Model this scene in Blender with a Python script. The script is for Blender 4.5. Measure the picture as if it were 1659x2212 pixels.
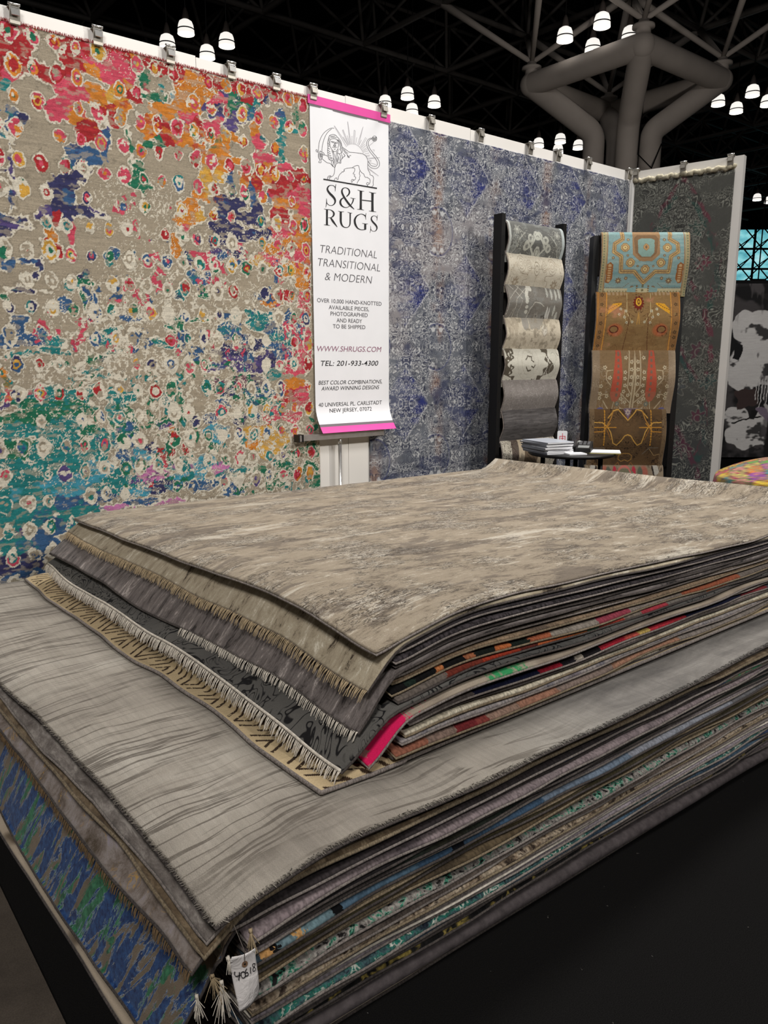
import bpy, bmesh, math, random
import numpy as np
from mathutils import Vector, Matrix

sc = bpy.context.scene
for o in list(bpy.data.objects):
    bpy.data.objects.remove(o)
COL = sc.collection

# ------------------------------------------------------------------ camera
FPX, CX, CY = 1661.0, 829.5, 1106.0
PITCH, AZ, EZ = math.radians(11.1), math.radians(50.97), 1.55
fw = np.array([math.cos(AZ)*math.cos(PITCH), math.sin(AZ)*math.cos(PITCH), -math.sin(PITCH)])
rt = np.array([math.sin(AZ), -math.cos(AZ), 0.0])
up = np.cross(rt, fw)
EYE = np.array([0, 0, EZ])
cam_d = bpy.data.cameras.new('camera')
cam = bpy.data.objects.new('camera', cam_d)
COL.objects.link(cam)
cam.location = (0, 0, EZ)
cam.rotation_euler = Vector(fw).to_track_quat('-Z', 'Y').to_euler()
cam_d.sensor_fit = 'HORIZONTAL'
cam_d.sensor_width = 36.0
cam_d.lens = FPX / 1659.0 * 36.0
cam_d.clip_end = 300
sc.camera = cam

# ------------------------------------------------------------------ world, exposure, lamps of the hall
sc.view_settings.view_transform = 'Standard'
sc.view_settings.look = 'None'
sc.view_settings.gamma = 1.0
sc.view_settings.use_curve_mapping = False
sc.view_settings.exposure = 0.0
world = bpy.data.worlds.new('hall_air')
sc.world = world
world.use_nodes = True
world.node_tree.nodes['Background'].inputs[0].default_value = (0.9, 0.95, 1.0, 1)
world.node_tree.nodes['Background'].inputs[1].default_value = 0.012


def spot(name, loc, aim, power, size_deg, blend, radius, colour=(1, 0.95, 0.88)):
    l = bpy.data.lights.new(name, 'SPOT')
    l.energy, l.spot_size, l.spot_blend, l.shadow_soft_size, l.color = power, math.radians(size_deg), blend, radius, colour
    o = bpy.data.objects.new(name, l)
    COL.objects.link(o)
    o.location = loc
    o.rotation_euler = (Vector(aim) - Vector(loc)).to_track_quat('-Z', 'Y').to_euler()
    return o


def area(name, loc, aim, power, size, colour=(1, 0.97, 0.93)):
    l = bpy.data.lights.new(name, 'AREA')
    l.energy, l.shape, l.size, l.color = power, 'DISK', size, colour
    o = bpy.data.objects.new(name, l)
    COL.objects.link(o)
    o.location = loc
    o.rotation_euler = (Vector(aim) - Vector(loc)).to_track_quat('-Z', 'Y').to_euler()
    return o


spot('booth_spot_light', (5.6, -1.9, 4.5), (3.0, 3.9, 2.1), 570, 58, 0.75, 0.10)
spot('booth_spot_light', (3.2, -1.9, 4.5), (1.2, 3.9, 2.2), 280, 56, 0.8, 0.12)
area('hall_lamp_light', (6.0, 3.0, 8.2), (3.8, 2.6, 0), 540, 2.0, (1, 0.98, 0.96))
area('hall_lamp_light', (-2.2, -2.0, 7.5), (3.5, 2.5, 0.5), 450, 2.2, (1, 0.98, 0.96))
area('hall_lamp_light', (4.2, -5.2, 7.0), (2.4, 1.4, 0.4), 260, 1.6, (1, 0.98, 0.96))
spot('column_fill_light', (9.5, 5.0, 3.2), (16.6, 11.3, 7.6), 620, 72, 0.9, 0.3)  # unseen fill spot added to brighten the column, in place of bounced light

# ------------------------------------------------------------------ helpers


def ray(x, y):
    return fw*FPX + rt*(x-CX) - up*(y-CY)


def on_z(x, y, z):
    d = ray(x, y)
    return EYE + d*(z-EZ)/d[2]


def on_y(x, y, Y):
    d = ray(x, y)
    return EYE + d*Y/d[1]


def at_depth(x, y, dep):
    d = ray(x, y)
    return EYE + d*dep/(d[0]*math.cos(AZ)+d[1]*math.sin(AZ))


def lin(c):
    out = []
    for v in c[:3]:
        v = v/255.0
        out.append(v/12.92 if v <= 0.04045 else ((v+0.055)/1.055)**2.4)
    return tuple(out)


def rgba(c):
    return lin(c)+(1.0,)


def vnoise(x, y, seed=0):
    x = np.asarray(x, dtype=np.float64)
    y = np.asarray(y, dtype=np.float64)
    x, y = np.broadcast_arrays(x, y)
    xi = np.floor(x).astype(np.int64)
    yi = np.floor(y).astype(np.int64)
    fx = x-xi
    fy = y-yi
    fx = fx*fx*(3-2*fx)
    fy = fy*fy*(3-2*fy)

    def h(a, b):
        n = (a*374761393 + b*668265263 + seed*974711) & 0xFFFFFFFF
        n = ((n ^ (n >> 13))*1274126177) & 0xFFFFFFFF
        n = (n ^ (n >> 16)) & 0xFFFF
        return n/65535.0
    return (h(xi, yi)*(1-fx)+h(xi+1, yi)*fx)*(1-fy)+(h(xi, yi+1)*(1-fx)+h(xi+1, yi+1)*fx)*fy


def fbm(x, y, seed=0, octaves=4):
    s, a, t = 0, 0.5, 0
    for k in range(octaves):
        s = s + a*vnoise(x*2**k, y*2**k, seed+17*k)
        t += a
        a *= 0.55
    return s/t


def smooth(x):
    x = np.clip(x, 0, 1)
    return x*x*(3-2*x)


def tag(o, label=None, cat=None, group=None, kind=None):
    if label:
        o['label'] = label
    if cat:
        o['category'] = cat
    if group:
        o['group'] = group
    if kind:
        o['kind'] = kind
    return o


def link(o, parent=None):
    COL.objects.link(o)
    if parent is not None:
        o.parent = parent
        o.matrix_parent_inverse = Matrix.Identity(4)
    return o


def empty(name, loc=(0, 0, 0), rz=0.0):
    o = bpy.data.objects.new(name, None)
    o.location = loc
    o.rotation_euler = (0, 0, rz)
    COL.objects.link(o)
    return o


class MB:
    """collects shapes for ONE mesh"""

    def __init__(s):
        s.v, s.f, s.n = [], [], 0

    def add(s, verts, faces):
        b = len(s.v)
        s.v += [tuple(map(float, p)) for p in verts]
        s.f += [tuple(i+b for i in f) for f in faces]

    def box(s, lo, hi, M=None):
        x0, y0, z0 = lo
        x1, y1, z1 = hi
        vs = [(x0, y0, z0), (x1, y0, z0), (x1, y1, z0), (x0, y1, z0), (x0, y0, z1), (x1, y0, z1), (x1, y1, z1), (x0, y1, z1)]
        if M is not None:
            vs = [tuple(M @ Vector(v)) for v in vs]
        s.add(vs, [(0, 3, 2, 1), (4, 5, 6, 7), (0, 1, 5, 4), (1, 2, 6, 5), (2, 3, 7, 6), (3, 0, 4, 7)])

    def tube(s, pts, r, n=8, closed=False, caps=True):
        pts = [Vector(p) for p in pts]
        m = len(pts)
        rs = r if hasattr(r, '__len__') else [r]*m
        rings = []
        prev = None
        for i, p in enumerate(pts):
            a = pts[(i-1) % m] if (i > 0 or closed) else p
            b = pts[(i+1) % m] if (i < m-1 or closed) else p
            t = (b-a)
            t = t.normalized() if t.length > 1e-9 else Vector((0, 0, 1))
            if prev is None:
                u = t.cross(Vector((0, 0, 1)))
                if u.length < 1e-3:
                    u = t.cross(Vector((1, 0, 0)))
            else:
                u = prev - t*prev.dot(t)
                if u.length < 1e-6:
                    u = t.cross(Vector((0, 0, 1)))
            u.normalize()
            prev = u
            w = t.cross(u)
            rings.append([p + u*(rs[i]*math.cos(2*math.pi*k/n)) + w*(rs[i]*math.sin(2*math.pi*k/n)) for k in range(n)])
        vs = [q for ring in rings for q in ring]
        fs = []
        for i in range(m if closed else m-1):
            j = (i+1) % m
            for k in range(n):
                fs.append((i*n+k, i*n+(k+1) % n, j*n+(k+1) % n, j*n+k))
        if caps and not closed:
            fs.append(tuple(range(n))[::-1])
            fs.append(tuple((m-1)*n+k for k in range(n)))
        s.add(vs, fs)

    def lathe(s, prof, n=24, c=(0, 0, 0)):
        vs, fs = [], []
        for r, z in prof:
            for k in range(n):
                a = 2*math.pi*k/n
                vs.append((c[0]+r*math.cos(a), c[1]+r*math.sin(a), c[2]+z))
        for i in range(len(prof)-1):
            for k in range(n):
                fs.append((i*n+k, i*n+(k+1) % n, (i+1)*n+(k+1) % n, (i+1)*n+k))
        s.add(vs, fs)

    def ribbon(s, pts2, widths, f3):
        """flat stroke; pts2 in a 2D frame, f3 maps 2D to 3D"""
        m = len(pts2)
        P = np.array(pts2, float)
        vs = []
        for i in range(m):
            a = P[max(i-1, 0)]
            b = P[min(i+1, m-1)]
            t = b-a
            L = np.hypot(*t)
            t = t/L if L > 1e-9 else np.array([1.0, 0])
            nn = np.array([-t[1], t[0]])*widths[i]*0.5
            vs.append(f3(*(P[i]+nn)))
            vs.append(f3(*(P[i]-nn)))
        fs = [(2*i, 2*i+1, 2*i+3, 2*i+2) for i in range(m-1)]
        s.add(vs, fs)

    def build(s, name, mat=None, parent=None, shade=False, origin=None):
        me = bpy.data.meshes.new(name)
        vs = s.v
        if origin is not None:
            vs = [(v[0]-origin[0], v[1]-origin[1], v[2]-origin[2]) for v in vs]
        me.from_pydata(vs, [], s.f)
        if mat:
            me.materials.append(mat)
        if shade:
            me.polygons.foreach_set('use_smooth', [True]*len(me.polygons))
        me.update()
        o = bpy.data.objects.new(name, me)
        if origin is not None:
            o.location = origin
        return link(o, parent)


def grid_mesh(name, P, mat, dye=None, parent=None, thick=None, tdir=None, shade=True, uv=None):
    """P: (ny,nx,3) surface; thick/tdir add a back sheet and rims"""
    ny, nx, _ = P.shape
    V = P.reshape(-1, 3)
    idx = np.arange(ny*nx).reshape(ny, nx)
    q = np.stack([idx[:-1, :-1], idx[:-1, 1:], idx[1:, 1:], idx[1:, :-1]], -1).reshape(-1, 4)
    loops = q
    nfront = len(V)
    if thick is not None:
        per = np.concatenate([idx[0, :], idx[1:, -1], idx[-1, -2::-1], idx[-2:0:-1, 0]])
        back = V[per] + np.array(tdir)*thick
        V = np.concatenate([V, back])
        n = len(per)
        bi = nfront+np.arange(n)
        rim = np.stack([per, bi, np.roll(bi, -1), np.roll(per, -1)], -1)
        loops = np.concatenate([q, rim])
    me = bpy.data.meshes.new(name)
    me.vertices.add(len(V))
    me.vertices.foreach_set('co', np.ascontiguousarray(V, dtype=np.float32).ravel())
    nf = len(loops)
    nl = nf*4
    extra = None
    if thick is not None:
        extra = (nfront+np.arange(n))[::-1]
        nl += n
    me.loops.add(nl)
    li = loops.ravel()
    if extra is not None:
        li = np.concatenate([li, extra])
    me.loops.foreach_set('vertex_index', li.astype(np.int32))
    starts = np.arange(nf)*4
    if extra is not None:
        starts = np.append(starts, nf*4)
    me.polygons.add(len(starts))
    me.polygons.foreach_set('loop_start', starts.astype(np.int32))
    sm = np.zeros(len(starts), dtype=bool)
    if shade:
        sm[:len(q)] = True
    me.polygons.foreach_set('use_smooth', sm)
    me.update(calc_edges=True)
    me.validate()
    if dye is not None:
        at = me.color_attributes.new('dye', 'FLOAT_COLOR', 'POINT')
        c = dye.reshape(-1, 3)
        if thick is not None:
            c = np.concatenate([c, c[per]])
        c4 = np.ones((len(c), 4), dtype=np.float32)
        c4[:, :3] = c
        at.data.foreach_set('color', c4.ravel())
    if mat:
        me.materials.append(mat)
    o = bpy.data.objects.new(name, me)
    return link(o, parent)


# ------------------------------------------------------------------ materials


class NT:
    def __init__(s, name):
        s.m = bpy.data.materials.new(name)
        s.m.use_nodes = True
        s.t = s.m.node_tree
        s.b = s.t.nodes['Principled BSDF']
        s.co = None

    def n(s, typ, **kw):
        nd = s.t.nodes.new(typ)
        for k, v in kw.items():
            setattr(nd, k, v)
        return nd

    def l(s, a, b):
        s.t.links.new(a, b)

    def coords(s, scale=(1, 1, 1), rot=(0, 0, 0), kind='Object'):
        if s.co is None:
            s.co = s.n('ShaderNodeTexCoord')
        mp = s.n('ShaderNodeMapping')
        mp.inputs['Scale'].default_value = scale
        mp.inputs['Rotation'].default_value = rot
        s.l(s.co.outputs[kind], mp.inputs['Vector'])
        return mp.outputs[0]

    def noise(s, vec, scale=1.0, detail=4.0, rough=0.55, dist=0.0):
        nd = s.n('ShaderNodeTexNoise')
        nd.inputs['Scale'].default_value = scale
        nd.inputs['Detail'].default_value = detail
        nd.inputs['Roughness'].default_value = rough
        nd.inputs['Distortion'].default_value = dist
        s.l(vec, nd.inputs['Vector'])
        return nd.outputs['Fac']

    def ramp(s, fac, stops, interp='LINEAR'):
        nd = s.n('ShaderNodeValToRGB')
        cr = nd.color_ramp
        cr.interpolation = interp
        while len(cr.elements) > 1:
            cr.elements.remove(cr.elements[-1])
        for i, (p, c) in enumerate(stops):
            e = cr.elements[0] if i == 0 else cr.elements.new(p)
            e.position = p
            e.color = rgba(c) if not isinstance(c, (int, float)) else (c, c, c, 1)
        s.l(fac, nd.inputs['Fac'])
        return nd.outputs['Color']

    def mix(s, fac, a, b, mode='MIX'):
        nd = s.n('ShaderNodeMix', data_type='RGBA', blend_type=mode)
        for sock, v in ((0, fac), (6, a), (7, b)):
            if isinstance(v, (int, float)):
                nd.inputs[sock].default_value = v
            elif isinstance(v, tuple):
                nd.inputs[sock].default_value = rgba(v)
            else:
                s.l(v, nd.inputs[sock])
        return nd.outputs[2]

    def math(s, op, a, b=0.0, c=None):
        nd = s.n('ShaderNodeMath', operation=op)
        for i, v in enumerate((a, b, c)):
            if v is None:
                continue
            if isinstance(v, (int, float)):
                nd.inputs[i].default_value = v
            else:
                s.l(v, nd.inputs[i])
        return nd.outputs[0]

    def bump(s, h, strength=0.3, dist=0.003):
        nd = s.n('ShaderNodeBump')
        nd.inputs['Strength'].default_value = strength
        nd.inputs['Distance'].default_value = dist
        s.l(h, nd.inputs['Height'])
        s.l(nd.outputs[0], s.b.inputs['Normal'])

    def out(s, col, rough=0.9, metal=0.0, spec=0.25, sheen=0.0):
        if isinstance(col, tuple):
            s.b.inputs['Base Color'].default_value = rgba(col)
        else:
            s.l(col, s.b.inputs['Base Color'])
        s.b.inputs['Roughness'].default_value = rough
        s.b.inputs['Metallic'].default_value = metal
        s.b.inputs['Specular IOR Level'].default_value = spec
        s.b.inputs['Sheen Weight'].default_value = sheen
        return s.m


def plain(name, col, rough=0.6, metal=0.0, spec=0.4, var=0.06, vscale=6.0, bump=0.0, bscale=60.0):
    t = NT(name)
    f = t.noise(t.coords(), vscale, 3)
    a = tuple(max(0, c*(1-var)) for c in col)
    b = tuple(min(255, c*(1+var)) for c in col)
    c = t.ramp(f, [(0.3, a), (0.7, b)])
    if bump:
        t.bump(t.noise(t.coords(), bscale, 2), bump, 0.002)
    return t.out(c, rough, metal, spec)


def emis(name, col, strength):
    t = NT(name)
    t.out(col, 0.4)
    t.b.inputs['Emission Color'].default_value = rgba(col)
    t.b.inputs['Emission Strength'].default_value = strength
    return t.m


def dyed(name, streak=(3, 120, 120), amount=0.22, bump=0.25, sheen=0.05):
    """woven rug whose design is dyed yarn: colour attribute times yarn streaks"""
    t = NT(name)
    at = t.n('ShaderNodeAttribute', attribute_name='dye')
    f = t.noise(t.coords(streak), 1.0, 3, 0.6)
    k = t.ramp(f, [(0.25, 1-amount), (0.75, 1.0)])
    f2 = t.noise(t.coords(), 260, 2)
    k2 = t.ramp(f2, [(0.3, 0.82), (0.7, 1.0)])
    c = t.mix(1.0, t.mix(1.0, at.outputs['Color'], k, 'MULTIPLY'), k2, 'MULTIPLY')
    t.bump(f2, bump, 0.004)
    return t.out(c, 0.92, 0, 0.15, sheen)


def blotch(name, stops, stretch=(1, 1, 1), scale=8.0, detail=8, rough=0.65, dist=0.4, fine=0.16, cracks=None, extra=None, extra2=None, sheen=0.1):
    """distressed rug: noise driven palette, optional thin crack lines and a second patch layer"""
    t = NT(name)
    v = t.coords(stretch)
    f = t.noise(v, scale, detail, rough, dist)
    c = t.ramp(f, stops)
    for ex in (extra, extra2):
        if ex:
            col, lo, hi, sc2, st2 = ex
            g = t.noise(t.coords(st2), sc2, 9, 0.72, 0.3)
            c = t.mix(t.ramp(g, [(lo, 0.0), (hi, 0.85)]), c, col)
    if cracks:
        for col, sc2, st2, w, mlo in cracks:
            g = t.noise(t.coords(st2), sc2, 4, 0.6, 1.2)
            d = t.math('ABSOLUTE', t.math('SUBTRACT', g, 0.5))
            ln = t.ramp(d, [(0.0, 1.0), (w, 0.0)])
            m = t.ramp(t.noise(t.coords((1.0, 1.6, 1)), 3.2, 5, 0.65), [(mlo, 0.0), (mlo+0.06, 1.0)])
            c = t.mix(t.mix(1.0, ln, m, 'MULTIPLY'), c, col)
    f2 = t.noise(t.coords(), 330, 2)
    c = t.mix(1.0, c, t.ramp(f2, [(0.25, 1-fine), (0.75, 1.0)]), 'MULTIPLY')
    t.bump(f2, 0.35, 0.004)
    return t.out(c, 0.95, 0, 0.1, sheen)


def edge_yarn(name, stops, sx=3.0, stitch=150.0, ply=0.3):
    """rug seen edge-on: palette changes along the length, whipped yarn stitches"""
    t = NT(name)
    f = t.noise(t.coords((sx, sx, sx*2.0)), 1.0, 3, 0.7, 0.3)
    c = t.ramp(f, stops)
    w = t.noise(t.coords((stitch, stitch*0.6, 45)), 1.0, 1.5, 0.5)
    c = t.mix(1.0, c, t.ramp(w, [(0.35, 1-ply*1.5), (0.62, 1.0)]), 'MULTIPLY')
    t.bump(w, 0.6, 0.004)
    return t.out(c, 0.95, 0, 0.1, 0.05)
# ------------------------------------------------------------------ the setting
WY = 3.886                     # plane of the long wall
WH = 3.05                      # wall height
M_white = plain('white_laminate', (226, 222, 216), 0.45, var=0.015, vscale=1.5)
M_whitecap = plain('white_edge', (240, 238, 234), 0.4, var=0.01)
M_black = plain('black_metal', (14, 13, 13), 0.45, 0.0, 0.4)
M_blackmatte = plain('black_matte', (8, 8, 8), 0.9, 0, 0.1)
M_chrome = plain('chrome', (206, 204, 200), 0.25, 0.8)
M_steel = plain('steel', (150, 145, 136), 0.42, 0.65)


def struct(o):
    o['kind'] = 'structure'
    return o


# carpet of the booth: black, with lint
t = NT('black_carpet')
f = t.noise(t.coords(), 420, 2)
c = t.ramp(f, [(0.3, (9, 8, 8)), (0.75, (26, 25, 24))])
vv = t.n('ShaderNodeTexVoronoi', feature='F1')
vv.inputs['Scale'].default_value = 19
vv.inputs['Randomness'].default_value = 1.0
wv = t.n('ShaderNodeVectorMath', operation='ADD')
nz = t.n('ShaderNodeTexNoise')
nz.inputs['Scale'].default_value = 60
t.l(t.coords(), nz.inputs['Vector'])
sv = t.n('ShaderNodeVectorMath', operation='SCALE')
sv.inputs['Scale'].default_value = 0.03
t.l(nz.outputs['Color'], sv.inputs[0])
t.l(t.coords(), wv.inputs[0])
t.l(sv.outputs[0], wv.inputs[1])
t.l(wv.outputs[0], vv.inputs['Vector'])
m1 = t.ramp(vv.outputs['Distance'], [(0.0, 1.0), (0.035, 1.0), (0.05, 0.0)])
sel = t.ramp(t.noise(t.coords(), 9, 3), [(0.47, 0.0), (0.54, 0.8)])
c = t.mix(t.mix(1.0, m1, sel, 'MULTIPLY'), c, (120, 116, 110))
t.bump(f, 0.5, 0.004)
M_carpet = t.out(c, 0.97, 0, 0.08)
mb = MB()
mb.box((0.40, -6, -0.03), (12, WY+0.3, 0.0))
struct(mb.build('floor', M_carpet))
t = NT('hall_floor')
f = t.noise(t.coords(), 5, 6, 0.65)
c = t.ramp(f, [(0.3, (66, 59, 52)), (0.7, (88, 79, 70))])
c = t.mix(1.0, c, t.ramp(t.noise(t.coords(), 240, 2), [(0.3, 0.7), (0.7, 1.0)]), 'MULTIPLY')
M_hallfloor = t.out(c, 0.9, 0, 0.15)
mb = MB()
mb.box((-40, -40, -0.06), (80, 80, -0.031))
struct(mb.build('floor', M_hallfloor))
mb = MB()
mb.box((-8, -6, -0.0305), (0.398, WY+0.3, -0.008))
struct(mb.build('floor', M_hallfloor))

# long wall of white panels
wl = MB()
panels = [(-1.4, 0.45), (0.452, 1.93), (1.932, 2.862), (2.864, 3.885), (3.887, 5.735)]
for k, (a, b) in enumerate(panels):
    wl.box((a, WY, 0.0), (b-0.001, WY+0.05, WH + (0.006 if k in (1, 3) else 0.0)))
struct(wl.build('wall_left', M_white))

# short side wall, flared about 11 degrees
SD = Vector((5.91-5.735, 3.054-3.886, 0))
SL = SD.length
SD.normalize()
SN = Vector((SD.y, -SD.x, 0))       # outward to the booth side
if SN.x > 0:
    SN = -SN
SO = Vector((5.735, WY, 0))


def side(s, off, z):
    p = SO + SD*s + SN*off
    return Vector((p.x, p.y, z))


sw = MB()
vs = [side(0, 0, 0), side(SL, 0, 0), side(SL, -0.06, 0), side(0, -0.06, 0)]
vs += [Vector((p.x, p.y, WH)) for p in vs]
sw.add(vs, [(3, 2, 1, 0), (4, 5, 6, 7), (0, 1, 5, 4), (1, 2, 6, 5), (2, 3, 7, 6), (3, 0, 4, 7)])
struct(sw.build('wall_right', M_white))
tr = MB()
tr.box((5.705, WY-0.03, 0.0), (5.733, WY-0.001, WH))
struct(tr.build('trim_1', M_whitecap))

# hall shell
M_dark = plain('dark_deck', (16, 16, 17), 0.9, 0, 0.1, var=0.2, vscale=0.8)
mb = MB()
mb.box((-45, -45, 13.5), (80, 80, 13.7))
ceil = struct(mb.build('ceiling', M_dark))
for nm, lo, hi in (('wall_back', (-45, 45, -0.05), (80, 45.3, 13.7)), ('wall_front', (-45, -45.3, -0.05), (80, -45, 13.7)),
                   ('wall_west', (-45.3, -45, -0.05), (-45, 45, 13.7)), ('wall_east', (62, -45, -0.05), (62.3, 45, 13.7))):
    mb = MB()
    mb.box(lo, hi)
    struct(mb.build(nm, M_dark))

# space frame under the deck, ten foot module
M_truss = plain('truss_paint', (62, 58, 55), 0.6, 0, 0.3)
fr = MB()
MOD = 3.08
X0, Y0 = 16.92, 11.8
ZL, ZU = 9.9, 11.9


def seg(a, b, r):
    fr.tube([a, b], r, 5, caps=False)


for i in range(-7, 10):
    for j in range(-5, 9):
        x, y = X0+MOD*i, Y0+MOD*j
        for (dx, dy) in ((1, 0), (0, 1)):
            seg((x, y, ZL), (x+dx*MOD, y+dy*MOD, ZL), 0.075)
            seg((x+MOD/2, y+MOD/2, ZU), (x+MOD/2+dx*MOD, y+MOD/2+dy*MOD, ZU), 0.06)
        for (dx, dy) in ((1, 1), (-1, 1), (1, -1), (-1, -1)):
            seg((x, y, ZL), (x+dx*MOD/2, y+dy*MOD/2, ZU), 0.05)
fr.build('space_frame', M_truss, ceil, shade=True)

# daylit window wall far away, seen past the end of the side wall
wc = at_depth(1630, 585, 44)
wn = Vector((-math.cos(AZ), -math.sin(AZ), 0))
wr = Vector((rt[0], rt[1], 0))
WB = Vector(wc) - wr*2.2


def wp(a, off, z):
    p = WB + wr*a + wn*off
    return (p.x, p.y, z)


z0, z1 = 4.4, 8.6
M_glass = emis('daylight_glass', (120, 205, 215), 0.9)
t = NT('window_daylight')
f = t.noise(t.coords((1, 1, 2)), 1.1, 4)
t.b.inputs['Emission Strength'].default_value = 1.0
t.l(t.ramp(f, [(0.3, (70, 150, 165)), (0.55, (130, 205, 212)), (0.75, (185, 228, 230))]), t.b.inputs['Emission Color'])
M_glass = t.out((20, 40, 45), 0.3)
mb = MB()
mb.add([wp(0, 0, z0), wp(7, 0, z0), wp(7, 0, z1), wp(0, 0, z1)], [(0, 1, 2, 3)])
mb.add([wp(0, -0.1, z0), wp(7, -0.1, z0), wp(7, -0.1, z1), wp(0, -0.1, z1)], [(3, 2, 1, 0)])
win = struct(mb.build('window_1', M_glass))
mb = MB()
for k in range(8):
    a = k*1.0
    mb.tube([wp(a, 0.15, z0), wp(a, 0.15, z1)], 0.07, 6)
for k in range(5):
    z = z0+k*1.05
    mb.tube([wp(0, 0.15, z), wp(7, 0.15, z)], 0.06, 6)
mb.build('window_frame', M_blackmatte, win)
mb = MB()
for k in range(7):
    a = k*1.0
    for q in range(4):
        z = z0+q*1.05
        mb.tube([wp(a, 0.9, z), wp(a+1.0, 0.9, z+1.05)], 0.035, 5)
        mb.tube([wp(a, 0.9, z+1.05), wp(a+1.0, 0.9, z)], 0.035, 5)
        mb.tube([wp(a, 0.15, z), wp(a+0.5, 0.9, z+0.5)], 0.03, 5)
mb.build('window_truss', M_blackmatte, win)
# ------------------------------------------------------------------ rug piles


HMX, HMY, HMC = 0.0, 0.9, 0.01
HMAP = np.full((320, 450), -1.0)


def settle(X, Y, Z, thick, free=None):
    """lift a sheet wherever it would sink into the rugs already lying below it"""
    D = HMAP
    N = D
    for dj in (-1, 0, 1):
        for di in (-1, 0, 1):
            N = np.maximum(N, np.roll(np.roll(D, dj, 0), di, 1))
    D = np.where(D < 0, N, D)
    fx = np.clip((X-HMX)/HMC-0.5, 0, D.shape[1]-2.001)
    fy = np.clip((Y-HMY)/HMC-0.5, 0, D.shape[0]-2.001)
    i, j = fx.astype(int), fy.astype(int)
    fx, fy = fx-i, fy-j
    q4 = [D[j, i], D[j, i+1], D[j+1, i], D[j+1, i+1]]
    top4 = np.maximum(np.maximum(q4[0], q4[1]), np.maximum(q4[2], q4[3]))
    q4 = [np.where(q_ < 0, top4, q_) for q_ in q4]
    D = (q4[0]*(1-fx)+q4[1]*fx)*(1-fy)+(q4[2]*(1-fx)+q4[3]*fx)*fy
    low = D+thick+0.0026
    if free is not None:
        low = np.where(free, -1, low)
    lift = np.maximum(low-Z, 0)
    for ax in (0, 1):
        m = lift
        for d in (-2, -1, 1, 2):
            sh = np.roll(lift, d, ax)
            if ax == 0:
                if d > 0:
                    sh[:d] = lift[:1]
                else:
                    sh[d:] = lift[-1:]
            else:
                if d > 0:
                    sh[:, :d] = lift[:, :1]
                else:
                    sh[:, d:] = lift[:, -1:]
            m = np.maximum(m, sh)
        lift = m
    for ax in (0, 1):
        pad = [(2, 2), (0, 0)] if ax == 0 else [(0, 0), (2, 2)]
        q = np.pad(lift, pad, mode='edge')
        n = lift.shape[ax]
        lift = sum(w*np.take(q, range(k, k+n), ax) for k, w in enumerate((0.12, 0.23, 0.30, 0.23, 0.12)))
    if free is not None:
        lift = np.where(free, 0, lift)
    return Z+lift


def record(X, Y, Z):
    ny, nx = X.shape
    fa = np.linspace(0, nx-1, max(nx, 560))
    fb = np.linspace(0, ny-1, max(ny, 420))

    def up(M):
        i = np.minimum(fa.astype(int), nx-2)
        M = M[:, i]*(1-(fa-i))+M[:, i+1]*(fa-i)
        j = np.minimum(fb.astype(int), ny-2)
        return M[j]*(1-(fb-j))[:, None]+M[j+1]*(fb-j)[:, None]
    x, y, z = up(X), up(Y), up(Z)
    i = np.clip(((x-HMX)/HMC).astype(int), 0, HMAP.shape[1]-1)
    j = np.clip(((y-HMY)/HMC).astype(int), 0, HMAP.shape[0]-1)
    sm, ct = np.zeros_like(HMAP), np.zeros_like(HMAP)
    np.add.at(sm, (j.ravel(), i.ravel()), z.ravel())
    np.add.at(ct, (j.ravel(), i.ravel()), 1)
    new = np.where(ct > 0, sm/np.maximum(ct, 1), -1.0)
    HMAP[:] = np.maximum(HMAP, new)


JOBS = []


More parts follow.
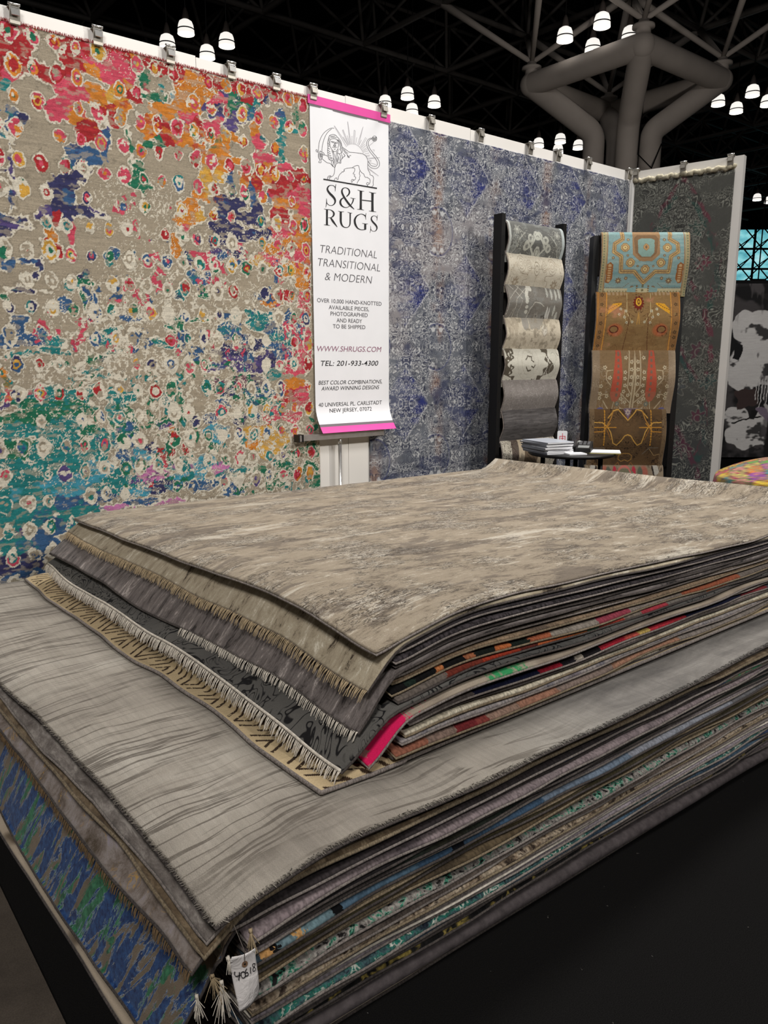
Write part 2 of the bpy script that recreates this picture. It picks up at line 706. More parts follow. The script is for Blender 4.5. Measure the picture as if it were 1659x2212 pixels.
def make_rug(name, FL, FR, BL, BR, ztop, thick, mat, bind_mat=None, left=None, front=None, corner=0.0, lip=0.0, seed=0,
             jit=0.006, nx=70, ny=44, wave=0.004, dye=None, xs=None, bind_r=0.0033, cpos=(1.10, 1.37), zfun=None):
    """one rug lying in a pile. left/front: (drop, width) of the overhang along that edge; returns (object, edge samplers)"""
    FL, FR, BL, BR = [np.array(p, float) for p in (FL, FR, BL, BR)]
    L = np.linalg.norm(FR-FL)
    Wd = np.linalg.norm(BL-FL)
    if xs is None:
        a = np.concatenate([np.linspace(0, 0.16, 18)[:-1], np.linspace(0.16, 1, nx-17)])
    else:
        a = xs
    nx = len(a)
    b = np.concatenate([np.linspace(0, 0.09, 10)[:-1], np.linspace(0.09, 1, ny-9)])
    A, B = np.meshgrid(a, b)
    X = (FL[0]*(1-A)*(1-B)+FR[0]*A*(1-B)+BL[0]*(1-A)*B+BR[0]*A*B)
    Y = (FL[1]*(1-A)*(1-B)+FR[1]*A*(1-B)+BL[1]*(1-A)*B+BR[1]*A*B)
    dxl, dyf = A*L, B*Wd
    # edges are never ruler straight
    Y = Y + jit*2*(fbm(X*3.1, np.full_like(X, 0.3), 40+seed, 2)-0.5)*np.exp(-dyf/0.25)*2
    X = X + jit*2*(fbm(Y*3.7, np.full_like(X, 0.7), 90+seed, 2)-0.5)*np.exp(-dxl/0.2)*2
    Z = np.full_like(X, ztop)
    Z = Z + wave*2*(fbm(X*2.2, Y*2.2, 5, 2)-0.5)
    if left:
        D, w = left[:2]
        sh = left[2] if len(left) > 2 else 1.6
        vary = 1.0 + 0.35*(fbm(Y*1.9, Y*0+seed, 7, 2)-0.5)*2
        Z = Z - D*vary*np.clip(1-dxl/w, 0, 1)**sh
    if front:
        D, w = front[:2]
        vary = 1.0 + 0.3*(fbm(X*2.3, X*0+seed, 8, 2)-0.5)*2
        Z = Z - D*vary*np.clip(1-dyf/w, 0, 1)**1.6
    if corner:
        Z = Z - corner*np.exp(-((X-cpos[0])/0.22)**2-((Y-cpos[1])/0.24)**2)
    if lip:
        e = (1-A)*L
        Z = Z + lip*np.clip(1-e/0.13, 0, 1)**1.4
    if zfun is not None:
        Z, X, Y = zfun(Z, X, Y, dxl, dyf)
    Z = settle(X, Y, Z, thick, (dxl < 0.34) if zfun is not None else None)
    record(X, Y, Z)
    org = np.array([X[0, 0], Y[0, 0], Z[0, 0]])
    P = np.stack([X, Y, Z], -1) - org
    # rounded rim: push the border ring down a little, add outer ring
    me_v = P.reshape(-1, 3)
    ny, nx = X.shape
    idx = np.arange(nx*ny).reshape(ny, nx)
    per = np.concatenate([idx[0, :], idx[1:, -1], idx[-1, -2::-1], idx[-2:0:-1, 0]])
    pp = me_v[per]
    tang = np.roll(pp, -1, 0)-np.roll(pp, 1, 0)
    tang[:, 2] = 0
    nrm = np.stack([tang[:, 1], -tang[:, 0], 0*tang[:, 0]], -1)
    nrm /= np.maximum(np.linalg.norm(nrm, axis=1, keepdims=True), 1e-9)
    down = np.array([0, 0, -1.0])
    r1 = pp + nrm*thick*0.33 + down*thick*0.22
    r2 = pp + nrm*thick*0.38 + down*thick*0.6
    r3 = pp + down*thick
    N0 = len(me_v)
    n = len(per)
    bot = me_v + down*thick
    V = np.concatenate([me_v, r1, r2, bot])
    q = np.stack([idx[:-1, :-1], idx[:-1, 1:], idx[1:, 1:], idx[1:, :-1]], -1).reshape(-1, 4)
    ring0, ring1, ring2, ring3 = per, N0+np.arange(n), N0+n+np.arange(n), N0+2*n+per
    F = [q]
    for ra, rb in ((ring0, ring1), (ring1, ring2), (ring2, ring3)):
        F.append(np.stack([ra, rb, np.roll(rb, -1), np.roll(ra, -1)], -1))
    F.append((q+N0+2*n)[:, ::-1])
    F = np.concatenate(F)
    me = bpy.data.meshes.new(name)
    me.vertices.add(len(V))
    me.vertices.foreach_set('co', np.ascontiguousarray(V, np.float32).ravel())
    me.loops.add(len(F)*4)
    me.loops.foreach_set('vertex_index', F.astype(np.int32).ravel())
    me.polygons.add(len(F))
    me.polygons.foreach_set('loop_start', (np.arange(len(F))*4).astype(np.int32))
    me.polygons.foreach_set('use_smooth', np.ones(len(F), bool))
    me.update(calc_edges=True)
    if dye is not None:
        cc = dye(dxl, dyf)
        cc = cc.reshape(-1, 3)
        c4 = np.ones((len(V), 4), np.float32)
        c4[:N0, :3] = cc
        c4[N0:N0+n, :3] = cc[per]
        c4[N0+n:N0+2*n, :3] = cc[per]
        c4[N0+2*n:, :3] = cc
        at = me.color_attributes.new('dye', 'FLOAT_COLOR', 'POINT')
        at.data.foreach_set('color', c4.ravel())
    me.materials.append(mat)
    o = link(bpy.data.objects.new(name, me))
    o.location = org
    # whipped cord along the outline
    if bind_mat:
        mb = MB()
        pts = pp + nrm*thick*0.42 + down*thick*0.86
        mb.tube([tuple(p) for p in pts], bind_r, 6, closed=True)
        mb.build('edge_binding', bind_mat, o, shade=True)
    Lp = P[:, 0, :]
    Fp = P[0, :, :]
    return o, Lp, Fp, thick


def add_fringe(o, line, thick, mat, length, out_dir, spacing=0.006, r=0.0016, droop=0.6, seed=1, strands=None, skip=None, reach=0.75, band=0.0):
    """knotted end fringe: hundreds of thin cords, one mesh, a part of the rug"""
    rnd = random.Random(seed)
    d = np.linalg.norm(np.diff(line, axis=0), axis=1)
    s = np.concatenate([[0], np.cumsum(d)])
    mb = MB()
    q = 0.0
    od = np.array(out_dir, float)
    while q < s[-1]:
        p = np.array([np.interp(q, s, line[:, k]) for k in range(3)])
        p = p + np.array([0, 0, -thick*0.55])
        ln = length*(0.8+0.35*rnd.random())
        sw = (rnd.random()-0.5)*0.5
        if not (skip and skip(q/s[-1])):
            pts = []
            for k in range(4):
                u = k/3.0
                pts.append(p + od*ln*u*reach + np.array([0, sw*ln*u, 0]) + np.array([0, 0, -ln*droop*u*u]))
            mb.tube(pts, [r, r*1.1, r, r*0.6], 4, caps=False)
        q += spacing*(0.7+0.6*rnd.random())
    if band:
        pts = [p + od*band*0.5 + np.array([0, 0, -thick*0.5]) for p in line]
        mb.tube([tuple(p) for p in pts], band, 6)
    return mb.build('fringe', mat, o, shade=True)


def tassel(o, p, d, mat, length=0.035, n=14, seed=0, r=0.0008):
    rnd = random.Random(seed)
    mb = MB()
    p = np.array(p, float)
    d = np.array(d, float)
    d /= np.linalg.norm(d)
    for k in range(n):
        e = np.array([rnd.gauss(0, 1), rnd.gauss(0, 1), rnd.gauss(0, 1)])*0.35
        v = d + e*0.6
        mb.tube([p + e*0.004, p + d*length*0.3 + e*0.004, p + v*length*(0.8+0.3*rnd.random())], [r, r*1.3, r*0.8], 4, caps=False)
    mb.tube([p - d*0.002, p + d*0.006], 0.004, 6)
    return mb.build('tassel', mat, o, shade=True)


def edge_seq(name, seq, length=3.2, ragged=0.05):
    """edge whose dyed patches follow one another along the length: seq = [(metres, colour), ...]"""
    t = NT(name)
    sx = t.n('ShaderNodeSeparateXYZ')
    t.l(t.coords(), sx.inputs[0])
    r = t.math('MULTIPLY', t.math('SUBTRACT', t.noise(t.coords((70, 30, 120)), 1.0, 4, 0.7), 0.5), ragged)
    f = t.math('DIVIDE', t.math('ADD', sx.outputs[0], r), length)
    c = t.ramp(f, [(m/length, col) for m, col in seq], 'CONSTANT')
    w = t.noise(t.coords((150, 90, 45)), 1.0, 1.5, 0.5)
    c = t.mix(1.0, c, t.ramp(w, [(0.35, 0.6), (0.62, 1.0)]), 'MULTIPLY')
    g = t.noise(t.coords((5, 5, 5)), 1.0, 4, 0.7)
    c = t.mix(1.0, c, t.ramp(g, [(0.3, 0.7), (0.7, 1.0)]), 'MULTIPLY')
    t.bump(w, 0.6, 0.004)
    return t.out(c, 0.95, 0, 0.1, 0.05)


M_cord_dark = edge_yarn('cord_dark', [(0.3, (62, 56, 54)), (0.7, (98, 90, 85))], 2, 260)
M_cord_grey = edge_yarn('cord_grey', [(0.3, (118, 109, 104)), (0.7, (156, 146, 138))], 2, 260)
M_cord_tan = edge_yarn('cord_tan', [(0.3, (118, 104, 84)), (0.7, (150, 134, 110))], 2, 260)
M_fr_white = plain('fringe_white', (205, 196, 182), 0.95, 0, 0.1, 0.12, 90)
M_fr_tan = plain('fringe_tan', (164, 145, 116), 0.95, 0, 0.1, 0.15, 90)
M_fr_brown = plain('fringe_brown', (112, 92, 68), 0.95, 0, 0.1, 0.15, 90)

# ---- materials of the rugs whose face shows
M_top = blotch('beige_distressed', [(0.36, (100, 89, 77)), (0.415, (134, 121, 104)), (0.45, (150, 137, 118)), (0.57, (158, 145, 126)), (0.60, (190, 180, 163))],
               (0.9, 3.0, 1), 8.0, 12, 0.80, 0.3, fine=0.22,
               cracks=[((202, 193, 177), 13, (0.5, 2.2, 1), 0.030, 0.53), ((46, 38, 32), 17, (0.7, 1.9, 1), 0.030, 0.48), ((52, 44, 38), 24, (1.8, 0.6, 1), 0.022, 0.52),
                       ((208, 200, 185), 27, (0.4, 2.4, 1), 0.022, 0.52), ((66, 57, 49), 36, (0.3, 2.4, 1), 0.034, 0.45)],
               extra=((112, 101, 89), 0.53, 0.57, 2.6, (0.8, 2.2, 1)), extra2=((194, 185, 169), 0.57, 0.61, 2.4, (0.5, 2.6, 1)))
t = NT('greige_striated')
v = t.coords((0.55, 1.0, 1.0))
big = t.noise(t.coords((1.0, 1.4, 1)), 1.5, 5, 0.6, 0.3)
c = t.ramp(big, [(0.32, (128, 120, 110)), (0.5, (156, 148, 136)), (0.66, (178, 171, 159))])
# hand carved lines that run along the rug and waver
wob = t.noise(t.coords((0.7, 0.7, 1)), 2.0, 3, 0.5)
sep = t.n('ShaderNodeSeparateXYZ')
t.l(t.coords(), sep.inputs[0])
yy = t.math('ADD', sep.outputs[1], t.math('MULTIPLY', wob, 0.22))
cmb = t.n('ShaderNodeCombineXYZ')
t.l(t.math('MULTIPLY', sep.outputs[0], 0.9), cmb.inputs[0])
t.l(t.math('MULTIPLY', yy, 17.0), cmb.inputs[1])
g = t.noise(cmb.outputs[0], 1.0, 3.5, 0.62)
ln = t.ramp(t.math('ABSOLUTE', t.math('SUBTRACT', g, 0.5)), [(0.0, 1.0), (0.012, 1.0), (0.03, 0.0)])
m = t.ramp(t.noise(t.coords((0.8, 2.0, 1)), 2.3, 4, 0.6), [(0.40, 0.0), (0.52, 0.85)])
fade = t.ramp(t.math('ADD', t.math('MULTIPLY', sep.outputs[0], 0.4), t.math('MULTIPLY', wob, 0.12)), [(0.36, 1.0), (0.60, 0.0)])
far = t.ramp(t.noise(t.coords((1.2, 5.0, 1)), 2.4, 7, 0.68, 0.4), [(0.34, (104, 100, 96)), (0.5, (128, 123, 117)), (0.66, (150, 145, 138))])
c = t.mix(fade, far, c)  # darker grey toward the right end: sheen difference put into the colour
c = t.mix(t.mix(1.0, t.mix(1.0, ln, m, 'MULTIPLY'), fade, 'MULTIPLY'), c, (96, 88, 79))
band = t.ramp(g, [(0.60, 0.0), (0.63, 0.45)])
c = t.mix(t.mix(1.0, band, fade, 'MULTIPLY'), c, (122, 113, 103))
hz = t.ramp(t.noise(t.coords((90, 4, 1)), 1.0, 3, 0.6), [(0.3, 0.82), (0.7, 1.0)])
c = t.mix(1.0, c, hz, 'MULTIPLY')
f2 = t.noise(t.coords(), 380, 2)
c = t.mix(1.0, c, t.ramp(f2, [(0.25, 0.8), (0.75, 1.0)]), 'MULTIPLY')
t.bump(f2, 0.45, 0.005)
M_greige = t.out(c, 0.95, 0, 0.1, 0.1)

M_cream = blotch('cream_distressed', [(0.395, (66, 56, 47)), (0.42, (146, 133, 112)), (0.50, (170, 157, 134)), (0.57, (180, 168, 146)), (0.60, (214, 204, 184))], (0.9, 2.4, 1), 9, 12, 0.80, 0.4)
M_mauve = blotch('mauve_grey', [(0.40, (40, 36, 35)), (0.43, (80, 73, 70)), (0.50, (108, 100, 97)), (0.57, (124, 115, 111)), (0.60, (170, 160, 154))], (1.0, 4.2, 1), 5.5, 12, 0.80, 0.4)
t = NT('charcoal_scroll')
f = t.noise(t.coords(), 7.0, 1.0, 0.4, 3.0)
d = t.math('ABSOLUTE', t.math('SUBTRACT', t.math('FRACT', t.math('MULTIPLY', f, 7.0)), 0.5))
ln = t.ramp(d, [(0.08, 1.0), (0.17, 0.0)])
m = t.ramp(t.noise(t.coords(), 6.5, 2), [(0.38, 0.0), (0.44, 1.0)])
base = t.ramp(t.noise(t.coords((1, 1, 1)), 2.2, 4), [(0.35, (98, 95, 90)), (0.65, (78, 76, 73))])
c = t.mix(t.mix(1.0, ln, m, 'MULTIPLY'), base, (22, 21, 22))
f2 = t.noise(t.coords(), 330, 2)
c = t.mix(1.0, c, t.ramp(f2, [(0.25, 0.8), (0.75, 1.0)]), 'MULTIPLY')
t.bump(f2, 0.35, 0.004)
M_scroll = t.out(c, 0.95, 0, 0.1, 0.1)
M_silver = blotch('silver_grey', [(0.36, (88, 80, 75)), (0.5, (120, 112, 106)), (0.62, (158, 150, 142))], (3, 1, 1), 13, 9, 0.75)
M_tanbrown = blotch('tan_brown', [(0.36, (76, 62, 48)), (0.5, (106, 90, 70)), (0.62, (140, 122, 98))], (2, 1, 1), 16, 8, 0.75)
M_lilac = blotch('lilac_brown', [(0.34, (74, 62, 48)), (0.46, (120, 108, 100)), (0.56, (146, 136, 130)), (0.66, (150, 140, 150)), (0.74, (110, 118, 126))], (1.2, 1.2, 1), 9, 11, 0.78, 0.5,
                 cracks=[((176, 138, 70), 11, (1, 1, 1), 0.02, 0.52)])
# blue and green brush strokes on taupe
t = NT('blue_green_strokes')
rot = (0, 0, math.radians(52))
vt = t.coords()
mp = t.n('ShaderNodeMapping')
mp.vector_type = 'POINT'
mp.inputs['Rotation'].default_value = (0, 0, 0)
base = t.ramp(t.noise(t.coords(), 14, 4), [(0.3, (112, 98, 80)), (0.7, (138, 122, 102))])
sh = t.n('ShaderNodeSeparateXYZ')
t.l(t.co.outputs['Object'], sh.inputs[0])
# arc position across the hanging face (z) and along it (y)
cm = t.n('ShaderNodeCombineXYZ')
t.l(t.math('ADD', t.math('MULTIPLY', sh.outputs[1], 24.0), t.math('MULTIPLY', sh.outputs[2], 13.0)), cm.inputs[0])
t.l(t.math('SUBTRACT', t.math('MULTIPLY', sh.outputs[2], 6.0), t.math('MULTIPLY', sh.outputs[1], 1.0)), cm.inputs[1])
t.l(t.math('MULTIPLY', sh.outputs[0], 4.0), cm.inputs[2])
g1 = t.noise(cm.outputs[0], 0.80, 7, 0.68, 0.6)
mpg = t.n('ShaderNodeMapping')
mpg.inputs['Location'].default_value = (7.3, 3.1, 2.0)
t.l(cm.outputs[0], mpg.inputs['Vector'])
g2 = t.noise(mpg.outputs[0], 0.62, 7, 0.68, 0.6)
c = t.mix(t.ramp(g2, [(0.50, 0.0), (0.53, 1.0)]), base, t.ramp(t.noise(t.coords(), 60, 3), [(0.3, (26, 84, 58)), (0.7, (70, 146, 102))]))
c = t.mix(t.ramp(g1, [(0.495, 0.0), (0.505, 1.0)]), c, t.ramp(t.noise(t.coords(), 70, 3), [(0.3, (18, 38, 88)), (0.7, (52, 94, 152))]))
ln = t.ramp(t.math('ABSOLUTE', t.math('SUBTRACT', g1, 0.499)), [(0.0, 0.8), (0.012, 0.0)])
c = t.mix(ln, c, (170, 184, 198))
f2 = t.noise(t.coords(), 330, 2)
c = t.mix(1.0, c, t.ramp(f2, [(0.25, 0.7), (0.75, 1.0)]), 'MULTIPLY')
t.bump(f2, 0.4, 0.004)
M_blue = t.out(c, 0.95, 0, 0.1, 0.1)

# pink rug: hot pink dye at its end, taupe and green further along
t = NT('pink_end_rug')
sx = t.n('ShaderNodeSeparateXYZ')
t.l(t.coords(), sx.inputs[0])
nzz = t.noise(t.coords((40, 6, 40)), 1.0, 5, 0.7)
px_ = t.math('ADD', sx.outputs[0], t.math('MULTIPLY', t.math('SUBTRACT', nzz, 0.5), 0.34))
body = t.ramp(t.noise(t.coords((6, 6, 6)), 1.0, 4), [(0.3, (132, 118, 104)), (0.6, (168, 154, 136))])
c = t.mix(t.ramp(px_, [(0.135, 1.0), (0.15, 0.0)]), body, (214, 30, 88))
gr = t.ramp(px_, [(0.40, 0.0), (0.42, 1.0), (0.56, 1.0), (0.58, 0.0)])
c = t.mix(t.mix(1.0, gr, t.ramp(nzz, [(0.4, 0.2), (0.5, 1.0)]), 'MULTIPLY'), c, (56, 150, 92))
c = t.mix(t.ramp(t.noise(t.coords((30, 30, 30)), 1.0, 5, 0.7), [(0.56, 0.0), (0.60, 0.75)]), c, body)
f2 = t.noise(t.coords(), 330, 2)
c = t.mix(1.0, c, t.ramp(f2, [(0.25, 0.75), (0.75, 1.0)]), 'MULTIPLY')
M_pink = t.out(c, 0.95, 0, 0.1, 0.1)


def chevron_dye(dx, dy):
    """tan field, broken dark lines: nested chevrons and crosses along the end border (dy along, dx across)"""
    n = fbm(dx*60, dy*60, 3, 3)
    base = np.array(lin((196, 174, 136)))*(0.86+0.28*fbm(dx*8, dy*8, 4, 3))[..., None]
    per = 0.36
    w = dx + 0.004*(n-0.5)
    per = 0.33
    yy = np.abs(np.mod(dy+0.05, per)-per/2)
    g = yy - 0.62*np.abs(w-0.012) + 0.004*(fbm(dx*30, dy*10, 9, 2)-0.5)
    line = np.abs(np.mod(g+0.5*0.036, 0.036)-0.018)
    dark = (line < 0.0054)*1.0*((w > 0.010) & (w < 0.2))
    alt = np.floor((g+0.018)/0.036)
    dark = dark*np.where(np.mod(alt, 3) == 2, (w > 0.04)*1.0, 1.0)
    dark = dark*(fbm(dx*160, dy*160, 12, 2) > 0.25)
    dk = np.array(lin((58, 42, 28)))
    return base*(1-dark[..., None])+dk*dark[..., None]


M_dye = dyed('dyed_wool', (3, 90, 90), 0.15, 0.35)


def pal(*cs):
    n = len(cs)
    return [(0.28+0.44*i/(max(n-1, 1)), c) for i, c in enumerate(cs)]


# ---- upper pile, top to bottom
UP_T = 0.0115
CORN = 0.060


def upper(k, label, *a_, then=None, **k_):
    JOBS.append((100-k, lambda: (then or (lambda *q: None))(*lay_upper(k, label, *a_, **k_))))


def lay_upper(k, label, mat, zt, fl, bl, bind=M_cord_grey, left=None, front=None, fy=1.385, ry=1.345, fringe=None, lip=0.0, name='area_rug', dye=None, xs=None, corner=None, thick=UP_T, jit=0.006):
    lev = (zt-0.54)/0.32
    o, Lp, Fp, th = make_rug(name, (fl, fy), (3.93, ry), (bl, 3.56), (3.74, 3.45), zt, thick, mat, bind, left, front,
                             CORN*lev if corner is None else corner, lip, seed=k, dye=dye, xs=xs, jit=jit)
    tag(o, label, 'rug', 'rugs of the upper pile')
    return o, Lp, Fp, th


upper(0, 'large beige distressed rug lying on top of the upper pile, far end curled up', M_top, 0.862, 1.095, 1.075, M_cord_grey, left=(0.012, 0.10), fy=1.39, lip=0.062)
upper(1, 'cream distressed rug with tan fringe, second from top of the upper pile', M_cream, 0.846, 1.075, 1.035, M_cord_dark, left=(0.055, 0.12), fy=1.385,
      then=lambda o, Lp, Fp, th: add_fringe(o, Lp, th, M_fr_tan, 0.034, (-1, 0, 0), 0.0042, 0.0015, 0.75, 11))
OB = [(0, (20, 18, 18)), (0.05, (30, 44, 36)), (0.07, (16, 15, 15)), (0.14, (178, 110, 66)), (0.17, (16, 15, 15)), (0.25, (150, 92, 62)), (0.28, (20, 24, 20)), (0.36, (184, 104, 60)), (0.42, (26, 34, 28)), (0.50, (170, 96, 66)), (0.60, (150, 140, 128)), (0.82, (160, 70, 84)), (1.0, (140, 128, 118)), (1.3, (156, 88, 62)), (1.7, (118, 108, 100))]
RU_ = [(0, (110, 100, 92)), (0.16, (112, 48, 36)), (0.30, (156, 56, 36)), (0.45, (96, 40, 32)), (0.52, (190, 100, 58)), (0.68, (196, 120, 70)), (0.76, (84, 120, 92)), (0.82, (176, 70, 56)), (0.95, (130, 118, 106)), (1.05, (170, 60, 70)), (1.2, (124, 116, 108)), (1.45, (190, 110, 70)), (1.6, (104, 98, 94))]
NR_ = [(0, (116, 106, 102)), (0.22, (30, 34, 62)), (0.50, (176, 40, 58)), (0.60, (36, 32, 38)), (0.66, (188, 176, 160)), (0.70, (28, 24, 26)), (0.78, (186, 44, 60)), (0.92, (206, 92, 80)), (1.0, (206, 176, 100)), (1.06, (184, 50, 62)), (1.3, (40, 44, 72)), (1.7, (150, 60, 66)), (1.9, (88, 84, 92))]
TC_ = [(0, (150, 96, 76)), (0.10, (134, 112, 100)), (0.20, (112, 40, 42)), (0.27, (128, 60, 54)), (0.32, (150, 122, 106)), (0.45, (166, 120, 98)), (0.62, (140, 122, 112)), (0.9, (172, 128, 104)), (1.3, (140, 130, 122))]
BO_ = [(0, (70, 84, 92)), (0.015, (200, 150, 92)), (0.045, (18, 17, 18)), (0.06, (110, 132, 138)), (0.10, (206, 158, 100)), (0.125, (112, 136, 142)), (0.19, (16, 16, 18)), (0.225, (82, 106, 124)), (0.45, (64, 88, 112)), (0.56, (20, 22, 28)), (0.60, (70, 94, 118)), (0.9, (120, 134, 150)), (1.3, (150, 152, 160)), (1.9, (120, 118, 120))]
R1 = random.Random(5)
E = edge_yarn
ups = [
    (2, 'dark slate rug edge, third from top of the upper pile', E('slate_edge', pal((44, 40, 42), (66, 60, 62), (52, 48, 50)), 4), 0.830, 1.16, 1.14, M_cord_grey, 0.0, 1.385),
    (3, 'slate rug flecked white along its edge, fourth from top of the upper pile', E('fleck_edge', pal((40, 36, 38), (70, 64, 66), (60, 54, 56)), 5, 120, 0.5), 0.814, 1.15, 1.13, M_cord_grey, 0.006, 1.378),
    (4, 'plain grey rug, fifth from top of the upper pile', E('grey_edge', pal((104, 96, 92), (80, 74, 72), (118, 108, 102)), 3), 0.798, 1.16, 1.13, M_cord_dark, 0.006, 1.385),
]
for k, lb, m, zt, fl, bl, bd, df, fy in ups:
    upper(k, lb, m, zt, fl, bl, bd, front=(df, 0.06) if df else None, fy=fy)
upper(5, 'mauve-grey streaked rug with short white fringe, showing between tan fringe and charcoal rug', M_mauve, 0.782, 1.035, 0.955, M_cord_dark, left=(0.07, 0.13), fy=1.372,
      then=lambda o, Lp, Fp, th: add_fringe(o, Lp, th, M_fr_white, 0.026, (-1, 0, 0), 0.0045, 0.0014, 0.9, 12, skip=lambda u: u > 0.42))
ups = [
    (6, 'thin grey-brown rug under the mauve-grey streaked rug', E('greybrown_edge', pal((92, 82, 74), (116, 104, 92), (84, 74, 68)), 3), 0.767, 1.155, 1.11, M_cord_grey, 0.0, 1.39),
    (7, 'thin tan-brown rug in the upper pile, just above the black and orange edge', E('tanbrown_edge', pal((110, 94, 78), (146, 124, 100), (96, 82, 70)), 3), 0.752, 1.15, 1.11, M_cord_tan, 0.004, 1.384),
    (8, 'rug with black, orange and green patched edge in the upper pile', edge_seq('orangeblack_edge', OB), 0.737, 1.135, 1.10, M_cord_tan, 0.014, 1.366),
    (9, 'rug with rust red and orange edge in the upper pile', edge_seq('rust_edge', RU_), 0.722, 1.15, 1.10, M_cord_dark, 0.012, 1.362),
]
for k, lb, m, zt, fl, bl, bd, df, fy in ups:
    upper(k, lb, m, zt, fl, bl, bd, front=(df, 0.06) if df else None, fy=fy)
upper(10, 'charcoal rug with black scrolls and long white fringe above the tan chevron rug', M_scroll, 0.707, 0.966, 0.936, M_cord_dark, left=(0.062, 0.15), fy=1.352, corner=0.035,
      then=lambda o, Lp, Fp, th: add_fringe(o, Lp, th, M_fr_white, 0.032, (-1, 0, 0), 0.0040, 0.0013, 0.95, 13, band=0.005))
upper(11, 'rug with hot pink end and taupe and green edge in the upper pile', M_pink, 0.690, 1.045, 0.945, M_cord_grey, left=(0.042, 0.11), front=(0.014, 0.06), fy=1.342)
ups = [
    (12, 'dark brown rug edge directly below the pink-ended rug', E('darkbrown_edge', pal((58, 50, 46), (86, 76, 70), (66, 56, 52)), 3), 0.673, 1.185, 1.06, M_cord_grey, 0.0, 1.372),
    (13, 'rug with navy and red patched edge in the lower half of the upper pile', edge_seq('navyred_edge', NR_), 0.658, 1.175, 1.05, M_cord_grey, 0.012, 1.356),
    (14, 'mottled taupe rug edge below the navy and red edge', E('taupe_edge', pal((96, 86, 84), (140, 128, 120), (104, 92, 90)), 7), 0.643, 1.175, 1.05, M_cord_dark, 0.004, 1.362),
    (15, 'pale cream rug edge with rounded corner low in the upper pile', E('palecream_edge', pal((186, 174, 150), (206, 196, 174), (164, 150, 130)), 5), 0.628, 1.165, 1.05, M_cord_tan, 0.012, 1.352),
    (16, 'blue-grey mottled rug edge between the cream edge and the terracotta edge', E('bluegrey_edge', pal((74, 76, 96), (150, 142, 138), (112, 104, 108)), 8), 0.613, 1.15, 1.04, M_cord_grey, 0.004, 1.352),
    (17, 'terracotta rug with dark red patches on its edge, near the base of the upper pile', edge_seq('terracotta_edge', TC_), 0.598, 1.125, 1.04, M_cord_tan, 0.016, 1.338),
    (18, 'cream rug edge with black specks, just above the tan chevron rug', E('speck_edge', [(0.38, (60, 52, 46)), (0.43, (196, 184, 164)), (0.58, (214, 204, 186)), (0.66, (120, 108, 98))], 16), 0.583, 1.12, 1.04, M_cord_dark, 0.004, 1.35),
]
for k, lb, m, zt, fl, bl, bd, df, fy in ups:
    upper(k, lb, m, zt, fl, bl, bd, front=(df, 0.06) if df else None, fy=fy)
xs = np.concatenate([np.linspace(0, 0.085, 130)[:-1], np.linspace(0.085, 1, 40)])


# the chevron rug needs fine rows for its drawn border
def chevron_rug():
    FL, FR, BL, BR = [np.array(p, float) for p in ((0.915, 1.350), (3.9, 1.325), (0.872, 3.74), (3.74, 3.6))]
    a = xs
    b = np.linspace(0, 1, 1050)
    A, B = np.meshgrid(a, b)
    X = FL[0]*(1-A)*(1-B)+FR[0]*A*(1-B)+BL[0]*(1-A)*B+BR[0]*A*B
    Y = FL[1]*(1-A)*(1-B)+FR[1]*A*(1-B)+BL[1]*(1-A)*B+BR[1]*A*B
    X = X + 0.016*(fbm(Y*3.1, Y*0, 31, 2)-0.5)*np.exp(-A*2.97/0.2)*2
    Z = 0.566 - 0.012*np.clip(1-A*2.97/0.10, 0, 1)**2 + 0.003*fbm(X*3, Y*3, 3, 2)
    Z = settle(X, Y, Z, 0.010)
    record(X, Y, Z)
    P = np.stack([X, Y, Z], -1)
    org = P[0, 0].copy()
    o = grid_mesh('area_rug', P-org, M_dye, chevron_dye(A*2.97, B*2.37), None, 0.010, (0, 0, -1))
    o.location = org
    tag(o, 'tan rug with dark brown chevron lines at the base of the upper pile', 'rug', 'rugs of the upper pile')
    per = np.concatenate([P[::8, 0], P[-1, ::4], P[::-8, -1], P[0, ::-4]])-org
    mb = MB()
    mb.tube([tuple(p+np.array([0, 0, -0.005])) for p in per], 0.0062, 6, closed=True)
    mb.build('edge_binding', M_cord_grey, o, shade=True)


JOBS.append((100-19, chevron_rug))
upper(20, 'thin cream rug at the very bottom of the upper pile, under the chevron rug', E('bottomcream_edge', [(0.4, (84, 74, 66)), (0.46, (190, 178, 158)), (0.6, (204, 194, 176))], 14), 0.5535, 0.985, 0.96, M_cord_dark, fy=1.366, corner=0.0, thick=0.009, jit=0.003)

# ---- lower pile, top to bottom
PIT = 0.0166


byk = {}


def lower(k, label, *a_, then=None, **k_):
    def go():
        byk[k] = lay_lower(k, label, *a_, **k_)
        if then:
            then(*byk[k])
    JOBS.append((50-k, go))


def lay_lower(k, label, mat, zt=None, fl=0.56, bl=0.50, bind=M_cord_grey, left=None, front=None, fy=None, ry=None, corner=None, thick=0.0125, zfun=None, jit=0.007, name='area_rug', bind_r=0.0036, xs=None):
    zt = 0.54-PIT*k if zt is None else zt
    fy = 1.195+0.095*(k/29.0)**1.3 if fy is None else fy
    ry = 1.185 if ry is None else ry
    o, Lp, Fp, th = make_rug(name, (fl, fy), (3.96, ry), (bl, 3.76), (3.96, 3.74), zt, thick, mat, bind, left, front,
                             0.035*max(0, 1-k/26) if corner is None else corner, 0, seed=60+k, jit=jit, cpos=(0.55, 1.18), zfun=zfun, bind_r=bind_r, xs=xs)
    tag(o, label, 'rug', 'rugs of the lower pile')
    return o, Lp, Fp, th


